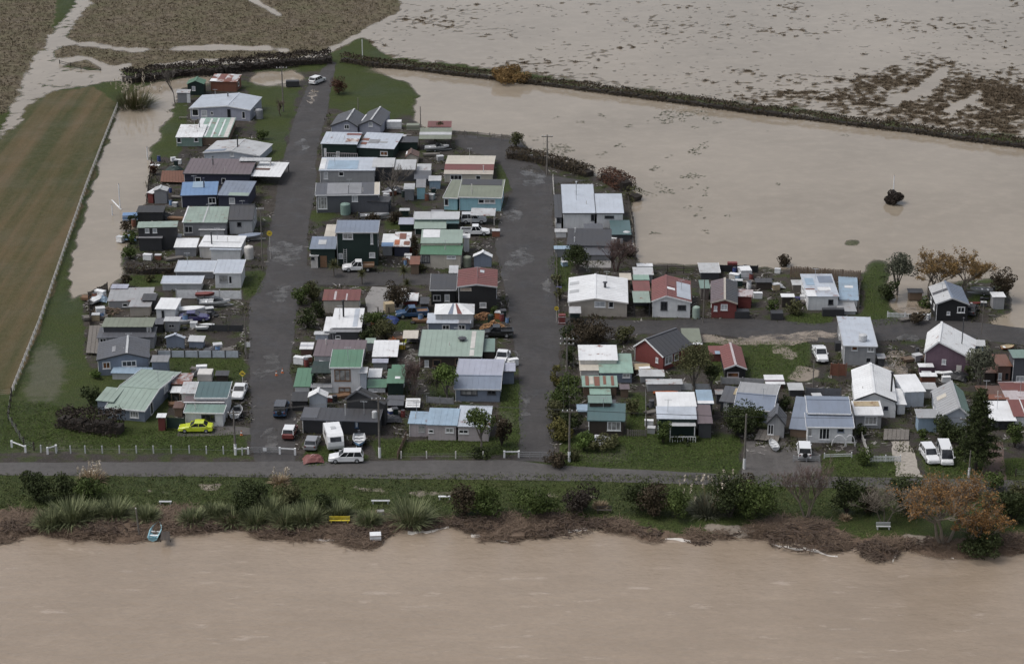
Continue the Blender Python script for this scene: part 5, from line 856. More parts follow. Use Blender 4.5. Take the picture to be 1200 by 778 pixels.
# ---- uncountable cover: tussock in the paddocks, bank grass, flood debris
def scatter(name, n, region, mask, label_, mat, hgt, wid, per=5, spread=.25, zmin=None, flatd=False):
    P = []; x0, x1, y0, y1 = region; got = 0
    for _ in range(40):
        px = RNG.uniform(x0, x1, n); py = RNG.uniform(y0, y1, n); t_ = CAM_H/(sn+(py-389)/F*cs); X = (px-600)/F*t_; Y = (cs-(py-389)/F*sn)*t_
        ii = np.clip(np.searchsorted(xs, X), 0, nx_-1); jj = np.clip(np.searchsorted(ys, Y), 0, ny_-1); Z = ZZ[jj, ii]
        ok = mask(samp, px, py, Z); P.append(np.stack([X, Y, Z], 1)[ok]); got += ok.sum()
        if got >= n: break
    P = np.concatenate(P)[:n]; k = np.repeat(np.arange(len(P)), per); m = len(k)
    Q = P[k]+np.stack([RNG.normal(size=m)*spread, RNG.normal(size=m)*spread, np.zeros(m)], 1)
    if flatd: d = np.stack([RNG.normal(size=m), RNG.normal(size=m)*.6, RNG.uniform(-.05, .25, m)], 1)
    else: d = np.stack([RNG.normal(size=m)*.55, RNG.normal(size=m)*.55, np.ones(m)], 1)
    d /= np.linalg.norm(d, axis=1, keepdims=True); L = hgt*RNG.uniform(.5, 1.3, m); r_, u_ = frames(d); wv = r_*(wid*.5); E = Q+d*L[:, None]; Q = Q+[0, 0, .03]
    mid = (Q+E)/2+RNG.normal(size=(m, 3))*.03*flatd
    o = put(name, quad_mesh(name, np.stack([Q-wv, Q+wv, E+wv*.5, E-wv*.5], 1), mat, np.clip(RNG.random(len(P))[k]*.6+RNG.random(m)*.4, 0, 1))); return tag(o, label_, name.split('_')[-1], None, 'stuff')
scatter('tussock_grass', 14000, (-60,490,-30,175), lambda S_, x, y, z: (S_(mTw, x, y) > .5) & (z > FL_Z+.02), 'pale brown tussock grass in the paddock behind the west hedge', leafm((.050,.040,.027),(.20,.165,.11)), .30, .20, 4)
scatter('tussock_grass', 10000, (400,1260,-30,185), lambda S_, x, y, z: (S_(mTe, x, y) > .5) & (z > FL_Z+.07), 'dark brown tussock grass standing in the flooded field beyond the hedgerow', leafm((.045,.034,.023),(.15,.115,.078)), .26, .22, 4)
scatter('bank_grass', 9000, (-60,1260,556,606), lambda S_, x, y, z: (S_(mMud, x, y) < .5), 'rough green grass on the river bank', leafm((.030,.044,.014),(.115,.128,.052)), .20, .13, 5)
scatter('flood_debris', 7000, (-60,1260,594,640), lambda S_, x, y, z: (S_(mMud, x, y) > .4) & (z > RV_Z+.02) & (fbm(x/24, y/9, 55) > .46), 'tangled brown sticks and flood wrack along the river edge', leafm((.045,.031,.022),(.27,.20,.15)), .9, .07, 5, .5, flatd=True)
scatter('lawn_grass', 14000, (0,1220,300,556), lambda S_, x, y, z: (S_(mLawn, x, y) > .6) & (z > -.05), 'short tufted lawn grass between the houses', leafm((.034,.058,.012),(.100,.140,.038)), .14, .13, 4, .35)
scatter('yard_weeds', 9000, (100,1210,120,530), lambda S_, x, y, z: (S_(mVil, x, y) > .7) & (S_(mLawn, x, y) < .3) & (fbm(x/16, y/8, 91) > .55) & ~road_px(x, y), 'rough weeds and uncut grass in the yards between the houses', leafm((.018,.024,.009),(.085,.085,.040)), .28, .16, 5, .3)
scatter('yard_scraps', 2600, (100,1210,120,530), lambda S_, x, y, z: (S_(mVil, x, y) > .7) & (S_(mLawn, x, y) < .3) & (fbm(x/13+7, y/7, 95) > .52) & ~road_px(x, y), 'small scattered scraps of board, sheet and junk in the yards', leafm((.03,.027,.025),(.42,.40,.38)), .7, .22, 2, .4, flatd=True)
def floatweed():
    n = 3200; px = RNG.uniform(600, 1010, n*6); py = RNG.uniform(130, 305, n*6); ok = (samp(mF, px, py) > .97) & (fbm(px/22, py/9, 71, 4) > .66) & ((px < 830) | (fbm(px/30, py/12, 73) > .72)); px, py = px[ok][:n], py[ok][:n]
    t_ = (CAM_H-FL_Z)/(sn+(py-389)/F*cs); P = np.stack([(px-600)/F*t_, (cs-(py-389)/F*sn)*t_, np.full(len(px), FL_Z+.03)], 1); s_ = RNG.uniform(.15, .5, len(px))
    tag(put('floating_weed', quad_mesh('floating_weed', leaf_quads(P, np.tile([[0., 0, 1]], (len(px), 1)), s_*2.2, s_*.8), leafm((.06,.065,.045),(.16,.16,.12)), RNG.random(len(px)))), 'drifts of floating weed on the flooded paddock', 'weed', None, 'stuff')
floatweed()
# ================================================================ vehicles and boats
TYRE = flat((.012,.012,.013), .8); RIM = flat('silver', .35, .6); BLK = flat((.014,.014,.015), .5)
WHEEL = MB(); WHEEL.lathe([(.18,-.1),(.30,-.11),(.33,-.07),(.33,.07),(.30,.11),(.18,.1)], 14); WM = WHEEL.mesh('tyre', TYRE, True); RM = MB().lathe([(.05,.125),(.19,.10),(.19,-.10),(.05,-.125)], 10).mesh('rim', RIM)
def loft(mb, st):                                            # st: (x, half width bottom, half width top, z bottom, z top, crown)
    k = len(mb.v); n = 8
    for x, wb, wt, zb, zt, cr in st:
        c = .12*(zt-zb); mb.v += [(x,-wb*.92,zb),(x,-wb,zb+c),(x,-wt,zt-c),(x,-wt*.86,zt),(x,wt*.86,zt+0*cr),(x,wt,zt-c),(x,wb,zb+c),(x,wb*.92,zb)]
    for i in range(len(st)-1):
        for j in range(n): mb.f.append((k+i*n+j, k+(i+1)*n+j, k+(i+1)*n+(j+1) % n, k+i*n+(j+1) % n))
    mb.f.append(tuple(range(k, k+n))); mb.f.append(tuple(k+(len(st)-1)*n+j for j in range(n-1, -1, -1))); return mb
CARS = dict(  # length, width, body stations (x from rear 0 to front 1, z bottom, z top), cabin (x0 base, x0 top, x1 top, x1 base, z base, z top), wheelbase
 sedan=(4.75,1.80,[(0,.35,.80),(.03,.28,.95),(.18,.22,.98),(.30,.22,.95),(.66,.22,.93),(.80,.22,.88),(.96,.28,.74),(1,.38,.62)],(.14,.27,.52,.68,.92,1.42),(.19,.81),.32),
 hatch=(4.1,1.72,[(0,.35,.85),(.03,.28,1.0),(.3,.22,.96),(.66,.22,.94),(.80,.22,.90),(.96,.28,.74),(1,.38,.62)],(.03,.12,.54,.72,.93,1.48),(.18,.82),.31),
 wagon=(4.65,1.80,[(0,.36,.90),(.02,.28,1.05),(.3,.24,1.02),(.68,.24,1.0),(.82,.24,.96),(.97,.30,.82),(1,.40,.68)],(.02,.08,.56,.72,1.0,1.62),(.19,.81),.35),
 suv=(4.55,1.86,[(0,.48,1.0),(.02,.40,1.15),(.3,.34,1.12),(.70,.34,1.10),(.84,.34,1.07),(.97,.40,.95),(1,.50,.80)],(.02,.06,.58,.71,1.08,1.84),(.19,.80),.40),
 van=(4.9,1.80,[(0,.36,1.0),(.02,.28,1.2),(.3,.26,1.15),(.82,.26,1.12),(.92,.26,1.0),(.98,.30,.80),(1,.40,.65)],(.01,.03,.76,.93,1.1,2.05),(.20,.82),.34),
 ute=(5.1,1.82,[(0,.50,.82),(.02,.42,.95),(.3,.36,.97),(.40,.36,1.04),(.72,.36,1.08),(.84,.36,1.05),(.97,.42,.93),(1,.52,.78)],(.36,.41,.60,.72,1.04,1.76),(.20,.80),.40),
 flatbed=(5.3,1.85,[(.36,.45,1.0),(.40,.36,1.06),(.72,.36,1.08),(.84,.36,1.05),(.97,.42,.93),(1,.52,.78)],(.37,.40,.58,.72,1.04,1.80),(.20,.80),.40))
def car(x, y, deg, kind, col, label, tray=None, name='parked_car', cat='car', roofcol=None, cover=None):
    L, Wd, st, cb, wb, wr = CARS[kind]; p = G(x, y); r = empty(name, (p.x, p.y, .04), math.radians(deg), label, cat); X = lambda f: (f-.5)*L; hw = Wd/2; paint = carpaint(col)
    mb = MB(); loft(mb, [(X(f), hw*(.97 if 0 < f < 1 else .90), hw*(.95 if .1 < f < .9 else .86), zb, zt, 0) for f, zb, zt in st]); mb.build('body', paint, r, smooth=False)
    a, b, c, d, z0, z1 = cb; ti = .80
    # glasshouse, then the painted roof and pillars over it
    G0 = [(X(a),-hw*.90,z0-.03),(X(d),-hw*.90,z0-.03),(X(d),hw*.90,z0-.03),(X(a),hw*.90,z0-.03),(X(b),-hw*ti,z1-.05),(X(c),-hw*ti,z1-.05),(X(c),hw*ti,z1-.05),(X(b),hw*ti,z1-.05)]
    MB().poly(G0, [(4,5,6,7),(0,1,5,4),(1,2,6,5),(2,3,7,6),(3,0,4,7)]).build('window', glassm('dark'), r)
    mb = MB(); mb.box(X(b)-.05, X(c)+.06, -hw*ti-.03, hw*ti+.03, z1-.05, z1+.015); V3 = [Vector(q) for q in G0]
    for i, j in ((0,4),(1,5),(2,6),(3,7)): mb.bar(V3[i], V3[j], .075)
    for f in ((.38, .70) if c-b > .3 else (.5,)):
        for s_ in (-1, 1): mb.bar((X(a+(d-a)*f), s_*hw*.905, z0-.03), (X(b+(c-b)*f), s_*hw*(ti+.005), z1-.04), .06)
    mb.build('cab_roof', carpaint(roofcol or col), r)
    for f in wb:
        for s_ in (-1, 1):
            w = put('wheel', WM, r, (X(f), s_*(hw-.12), wr*.93)); w.rotation_euler = (math.pi/2, 0, 0); k = wr/.33*.97; w.scale = (k, k, 1); put('rim', RM, w)
            put_arch = MB().lathe([(wr*1.18,-.12),(wr*1.18,.12)], 14); 
    zt = st[-1][2]
    for s_ in (-1, 1):
        MB().box(X(.985)-.02, X(1)+.015, s_*hw*.66-.17, s_*hw*.66+.17, zt-.10, zt+.04).build('headlight', flat('white', .15), r)
        MB().box(X(st[0][0])-.02, X(st[0][0])+.05, s_*hw*.74-.10, s_*hw*.74+.10, st[0][2]-.18, st[0][2]+.05).build('tail_light', flat('red', .2), r)
    MB().box(X(1)-.05, X(1)+.05, -hw*.86, hw*.86, .32, .50).build('bumper', BLK if kind in ('suv','ute','flatbed') else paint, r)
    MB().box(X(1)+.05, X(1)+.062, -.28, .28, .42, .54).build('number_plate', flat('white', .4), r)
    for s_ in (-1, 1): MB().box(X(d)-.25, X(d)-.05, s_*(hw+.06)-.07, s_*(hw+.06)+.07, z0, z0+.16).build('mirror', paint, r)
    if kind == 'ute':
        mb = MB(); mb.box(X(.02), X(.355), -hw*.82, hw*.82, .90, 1.005); mb.build('tray_floor', BLK if tray is None else flat(tray), r)
        mb = MB(); [mb.box(X(.0), X(.36), s_*hw*.90-.05, s_*hw*.90+.05, .9, 1.16) for s_ in (-1, 1)]; mb.box(X(0), X(.02), -hw*.85, hw*.85, .9, 1.16); mb.build('tray_side', paint, r)
    if kind == 'flatbed':
        MB().box(X(0), X(.35), -hw, hw, .80, .92).build('tray_floor', woodm('timber'), r); mb = MB()
        for s_ in (-1, 1): mb.box(X(0), X(.35), s_*hw-.03, s_*hw+.03, .92, 1.22)
        mb.box(X(0), X(0)+.05, -hw, hw, .92, 1.22); mb.build('tray_side', woodm('wood'), r); MB().box(X(.05), X(.4), -.4, .4, .45, .78).build('chassis', BLK, r)
    if kind == 'suv':
        w = put('spare_wheel', WM, r, (X(0)-.10, 0, 1.0)); w.rotation_euler = (0, math.pi/2, 0); w.scale = (1.05, 1.05, 1)
    return r
car(230,505,180,'sedan','lime','lime green sedan parked beside the white bach'); car(281,463,-93,'sedan','white','white sedan parked on the west roadside under the yellow sign'); car(330,484,88,'suv','carblue','dark blue four wheel drive parked at the west road edge',roofcol='charcoal'); car(340,510,86,'hatch','red','small dark red hatchback with white rear parked beside the west road',roofcol='white')
car(366.5,523,84,'hatch','midgrey','grey hatchback parked beside the white caravan'); car(406,540.5,182,'wagon','white','white station wagon parked across the front of the caravan'); car(420,317.5,183,'flatbed','white','white flatbed pickup with wooden tray beside the black two storey house',cat='pickup',name='pickup_truck')
car(555,261.5,2,'suv','silver','silver four wheel drive beside the aqua house carport'); car(557,275.5,0,'ute','white','white pickup beside the bright green roofed cream house',cat='pickup',name='pickup_truck'); car(483,371.5,188,'ute','carblue','blue pickup with loaded tray behind the striped roof house','wood',cat='pickup',name='pickup_truck'); car(582,394.5,182,'ute','black','black pickup parked beside the firewood stack',cat='pickup',name='pickup_truck')
car(961,420,-88,'ute','white','white double cab pickup parked beside the grey two storey box house','white',cat='pickup',name='pickup_truck'); car(942,533,86,'suv','white','white four wheel drive with spare wheel at the blue roofed house gate'); car(1089,537.5,-84,'wagon','white','white station wagon parked beside the white van'); car(1107,538.5,-92,'van','white','tall white van parked beside the pine',cat='van',name='parked_van')
car(372,97.5,62,'wagon','white','white station wagon parked alone on the track by the dark hedge'); car(228,375.5,2,'sedan','purple','dark purple covered sedan parked beside the white speedboat',roofcol='purple'); car(1138,367,70,'hatch','charcoal','dark hatchback beside the black gabled cottage'); car(589,424,80,'ute','white','white pickup beside the lilac roofed corner house','white',cat='pickup',name='pickup_truck')
def caravan(x, y, deg, L, label, Wd=2.2, H=2.45, name='caravan'):
    p = G(x, y); r = empty(name, (p.x, p.y, .03), math.radians(deg), label, 'caravan'); h = L/2; pr = [(-h,.7),(-h+.05,1.3),(-h+.35,H-.12),(-h+.7,H),(h-.9,H),(h-.4,H-.25),(h-.05,1.5),(h,.9),(h-.15,.45),(-h+.25,.45)]; k = len(pr); w = Wd/2
    MB().poly([(a,-w,b) for a, b in pr]+[(a,w,b) for a, b in pr], [tuple(range(k)), tuple(range(2*k-1, k-1, -1))]+[(i, k+i, k+(i+1) % k, (i+1) % k) for i in range(k)]).build('body', flat('white', .35, 0, .25), r)
    MB().poly([(h-.38,-.75,H-.34),(h-.08,-.75,1.55),(h-.08,.75,1.55),(h-.38,.75,H-.34),(h-.33,-.75,H-.34),(h-.03,-.75,1.55),(h-.03,.75,1.55),(h-.33,.75,H-.34)], [(4,5,6,7),(0,3,2,1),(0,1,5,4),(1,2,6,5),(2,3,7,6),(3,0,4,7)]).build('window', glassm('dark'), r)
    for s_ in (-1, 1): MB().box(-.9, .5, s_*(w+.005)-.012, s_*(w+.005)+.012, 1.35, 1.95).build('window', glassm('dark'), r); q = put('wheel', WM, r, (-.1, s_*(w-.12), .31)); q.rotation_euler = (math.pi/2, 0, 0); put('rim', RM, q)
    MB().box(-.45, .35, -.35, .35, H, H+.10).build('roof_hatch', flat('palegrey', .4), r); MB().bar((h-.1,.5,.45), (h+1.1,0,.45), .08).bar((h-.1,-.5,.45), (h+1.1,0,.45), .08).build('tow_bar', BLK, r); MB().box(-h+.3, h-.2, -w-.008, w+.008, 1.02, 1.10).build('stripe', flat('tan', .4), r); return r
caravan(391,521,-78,5.4,'white caravan parked in front of the black house'); 
def boat(x, y, deg, L, Wd, col, label, inside='palegrey', cover=None, cabin=False, motor=True, z=.35, seats=3, name='boat', H=.75, trailer=True):
    p = at(x, y); r = empty(name, (p.x, p.y, max(p.z, RV_Z)+z), math.radians(deg), label, 'boat'); n = 9; pts = []; ins = []
    for i in range(n):
        f = i/(n-1); hw = Wd/2*(.86+.14*math.sin(min(1, f*2)*math.pi/2))*(1-max(0, (f-.45)/.55)**2.2); hw = max(hw, .03); x_ = (f-.5)*L; zt = H*(.82+.28*f*f); kz = .04+max(0, (f-.6)/.4)**2*H*.55
        pts.append([(x_,-hw,zt),(x_,-hw*.80,zt*.4+kz*.4),(x_,0,kz),(x_,hw*.80,zt*.4+kz*.4),(x_,hw,zt)]); ins.append([(x_,-hw*.86,zt),(x_,-hw*.68,zt*.5+kz*.5),(x_,0,kz+.10),(x_,hw*.68,zt*.5+kz*.5),(x_,hw*.86,zt)])
    mb = MB(); mb.v = [q for s_ in pts for q in s_]
    for i in range(n-1):
        for j in range(4): mb.f.append((i*5+j, (i+1)*5+j, (i+1)*5+j+1, i*5+j+1))
    mb.f.append((0,1,2,3,4)); hull = mb.build('hull', flat(col, .3), r)
    mb = MB(); mb.v = [q for s_ in ins for q in s_]+[q for s_ in pts for q in (s_[0], s_[4])]; o_ = n*5
    for i in range(n-1):
        for j in range(4): mb.f.append((i*5+j, i*5+j+1, (i+1)*5+j+1, (i+1)*5+j))
        mb.f.append((o_+2*i, i*5, (i+1)*5, o_+2*i+2)); mb.f.append((i*5+4, o_+2*i+1, o_+2*i+3, (i+1)*5+4))
    mb.f.append((4,3,2,1,0)); mb.f.append((o_,o_+1,4,0)) if False else None; mb.build('deck', flat(inside, .4), r)
    if cover: 
        mb = MB(); mb.v = []; k = 0
        for i in range(n):
            hw = pts[i][4][1]+.02; x_, zt = pts[i][0][0], pts[i][0][2]; mb.v += [(x_,-hw,zt+.02),(x_,0,zt+.38*math.sin(math.pi*(.12+.76*i/(n-1)))),(x_,hw,zt+.02)]
        for i in range(n-1):
            for j in range(2): mb.f.append((i*3+j, (i+1)*3+j, (i+1)*3+j+1, i*3+j+1))
        mb.build('cover', flat(cover, .6), r)
    else:
        for i in range(seats): f = .22+.26*i; x_ = (f-.5)*L; MB().box(x_-.16, x_+.16, -Wd*.38*(1-max(0, (f-.5)/.5)**2), Wd*.38*(1-max(0, (f-.5)/.5)**2), H*.55, H*.62).build('seat', flat('white', .5), r)
    if cabin:
        MB().poly([(-.05*L,-Wd*.33,H*.8),(.28*L,-Wd*.24,H*.95),(.28*L,Wd*.24,H*.95),(-.05*L,Wd*.33,H*.8),(-.02*L,-Wd*.28,H*1.55),(.14*L,-Wd*.22,H*1.45),(.14*L,Wd*.22,H*1.45),(-.02*L,Wd*.28,H*1.55)], [(4,5,6,7),(0,1,5,4),(1,2,6,5),(2,3,7,6),(3,0,4,7)]).build('windscreen', glassm('dark'), r)
    if motor: MB().box(-.5*L-.32, -.5*L, -.17, .17, H*.75, H*.75+.45).bar((-.5*L-.15,0,H*.75), (-.5*L-.25,0,-.1), .12).build('outboard_motor', flat('charcoal', .4), r)
    if trailer and z > .2:
        t_ = empty('boat_trailer', (p.x, p.y, p.z+.02), math.radians(deg), 'trailer carrying the '+label.split(' ', 0)[0] if False else 'steel trailer under the '+label[0].lower()+label[1:], 'trailer'); fr = MB()
        for s_ in (-1, 1): fr.bar((-L*.45, s_*Wd*.3, z*.75), (L*.3, s_*Wd*.2, z*.75), .08); fr.bar((L*.3, s_*Wd*.2, z*.75), (L*.62, 0, z*.75), .08)
        fr.bar((-L*.1,-Wd*.45,z*.7), (-L*.1,Wd*.45,z*.7), .08).build('frame', flat('silver', .4, .5), t_)
        for s_ in (-1, 1): w = put('wheel', WM, t_, (-L*.1, s_*Wd*.5, .26)); w.rotation_euler = (math.pi/2, 0, 0); w.scale = (.8, .8, .8); put('rim', RM, w)
    return r
boat(224,368,2,4.6,1.8,'white','white speedboat parked nose to the road beside the purple sedan',cover='white'); boat(252,359,4,4.9,1.9,'white','white runabout with windscreen parked on the wet yard',cabin=True); boat(242,350,0,3.4,1.5,'maroon','boat under a red cover against the white panel wall',cover='red',motor=False)
boat(241,387,2,2.9,1.3,'white','upturned white dinghy inside the dark fenced yard',cover='white',motor=False,z=.1); boat(439,257,6,5.2,1.5,'palegrey','long aluminium boat beside the green tank','grey',z=.3); boat(512,177,8,4.8,1.9,'white','white boat parked under the open carport',cabin=True); boat(1150,345,172,3.6,1.6,'palegrey','grey trailer boat behind the black cottage','midgrey')
boat(421,522,-86,4.0,1.8,'hullblue','bright blue runabout with white engine on the front lawn','palegrey'); boat(183,630,88,4.3,1.5,'aqua','pale blue rowing boat nosed into the river bank beside the little jetty','aqua',motor=False,z=.0,trailer=False); boat(113,355,60,2.6,1.4,'white','white dinghy turned over inside the western junk yard',cover='white',motor=False,z=.1); boat(906,525,100,2.6,1.2,'white','white dinghy leaning beside the tiny slate sleepout','palegrey',motor=False,z=.1)
boat(1143,357,5,2.2,.8,'orange','orange red kayak beside the black cottage','red',motor=False,z=.05,seats=1,H=.35,name='kayak'); boat(780,462,2,3.6,.8,'orange','long orange kayak on the ground behind the white roofed bach','orange',motor=False,z=.05,seats=1,H=.4,name='kayak'); boat(1181,409,10,2.0,1.3,'orange','orange inflatable dinghy behind the dark red house','tan',motor=False,z=.05,seats=1,H=.5,name='dinghy'); boat(294,282,8,4.2,1.7,'midgrey','covered boat beside the small charcoal roofed cottage',cover='bluegrey',motor=False)
boat(278,488,84,3.6,1.6,'white','white boat stored upright beside the green iron bach','palegrey',cabin=True,motor=False)

# ================================================================ fences, poles, signs and yard things
def fence(pts, kind, h, label, col='timber', bay=2.4, name='fence', postcol=None, step=None, rails=3, z=0):
    P = [at(*q) for q in pts]; o = P[0].copy(); r = empty(name, o, 0, label, 'fence'); pm = flat(postcol or col, .8, 0, .5); m = flat(col, .75, 0, .5); first = True
    for a, b in zip(P, P[1:]):
        d = b-a; L = Vector((d.x, d.y, 0)).length; u = Vector((d.x, d.y, 0))/L; s_ = Vector((-u.y, u.x, 0)); n = max(1, round(L/bay)); rz = math.atan2(u.y, u.x)
        for i in range(0 if first else 1, n+1):
            q = a.lerp(b, i/n)-o; w = .13 if kind != 'wire' else .16; MB().box(-w/2, w/2, -w/2, w/2, -.3, h+.12).build('post', pm, r, q).rotation_euler = (random.uniform(-.03,.03), random.uniform(-.03,.03), rz)
        first = False
        for i in range(n):
            q0, q1 = a.lerp(b, i/n)-o, a.lerp(b, (i+1)/n)-o; up = Vector((0,0,1))
            if kind == 'rail' or kind == 'wire':
                for k in range(rails):
                    zz = h*(.25+.75*(k+.5)/rails); t_ = .012 if kind == 'wire' else .12
                    MB().bar(q0+up*zz-s_*.07, q1+up*zz-s_*.07, .03 if kind == 'rail' else .012, t_).build('rail' if kind == 'rail' else 'wire', m if kind == 'rail' else flat('grey', .5), r)
            elif kind == 'panel': MB().bar(q0+up*h*.52+u*.1, q1+up*h*.52-u*.1, .05, h*.92).build('panel', m, r)
            elif kind in ('paling', 'picket'):
                mb = MB(); k = max(3, int(L/n/(.26 if kind == 'paling' else .2))); 
                for j in range(k): c = q0.lerp(q1, (j+.5)/k)-s_*.06; hv = h*(1+random.uniform(-.05,.04)); mb.bar(c+up*.05, c+up*hv, .2 if kind == 'paling' else .10, .025, s_)
                mb.bar(q0+up*h*.3, q1+up*h*.3, .04, .08); mb.bar(q0+up*h*.8, q1+up*h*.8, .04, .08); mb.build('palings', m, r)
    return r
fence([(138,127),(119,175),(100,225),(76,295),(47,380),(14,464)], 'rail', 1.15, 'long white post and rail fence between the flooded strip and the crop field','offwhite',2.3,rails=4)
fence([(14,464),(10,492),(28,522),(40,528)], 'wire', 1.2, 'dark wire fence curving round the corner of the west lawn','darkwood',2.4); fence([(-60,468),(14,464)], 'wire', 1.2, 'dark wire fence along the bottom of the crop field','darkwood',2.6)
fence([(48,530),(66,531),(100,531),(140,531),(180,531),(222,531),(262,532),(284,533)], 'wire', 1.0, 'row of white posts and wire along the west lawn','greywood',2.1,postcol='palegrey',rails=1); fence([(470,537),(500,537),(534,537),(566,537)], 'wire', .9, 'white posts and wire along the lawn of the pinkish white bach','greywood',3.6,postcol='offwhite',rails=2)
fence([(185,419),(280,419.5)], 'panel', 1.15, 'pale grey panel fence along the storage yard','paleblue',2.15,postcol='charcoal'); fence([(207,350),(283,351)], 'panel', 1.5, 'white sheet wall behind the parked boats','white',3,postcol='palegrey'); fence([(231,388),(285,389)], 'panel', 1.1, 'dark board fence in front of the upturned dinghy','dark',2.4); fence([(106,384),(104,352),(126,341)], 'paling', 1.4, 'dark stick fence round the western junk yard','darkwood',2.2); fence([(288,392),(288,420)], 'wire', 1.3, 'wire side fence of the storage yard by the west road','darkwood',2.5)
fence([(196,502),(217,503)], 'panel', 1.7, 'dark green panel fence beside the narrow red shed','darkgreen',2.2); fence([(745,319),(782,320),(820,321)], 'rail', 1.3, 'dark rail fence behind the red roofed cottage at the floodwater','darkwood',3.2,rails=3); fence([(842,319),(888,320)], 'panel', 1.3, 'black panel fence behind the junk yard','black',2.6); fence([(926,325),(966,328),(1008,331)], 'paling', 2.0, 'tall brown paling fence behind the patchwork blue roof','timber',2.4); fence([(1008,331),(1006,362)], 'paling', 1.5, 'weathered paling fence beside the grass spit','greywood',2.4)
fence([(529,160),(560,162),(588,165),(612,168)], 'rail', 1.3, 'old wooden rail fence at the floodwater beyond the carport','greywood',2.4,rails=3); fence([(1020,541),(1055,541)], 'picket', .9, 'white picket fence beside the shell driveway','white',2.4); fence([(1010,514),(1020,541)], 'picket', .9, 'side run of picket fence beside the large white house','offwhite',2.2); fence([(944,466),(985,467)], 'panel', 1.6, 'dark board fence behind the small tin shelter','slate',2.4); fence([(757,456),(790,457),(832,458)], 'panel', 1.1, 'long pale metal fence behind the white roofed bach','palegrey',3); fence([(845,450),(895,452)], 'panel', 1.1, 'grey board fence behind the blue grey roofed house','grey',2.6)
fence([(757,462),(757,510)], 'wire', 1.1, 'wire fence along the strip of lawn beside the teal roofed house','greywood',3); fence([(735,511),(757,511)], 'paling', 1.0, 'short wooden gate fence beside the teal roofed house','greywood',2.4); fence([(966,537),(998,536)], 'rail', .7, 'low white rail in front of the blue roofed white house','white',3.6,rails=2); fence([(930,541),(960,541)], 'rail', .9, 'grey gate rail beside the gravel driveway','grey',1.8); fence([(648,212),(650,240),(651,268)], 'rail', 1.2, 'white rail fence beside the large white house','offwhite',2.2,rails=2); fence([(652,290),(653,330),(655,372)], 'rail', 1.1, 'garden rail fence along the east road','greywood',2.4,rails=2); fence([(736,234),(742,262),(745,305)], 'rail', 1.2, 'back fence of the white house along the floodwater','darkwood',2.4,rails=3); fence([(1040,372),(1060,373),(1090,374)], 'picket', .9, 'white low picket fence in front of the flooded garden','white',2.2); fence([(500,472),(531,474)], 'panel', 1.0, 'grey board fence under the round green tree','midgrey',2.4); fence([(476,515),(466,538)], 'paling', 1.0, 'timber side fence of the pinkish white bach','timber',2.2); fence([(973,441),(991,441)], 'panel', 2.0, 'rust brown board screen beside the grey two storey box house','rust',1.2); fence([(174,216),(178,190),(172,240)], 'rail', .9, 'low rail at the floodwater beside the timber deck','darkwood',2.4,rails=2)
fence([(430,367),(456,368)], 'wire', 1.0, 'wire fence along the edge of the concrete yard','darkwood',2.2); fence([(1190,558),(1210,559)], 'wire', 1.0, 'wire fence at the end of the east lawn','darkwood',2.2); fence([(118,86),(95,82),(70,76)], 'rail', 1.0, 'broken rail fence on the flooded farm track','darkwood',3.5,rails=2)
def barrier(x0, y0, x1, y1, label, h=1.0, col='white'):
    a, b = G(x0, y0), G(x1, y1); r = empty('barrier', a, 0, label, 'barrier'); d = b-a
    for q in (Vector(), d): MB().box(-.13, .13, -.13, .13, -.2, h).build('post', flat(col), r, q)
    MB().bar(Vector((0,0,h*.85)), d+Vector((0,0,h*.85)), .08, .16).build('rail', flat(col), r)
barrier(591,536,608,536,'white painted barrier on the lawn corner of the east road'); barrier(276,533,291,532,'white painted barrier on the lawn corner of the west road'); barrier(328,532,346,533,'white painted barrier across the lawn beside the red hatchback'); barrier(30,530,14,524,'white braced gate post at the corner of the west lawn'); barrier(56,532,66,529,'white strainer with sloping brace in the west post row'); barrier(610,186,624,187,'white rail barrier in front of the clipped brown hedge')
def gate(x0, y0, x1, y1, label):
    a, b = G(x0, y0), G(x1, y1); r = empty('road_gate', a, 0, label, 'gate'); d = b-a
    for z_ in (.35, .65, .95): MB().bar(Vector((0,0,z_)), d+Vector((0,0,z_)), .05, .06).build('bar', flat('grey', .4, .4), r)
    for f in (0, .33, .66, 1): MB().bar(d*f+Vector((0,0,.0)), d*f+Vector((0,0,1)), .06).build('upright', flat('grey', .4, .4), r)
    m = d*.5; return r, m
g_, m_ = gate(294,532,327,532,'pipe gate across the mouth of the west road with white notice'); MB().box(-.25,.25,-.10,-.06,.5,.95).build('notice', flat('white'), g_, m_); gate(609,537,645,538,'pipe gate across the mouth of the east road')
def pole(x, y, top, label, arm=2.0, base=False, r0=.16, double=False, lamp=False):
    p = G(x, y); h = hsolve(p, top, 1, 20); r = empty('power_pole', p, 0, label, 'pole'); MB().tube([(0,0,-.3), (0,0,h*.5), (0,0,h)], [r0, r0*.85, r0*.65], 8).build('pole', woodm('greywood'), r)
    if arm:
        for z_ in ((h-.35, h-1.1) if double else (h-.35,)):
            c = MB().box(-arm/2, arm/2, -.19, -.09, z_-.07, z_+.07).build('crossarm', woodm('greywood'), r)
            for i in range(4): MB().lathe([(.05,0),(.08,.08),(.05,.2)], 6, (-arm*.42+arm*.28*i, -.14, z_+.07)).build('insulator', flat('white', .3), c)
    if base: MB().tube([(0,0,0), (0,0,1.5)], [r0+.03, r0+.03], 8).build('painted_band', flat('white'), r)
    return p, h
pl_ = {}
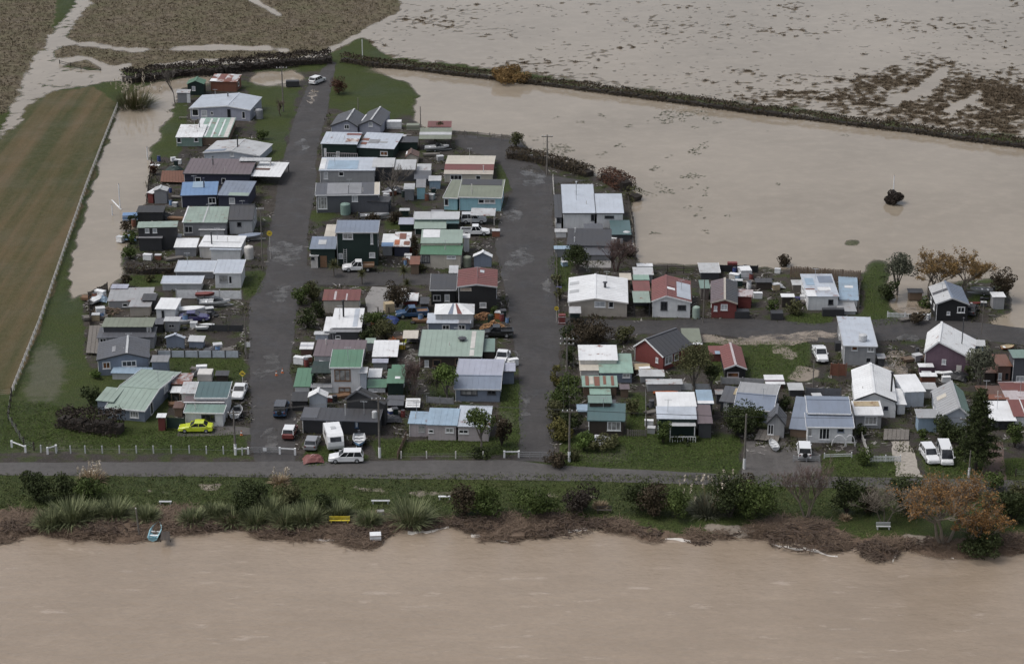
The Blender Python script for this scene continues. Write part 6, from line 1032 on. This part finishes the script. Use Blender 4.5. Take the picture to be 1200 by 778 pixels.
for k_, a in dict(a=(445,536,465,'tall power pole with transformer beside the black house',2.0,True),b=(276,532,481,'power pole with white base beside the lime green car',1.6,True),c=(332,131,78,'wooden power pole on the lawn beside the lilac house',2.4),d=(641,206,158,'wooden power pole with wide crossarm at the turning area',2.2),e=(667,541,479,'power pole with white base at the east road mouth',2.2,True),f=(664,436,395,'power pole with double crossarm on the lane corner',2.2,False,.15,True),g=(1130,541,488,'power pole in front of the tall pine',2.2),h=(872,549,485,'slim pole with white base between the front lawn and gravel drive',0,True),i=(308,317,243,'thin dark pole beside the west road sign',1.2,False,.1),j=(289,422,372,'thin pole at the corner of the storage yard',0,False,.09),k=(493,160,125,'dark pole behind the open carport',0,False,.12),l=(420,140,115,'dark pole behind the twin gabled house',0,False,.11),m=(1135,560,528,'short white marker pole on the roadside beside the pine',0,True,.12),n=(952,462,422,'dark pole beside the rust brown screen',0,False,.1),o=(824,378,328,'thin dark pole beside the red roofed cottage',0,False,.1),p=(1150,392,352,'thin mast beside the plum house',0,False,.07)).items(): pl_[k_] = pole(*a)
tp = pl_['a'][0]; q_ = [o_ for o_ in bpy.data.objects if o_.get('label', '').startswith('tall power pole with transformer')][0]; MB().lathe([(.3,0),(.36,.05),(.36,.85),(.3,.95)], 10, (-.55,-.05,pl_['a'][1]-3.0)).build('transformer', flat('palegrey'), q_)
def wires(a, b, label, n=3):
    (p0, h0), (p1, h1) = pl_[a], pl_[b]; r = empty('power_line', (p0.x, p0.y, h0), 0, label, 'power line')
    for i in range(n):
        off = Vector((-.8+1.6*i/(n-1), -.14, -.1)); A_ = off; B_ = p1-p0+Vector((0,0,h1-h0))+off; pts = [A_.lerp(B_, t_/10)-Vector((0,0,2.2*(t_/10)*(1-t_/10)*(B_-A_).length/60)) for t_ in range(11)]
        MB().tube(pts, .014, 3, False).build('wire', BLK, r)
wires('b','a','power wires strung along the front of the west block'); wires('a','e','power wires strung along the front of the middle block'); wires('e','g','power wires strung along the front of the east block'); wires('f','e','power wires strung along the east road'); wires('d','f','power wires strung from the turning area down the east road')
def sign(x, y, top, col, label, shape='diamond', w=.7):
    p = G(x, y); h = hsolve(p, top, .5, 8); r = empty('road_sign', p, 0, label, 'sign'); MB().tube([(0,0,-.2), (0,0,h)], .04, 6).build('post', flat('offwhite' if col == 'yellow' else 'darkwood'), r); mb = MB(); z_ = h-w*.3; f = flat(col, .4)
    if shape == 'diamond': mb.slab([(0,-.06,z_-w*.7),(w*.7,-.06,z_),(0,-.06,z_+w*.7),(-w*.7,-.06,z_)], .03)
    elif shape == 'round': mb.slab([(w*.6*math.cos(a), -.06, z_+w*.6*math.sin(a)) for a in [2*math.pi*i/12 for i in range(12)]], .03)
    else: mb.slab([(-w*.5,-.06,z_-w*.5),(w*.5,-.06,z_-w*.5),(w*.5,-.06,z_+w*.5),(-w*.5,-.06,z_+w*.5)], .03)
    s_ = mb.build('sign_face', f, r)
    if shape == 'diamond' : MB().box(-.22,.16,-.075,-.063,z_-.05,z_+.08).box(.0,.22,-.075,-.063,z_-.14,z_-.05).build('symbol', BLK, s_)
    if shape == 'round': MB().box(-.17,.17,-.075,-.063,z_-.06,z_+.06).build('symbol', BLK, s_)
sign(317,304,272,'yellow','round yellow sign on a pale post beside the west road puddle','round',.8); sign(285,458,436,'yellow','yellow diamond road sign behind the white roadside sedan'); sign(291,420,402,'white','two white notices on a dark post at the storage yard corner','square',.75); sign(652,378,360,'yellow','small round yellow sign beside the red stall','round',.6); sign(110,505,498,'white','white notice board in front of the dark purple hedge','square',1.0)
def cone(x, y, label, h=.75):
    p = G(x, y); r = empty('traffic_cone', p, 0, label, 'traffic cone', 'traffic cones on the west road'); MB().box(-.2,.2,-.2,.2,.03,.07).build('base', flat('orange'), r); MB().lathe([(.15,.07),(.04,h)], 10).build('cone', flat('orange'), r); MB().lathe([(.118,.34),(.085,.52)], 10).build('stripe', flat('white'), r)
cone(324,440,'orange and white traffic cone at the road edge beside the green roofs'); cone(331,437,'orange and white traffic cone at the road edge beside the green roofs'); cone(283,510,'orange and white traffic cone on the gravel beside the white based power pole')
def tank(x, y, w, h, col, label, z=0):
    p = G(x, y, z); sc = scale_at(p); R = w/sc/2; H_ = h/sc/.95; r = empty('water_tank', p, 0, label, 'tank'); MB().lathe([(R*.98,0),(R,.05),(R*.985,H_*.25),(R,H_*.3),(R*.985,H_*.55),(R,H_*.6),(R*.99,H_*.86),(R*.92,H_*.93)], 18).build('body', flat(col, .5, 0, .3), r); MB().lathe([(R*.95,H_*.91),(R*.5,H_*.99),(R*.15,H_*1.04)], 18).build('lid', flat(col, .5, 0, .3), r)
tank(405,251,12,13,'seagreen','green water tank in front of the charcoal house'); tank(547.5,312,10,12,'olive','olive green water tank beside the white gabled garage'); tank(815.5,372.5,9,14,'palegreen','pale green water tank beside the red roofed cottage'); tank(292,303,11,15,'offwhite','off white corrugated tank beside the white stepped bach'); tank(575,379,7,11,'darkgreen','dark green tank beside the black house with faded red roof'); tank(734,281,9,10,'palegrey','pale round tank on the teal roofed shed',.0); tank(304,139,9,11,'midgrey','grey tank on the lawn beside the lilac house')
A7 = G(987,428); h7 = hsolve(A7, 405); tank(1011,398.5,10,7,'palegrey','round pale tank on the flat roof of the grey two storey box house',h7+.05)
def deckp(pts, z, col, label):
    P = [G(*q) for q in pts]; o = P[0].copy(); r = empty('deck', o, 0, label, 'deck'); a, b, c, d = [p-o for p in P]; n = max(3, int((b-a).length/.55)); m = woodm(col)
    for i in range(n):
        f0, f1 = i/n, (i+.93)/n; zz = Vector((0,0,z+random.uniform(-.008,.008))); MB().slab([a.lerp(b,f0)+zz, a.lerp(b,f1)+zz, d.lerp(c,f1)+zz, d.lerp(c,f0)+zz], .04).build('plank', m, r)
    for q in (a, b, c, d): MB().box(-.06,.06,-.06,.06,-.1,z-.045).build('post', m, r, q*.96+((a+b+c+d)/4)*.04)
deckp([(188,216),(221,217),(218,203),(190,203)], .5, 'deck', 'red brown timber deck at the floodwater edge'); deckp([(101,416),(116,417),(119,384),(105,384)], .4, 'greywood', 'dark grey timber deck beside the grey gabled house'); deckp([(884,517),(912,520),(916,508),(890,505)], .35, 'greywood', 'weathered deck in front of the tiny slate sleepout'); deckp([(188,634),(200,634),(199,624),(189,624)], .2, 'darkwood', 'little dark jetty beside the pale blue rowing boat'); deckp([(1035,517),(1065,517),(1066,505),(1036,504)], .25, 'greywood', 'concrete grey terrace deck in front of the large white house')
def bench(x, y, L, label, col='palegrey', back=False):
    p = at(x, y); r = empty('bench', p, 0, label, 'bench')
    for k in (-.14, 0, .14): MB().box(-L/2, L/2, k-.06, k+.06, .42, .46).build('seat_slat', flat(col), r)
    if back:
        for z_ in (.6, .78): MB().box(-L/2, L/2, .22, .26, z_, z_+.12).build('back_slat', flat(col), r)
    for x_ in (-L*.4, L*.4): MB().box(x_-.06, x_+.06, -.16, .24, -.1, .42).build('leg', flat(col), r)
bench(446,590,2.4,'pale bench on the bank grass between the flax bushes'); bench(521,585,1.6,'short white bench on the bank beside the pale dirt strip','white'); bench(398,613,2.6,'bright yellow bench in front of the flax',(.62,.50,.05),True); bench(1035,620,1.8,'grey bench under the spreading bare tree','palegrey',True); bench(194,591,1.6,'grey bench on the bank near the rowing boat','palegrey'); bench(708,601,2.0,'dark wooden bench beside the purple bank shrub','darkwood',True); bench(215,140,1.8,'wooden garden bench beside the narrow grey tin shed','greywood')
def crate(p, rz, sx, sy, sz, col, name, label, cat, group=None, lid=None):
    r = empty(name, p, rz, label, cat, group); MB().box(-sx/2,sx/2,-sy/2,sy/2,0,sz).build('body', flat(col), r)
    mb = MB(); [mb.box(-sx/2-.02, sx/2+.02, -sy/2-.02, sy/2+.02, sz*f, sz*f+.06) for f in (.15, .8)]; mb.build('band', flat(lid or col), r); return r
# the platform crates at the river edge
for a in [(440,631,1.4,'white','white framed crate washed onto the river edge'),(607,631,1.6,'timber','brown wooden platform at the river edge beside the debris'),(446,604,.9,'concrete','grey concrete block beside the yellow bench')]: crate(at(a[0], a[1]), .1, a[2], a[2]*.8, .7, a[3], 'crate', a[4], 'crate', lid='timber')
crate(G(658.5,379), 0, 1.1, .9, 1.5, 'red', 'roadside_stall', 'red and white roadside stall beside the small dark green shed', 'stall', lid='white'); crate(G(655,344), 0, .9, .8, 1.1, 'purple', 'bin', 'blue purple wheelie bin behind the rail fence on the east road', 'bin'); crate(G(934,360), 0, .8, .8, 1.7, 'purple', 'bin', 'tall purple bin beside the shed with the white roof', 'bin'); crate(G(241,444), 0, 2.1, 2.2, 1.2, 'offwhite', 'utility_trailer', 'white trailer with canopy parked behind the white bach', 'trailer'); crate(G(873,325), .1, 1.8, 2.2, 1.6, 'white', 'boat_cabin', 'white boat cabin standing in the junk yard', 'cabin', lid='charcoal'); crate(G(858,316), 0, 1.6, .8, 1.3, 'red', 'fuel_tank', 'red fuel tank against the black panel fence', 'tank'); crate(G(869,372), 0, 2.3, 1.3, 1.2, 'dark', 'bin', 'dark skip bin beside the charcoal gabled cottage', 'bin'); crate(G(910,373), 0, 1.9, 1.6, 1.1, 'dark', 'planter', 'dark planter box beside the junk yard entrance', 'planter'); crate(G(976,370), 0, 3.4, .9, 1.2, 'dark', 'garden_screen', 'dark slatted screen in front of the patchwork blue roof house', 'screen'); crate(G(982,410), 0, 1.0, 1.2, 1.3, 'dark', 'bin', 'black bin beside the white double cab pickup', 'bin'); crate(G(456,365), .3, 1.5, 1.3, 1.5, 'tan', 'covered_stack', 'tan covered stack on the concrete yard', 'stack'); crate(G(343,101), 0, 2.8, 1.4, 1.2, 'dark', 'trough', 'dark trough under the hedge beside the parked wagon', 'trough'); crate(G(462,150), 0, 3.0, 1.6, 1.5, 'white', 'boat_cradle', 'white boat fittings piled beside the twin gabled house', 'pile', lid='grey'); crate(G(484,152), 0, 2.6, 1.6, 1.1, 'yellow' if 0 else 'olive', 'covered_stack', 'olive green covered stack beside the dark pole', 'stack', lid='cream')
# firewood and floats
def pile(x, y, w, d, h, n, mat, label, name, cat, L=.4, R=.09):
    p = G(x, y); r = empty(name, p, 0, label, cat); mb = MB()
    for i in range(n):
        a = random.random()*2*math.pi; rr = math.sqrt(random.random()); c = Vector((math.cos(a)*rr*w/2, math.sin(a)*rr*d/2, .05+h*(1-rr)*random.random()+.05)); v = Vector((random.uniform(-1,1), random.uniform(-1,1), random.uniform(-.3,.3))).normalized()*L/2; mb.tube([c-v, c+v], R*random.uniform(.7,1.3), 6)
    o = mb.build('logs', mat, r); o['kind'] = 'stuff'; return r
pile(578,386,4.0,5.0,1.5,330,flat((.34,.19,.09),.8,0,.7),'heap of split orange firewood beside the black pickup','firewood_pile','firewood'); pile(568,372,3.2,3.0,.9,120,flat((.28,.15,.075),.8,0,.7),'smaller stack of split firewood against the black house','firewood_pile','firewood'); pile(461,400,1.4,1.2,.9,40,flat('orange',.5),'pile of orange fishing floats in the garden','float_pile','floats',.28,.13); pile(477,400,2.0,2.0,.6,26,flat((.55,.62,.05),.5),'yellow green ropes and buoys beside the sage green porch','buoy_pile','buoys',.5,.07); pile(126,366,5,4,.7,60,woodm('timber'),'heap of timber and scrap inside the western junk yard','scrap_pile','scrap',.9,.06)
# flood wrack mounds on the bank
for a in [(945,628,10.5,9,1.5,420,'big mound of tangled roots and branches under the reddish bare tree'),(1028,645,5,6,1.3,200,'smaller root mound standing in the river edge'),(650,614,11,7,.9,330,'long heap of brown flood debris on the bank'),(426,622,6,4,.7,150,'heap of flood debris beside the yellow bench'),(565,612,8,5,.7,180,'heap of flood debris below the twin shrub'),(760,622,4,3,.5,60,'small raft of sticks at the river edge'),(820,640,3.2,1.5,.35,40,'floating raft of sticks on the river'),(20,616,7,3.5,.5,110,'heap of flood debris at the far west of the bank'),(130,618,8,3.5,.6,130,'heap of flood debris west of the rowing boat'),(230,615,9,3.5,.6,150,'heap of flood debris east of the little jetty'),(330,619,9,3.5,.6,150,'heap of flood debris under the long flax bank'),(500,612,7,3.5,.6,120,'heap of flood debris beside the lone round flax'),(715,612,6,3,.6,110,'heap of flood debris under the dark wooden bench'),(850,622,7,2.6,.5,100,'heap of flood debris under the plume grass'),(1080,636,6,3,.6,100,'heap of flood debris under the orange willow'),(1190,634,7,4,.6,110,'heap of flood debris east of the smaller orange willow')]:
    p = at(a[0], a[1]); r = pile(a[0], a[1], a[2], a[3], a[4], a[5], woodm((.085,.058,.042)), a[6], 'driftwood_pile', 'driftwood', 1.1, .05); r.location = (p.x, p.y, max(p.z, RV_Z)-.05)
# white marks and masts in the water
for a in [(1046,238,205,'white marker mast on the bush island in the floodwater'),(141,248,215,'upright white stake standing in the west flood strip'),(132,255,240,'short white stake standing in the west flood strip'),(173,188,172,'white stake at the edge of the west flood strip'),(425,74,46,'white mast beside the hedge gap'),(164,633,595,'leaning driftwood trunk beside the rowing boat')]:
    p = at(a[0], a[1]); h = hsolve(Vector((p.x, p.y, p.z)), a[2], .5, 12); r = empty('marker_pole', p, 0, a[3], 'pole'); MB().tube([(0,0,-.3), (-.25 if 'lean' in a[3] else 0,0,h)], [.13, .09], 6).build('pole', flat('white' if 'white' in a[3] else 'greywood'), r); MB().lathe([(.10,h-.1),(.10,h)], 6, (-.25 if 'lean' in a[3] else 0,0,0)).build('cap', flat('offwhite'), r)
a_, b_ = G(131,235,FL_Z), G(142,246,FL_Z); r = empty('floating_rail', a_, 0, 'white rail floating in the west flood strip', 'rail'); MB().bar(Vector((0,0,.05)), b_-a_+Vector((0,0,.05)), .2, .14).build('rail', flat('white'), r); MB().bar(Vector((0,0,.13)), (b_-a_)*.1+Vector((0,0,.13)), .24, .05).build('cap', flat('offwhite'), r)
# dormer-side balcony of the dark green bach, ladder and trellis
def railing(pts, h, label, col='white', name='balustrade'):
    P = [G(*q) for q in pts]; o = P[0].copy(); r = empty(name, o, 0, label, 'balustrade')
    for a, b in zip(P, P[1:]):
        n = max(3, int((b-a).length/.35)); MB().bar(a-o+Vector((0,0,h)), b-o+Vector((0,0,h)), .06, .09).build('rail', flat(col), r)
        for i in range(n+1): q = a.lerp(b, i/n)-o; MB().box(-.04,.04,-.03,.03,0,h).build('baluster', flat(col), r, q)
railing([(381,188),(419,189)], 1.5, 'white balcony rail in front of the dark green bach','pinkwhite'); railing([(785,518),(815,518)], .8, 'white balustrade along the porch of the white roofed bach')
pl_a = G(405,313); r = empty('ladder', pl_a, 0, 'pale ladder leaning on the black two storey house', 'ladder')
for s_ in (-.25, .25): MB().bar((s_,-.5,0), (s_,0,3.2), .06).build('stile', flat('palegrey'), r)
for i in range(9): f = (i+.5)/9; MB().bar((-.25,-.5*(1-f),3.2*f), (.25,-.5*(1-f),3.2*f), .04).build('rung', flat('palegrey'), r)
for i, (x_, y_) in enumerate([(983,523),(996,523)]):
    p = G(x_, y_); r = empty('garden_arch', p, 0, 'white hoop trellis in front of the blue roofed white house', 'trellis', 'hoop trellises in front of the blue roofed white house'); MB().tube([(1.0*math.cos(t_)*(1 if i == 0 else .7), 0, max(0, 1.7*math.sin(t_))) for t_ in [math.pi*k/10 for k in range(11)]], .05, 6).build('hoop', flat('white'), r); MB().bar((-.9,0,.6), (.9,0,.6), .05).build('rail', flat('white'), r)

# ---- countable clutter in the yards
KIND = {}
def item(kind):
    if kind in KIND: return KIND[kind]
    D = {}
    if kind == 'drum': D = dict(body=(MB().lathe([(.29,0),(.30,.3),(.28,.32),(.30,.35),(.30,.6),(.28,.62),(.29,.9)], 12), None), lid=(MB().lathe([(.27,.9),(.25,.93)], 12), 'charcoal'))
    elif kind == 'box': D = dict(body=(MB().box(-.5,.5,-.4,.4,0,.75), None), lid=(MB().box(-.53,.53,-.43,.43,.75,.82), 'palegrey'))
    elif kind == 'tyre': D = dict(tread=(MB().lathe([(.2,0),(.34,.03),(.36,.12),(.34,.21),(.2,.24)], 12), 'black'), rim=(MB().lathe([(.19,.04),(.19,.2),(.05,.21)], 10), 'grey'))
    elif kind == 'bin': D = dict(body=(MB().poly([(-.24,-.26,0),(.24,-.26,0),(.24,.26,0),(-.24,.26,0),(-.3,-.34,1.0),(.3,-.34,1.0),(.3,.34,1.0),(-.3,.34,1.0)], [(0,3,2,1),(4,5,6,7),(0,1,5,4),(1,2,6,5),(2,3,7,6),(3,0,4,7)]), None), lid=(MB().box(-.32,.32,-.37,.36,1.0,1.07), 'charcoal'))
    elif kind == 'timber': 
        mb = MB(); [mb.box(-1.3+random.uniform(-.2,.2), 1.3+random.uniform(-.2,.2), -.45+.16*i, -.32+.16*i, .1+.08*j, .17+.08*j) for i in range(6) for j in range(4)]; D = dict(boards=(mb, None), bearers=(MB().box(-.9,-.75,-.5,.5,0,.095).box(.75,.9,-.5,.5,0,.095), 'darkwood'))
    elif kind == 'chest': D = dict(body=(MB().box(-.65,.65,-.33,.33,.05,.85), None), lid=(MB().box(-.67,.67,-.35,.35,.85,.95), 'white'))
    elif kind == 'tarp': 
        mb = MB(); mb.v = [(x_*.3, y_*.3, max(.02, .75*(1-(x_/4.2)**4)*(1-(y_/3.3)**4)*random.uniform(.75,1.1))) for x_ in range(-4,5) for y_ in range(-3,4)]; mb.f = [(i*7+j, (i+1)*7+j, (i+1)*7+j+1, i*7+j+1) for i in range(8) for j in range(6)]; D = dict(tarpaulin=(mb, None), rope=(MB().tube([(-1.25,0,.05),(0,0,.86),(1.25,0,.05)], .02, 4), 'offwhite'))
    elif kind == 'table': 
        mb = MB(); [mb.box(x_-.04,x_+.04,y_-.04,y_+.04,0,.7) for x_ in (-.7,.7) for y_ in (-.35,.35)]; D = dict(table_top=(MB().box(-.85,.85,-.45,.45,.7,.76), None), legs=(mb, 'greywood'))
    KIND[kind] = {k: (v[0], v[1]) for k, v in D.items()}; return KIND[kind]
MESHC = {}
def drop(kind, col, x, y, rz, label, group=None, name=None, cat=None, s_=1.0):
    r = empty(name or {'box':'crate','timber':'timber_stack','chest':'chest_freezer','tarp':'tarpaulin','bin':'bin','drum':'drum','tyre':'tyre','table':'table'}[kind], G(x, y, .02), rz, label, cat or {'timber':'timber','chest':'freezer','tarp':'tarpaulin'}.get(kind, kind), group); r.scale = (s_,)*3
    for pn, (mb, c) in item(kind).items():
        k = (kind, pn, c or col)
        if k not in MESHC: MESHC[k] = mb.mesh(pn, flat(c or col, .6))
        put(pn, MESHC[k], r)
WORDS = dict(drum='plastic drum', box='storage crate', tyre='old tyre', bin='wheelie bin', timber='stack of boards', chest='old appliance', tarp='tarpaulin covered heap', table='garden table')
COLW = dict(white='white', blue='blue', cobalt='deep blue', darkgreen='dark green', black='black', rust='rusty', timber='brown', greywood='grey', offwhite='off white', orange='orange', red='red', grey='grey', charcoal='charcoal', wood='tan', palegrey='pale grey', skyblue='light blue', green='green', tan='tan', yellow='yellow', slate='dark grey')
YARDS = [((108,345,124,376),'inside the western junk yard',['box','white','drum','blue','tyre','black','tarp','skyblue','timber','wood','box','orange','chest','white','drum','rust','box','tan','timber','greywood']),((182,188,212,203),'beside the timber deck and shack',['chest','white','drum','cobalt','table','white','bin','darkgreen','box','white','tarp','darkgreen']),((172,246,208,258),'on the dark yard behind the black two level shed',['drum','orange','box','rust','timber','wood','tarp','black','tyre','black','box','white']),((195,222,210,242),'between the grey garden shed and the navy house',['drum','blue','drum','cobalt','box','grey','timber','greywood']),((140,262,160,285),'at the water edge beside the green bushes',['tarp','blue','box','white','drum','rust','timber','greywood']),
 ((168,298,204,306),'on the dark patch behind the brushwood hedge',['chest','white','timber','greywood','box','rust']),((210,376,228,388),'beside the steel storage cabin',['drum','blue','box','white','timber','grey','tyre','black']),((240,361,260,374),'on the boat yard beside the purple sedan',['tyre','black','box','charcoal','drum','black','tarp','charcoal']),((242,400,280,416),'inside the panel fenced yard',['timber','greywood','box','palegrey','drum','blue','tyre','black','tarp','charcoal']),((200,465,214,482),'in the plant yard beside the white bach',['box','timber','timber','wood','tyre','black','bin','darkgreen']),((225,432,250,444),'behind the white bach with the green iron roof',['tarp','black','box','white','timber','greywood','chest','white']),
 ((465,160,490,172),'behind the little red and brown shed',['tarp','darkgreen','box','grey','timber','greywood','tyre','black']),((497,180,520,200),'on the black gravel beside the beige house',['box','grey','timber','greywood','tyre','black']),((440,222,474,246),'in the yard below the bare grey tree',['timber','greywood','tarp','charcoal','box','white','drum','darkgreen','box','rust','table','grey']),((500,222,518,246),'beside the aqua house end wall',['box','grey','bin','darkgreen','drum','rust']),((448,303,490,316),'beside the rusty orange roof',['timber','wood','tarp','charcoal','drum','blue','box','rust']),((478,278,490,312),'along the cream house side path',['bin','red','drum','rust','box','timber','box','offwhite']),
 ((560,262,590,285),'on the grass edge beside the white pickup',['box','rust','timber','greywood']),((430,372,466,384),'in the overgrown garden',['box','rust','tarp','cobalt']),((470,376,498,385),'beside the blue pickup',['timber','wood','tyre','black','drum','blue']),((562,372,595,378),'beside the potted shrub',['drum','red','drum','blue','bin','darkgreen','box','orange']),((468,398,488,415),'under the translucent lean-to roof',['box','yellow','drum','yellow','timber','wood','tarp','black']),((350,418,368,430),'beside the little white stepped shed',['box','rust','chest','white','drum','red']),((366,428,388,446),'on the dark green framed terrace',['table','darkgreen','box','darkgreen','timber','darkgreen']),((387,464,404,474),'behind the charcoal gabled house',['box','red','timber','wood','drum','black']),((455,484,476,512),'behind the tall power pole',['timber','greywood','box','cobalt','drum','red','tarp','charcoal','bin','darkgreen']),
 ((590,424,604,434),'beside the lilac roofed corner house',['chest','white','box','white']),((716,284,742,300),'at the back of the dark grey roofed house',['chest','white','box','white','timber','greywood','drum','grey']),((655,300,672,330),'in the front garden along the east road',['box','skyblue','drum','grey']),((742,428,778,440),'beside the angled red house',['timber','tan','chest','white','tarp','palegrey','box','grey','timber','greywood']),((760,466,768,508),'on the narrow path beside the white roofed bach',['box','grey','drum','charcoal','tyre','black','timber','greywood','chest','white']),((855,318,915,350),'in the eastern junk yard',['chest','white','drum','cobalt','box','white','tyre','black','drum','blue','box','darkgreen','chest','offwhite','tarp','palegrey','box','grey','drum','white','timber','greywood','box','skyblue','tyre','charcoal','chest','grey','box','offwhite','drum','green','drum','red','box','tan']),
 ((935,340,945,360),'beside the patchwork roofed house',['timber','greywood','box','white']),((940,470,990,480),'behind the blue roofed white house',['chest','white','timber','wood','box','charcoal','drum','grey','tarp','white','box','rust']),((1066,412,1078,436),'beside the plum house wall',['drum','charcoal','box','grey','tyre','black','timber','timber']),((1084,440,1130,448),'in the yard below the plum house',['chest','white','tarp','black','box','rust','table','white','chest','palegrey']),((1090,462,1096,474),'between the white garage wing and the skylight roof',['box','grey','bin','charcoal']),((1060,370,1090,378),'along the flooded garden edge',['box','white','timber','greywood']),((1140,346,1160,362),'beside the narrow grey shed',['tyre','black','box','charcoal','drum','black']),((818,498,834,512),'beside the slate shed',['box','red','drum','charcoal']),((690,514,712,520),'on the lawn before the teal roofed house',['tarp','palegrey','box','skyblue'])]
rd = random.Random(5)
for (x0, y0, x1, y1), where, L_ in YARDS:
    prs = list(zip(L_[::2], L_[1::2])); cnt = {}
    for pr in prs: cnt[pr] = cnt.get(pr, 0)+1
    for kd, cl in prs:
        lab = COLW[cl]+' '+WORDS[kd]+' '+where
        drop(kd, cl, rd.uniform(x0, x1), rd.uniform(y0, y1), rd.uniform(-.5, .5), lab, ('clutter '+where) if cnt[(kd, cl)] > 1 else None, s_=rd.uniform(.9, 1.4))
drop('tarp','redroof',367,540,.2,'low rusty red tarpaulin heap on the lawn beside the white wagon',s_=1.15)
crate(G(154,257), .1, 3.0, 1.7, 1.0, 'blue', 'utility_trailer', 'blue trailer with white lid at the flood edge', 'trailer', lid='white')
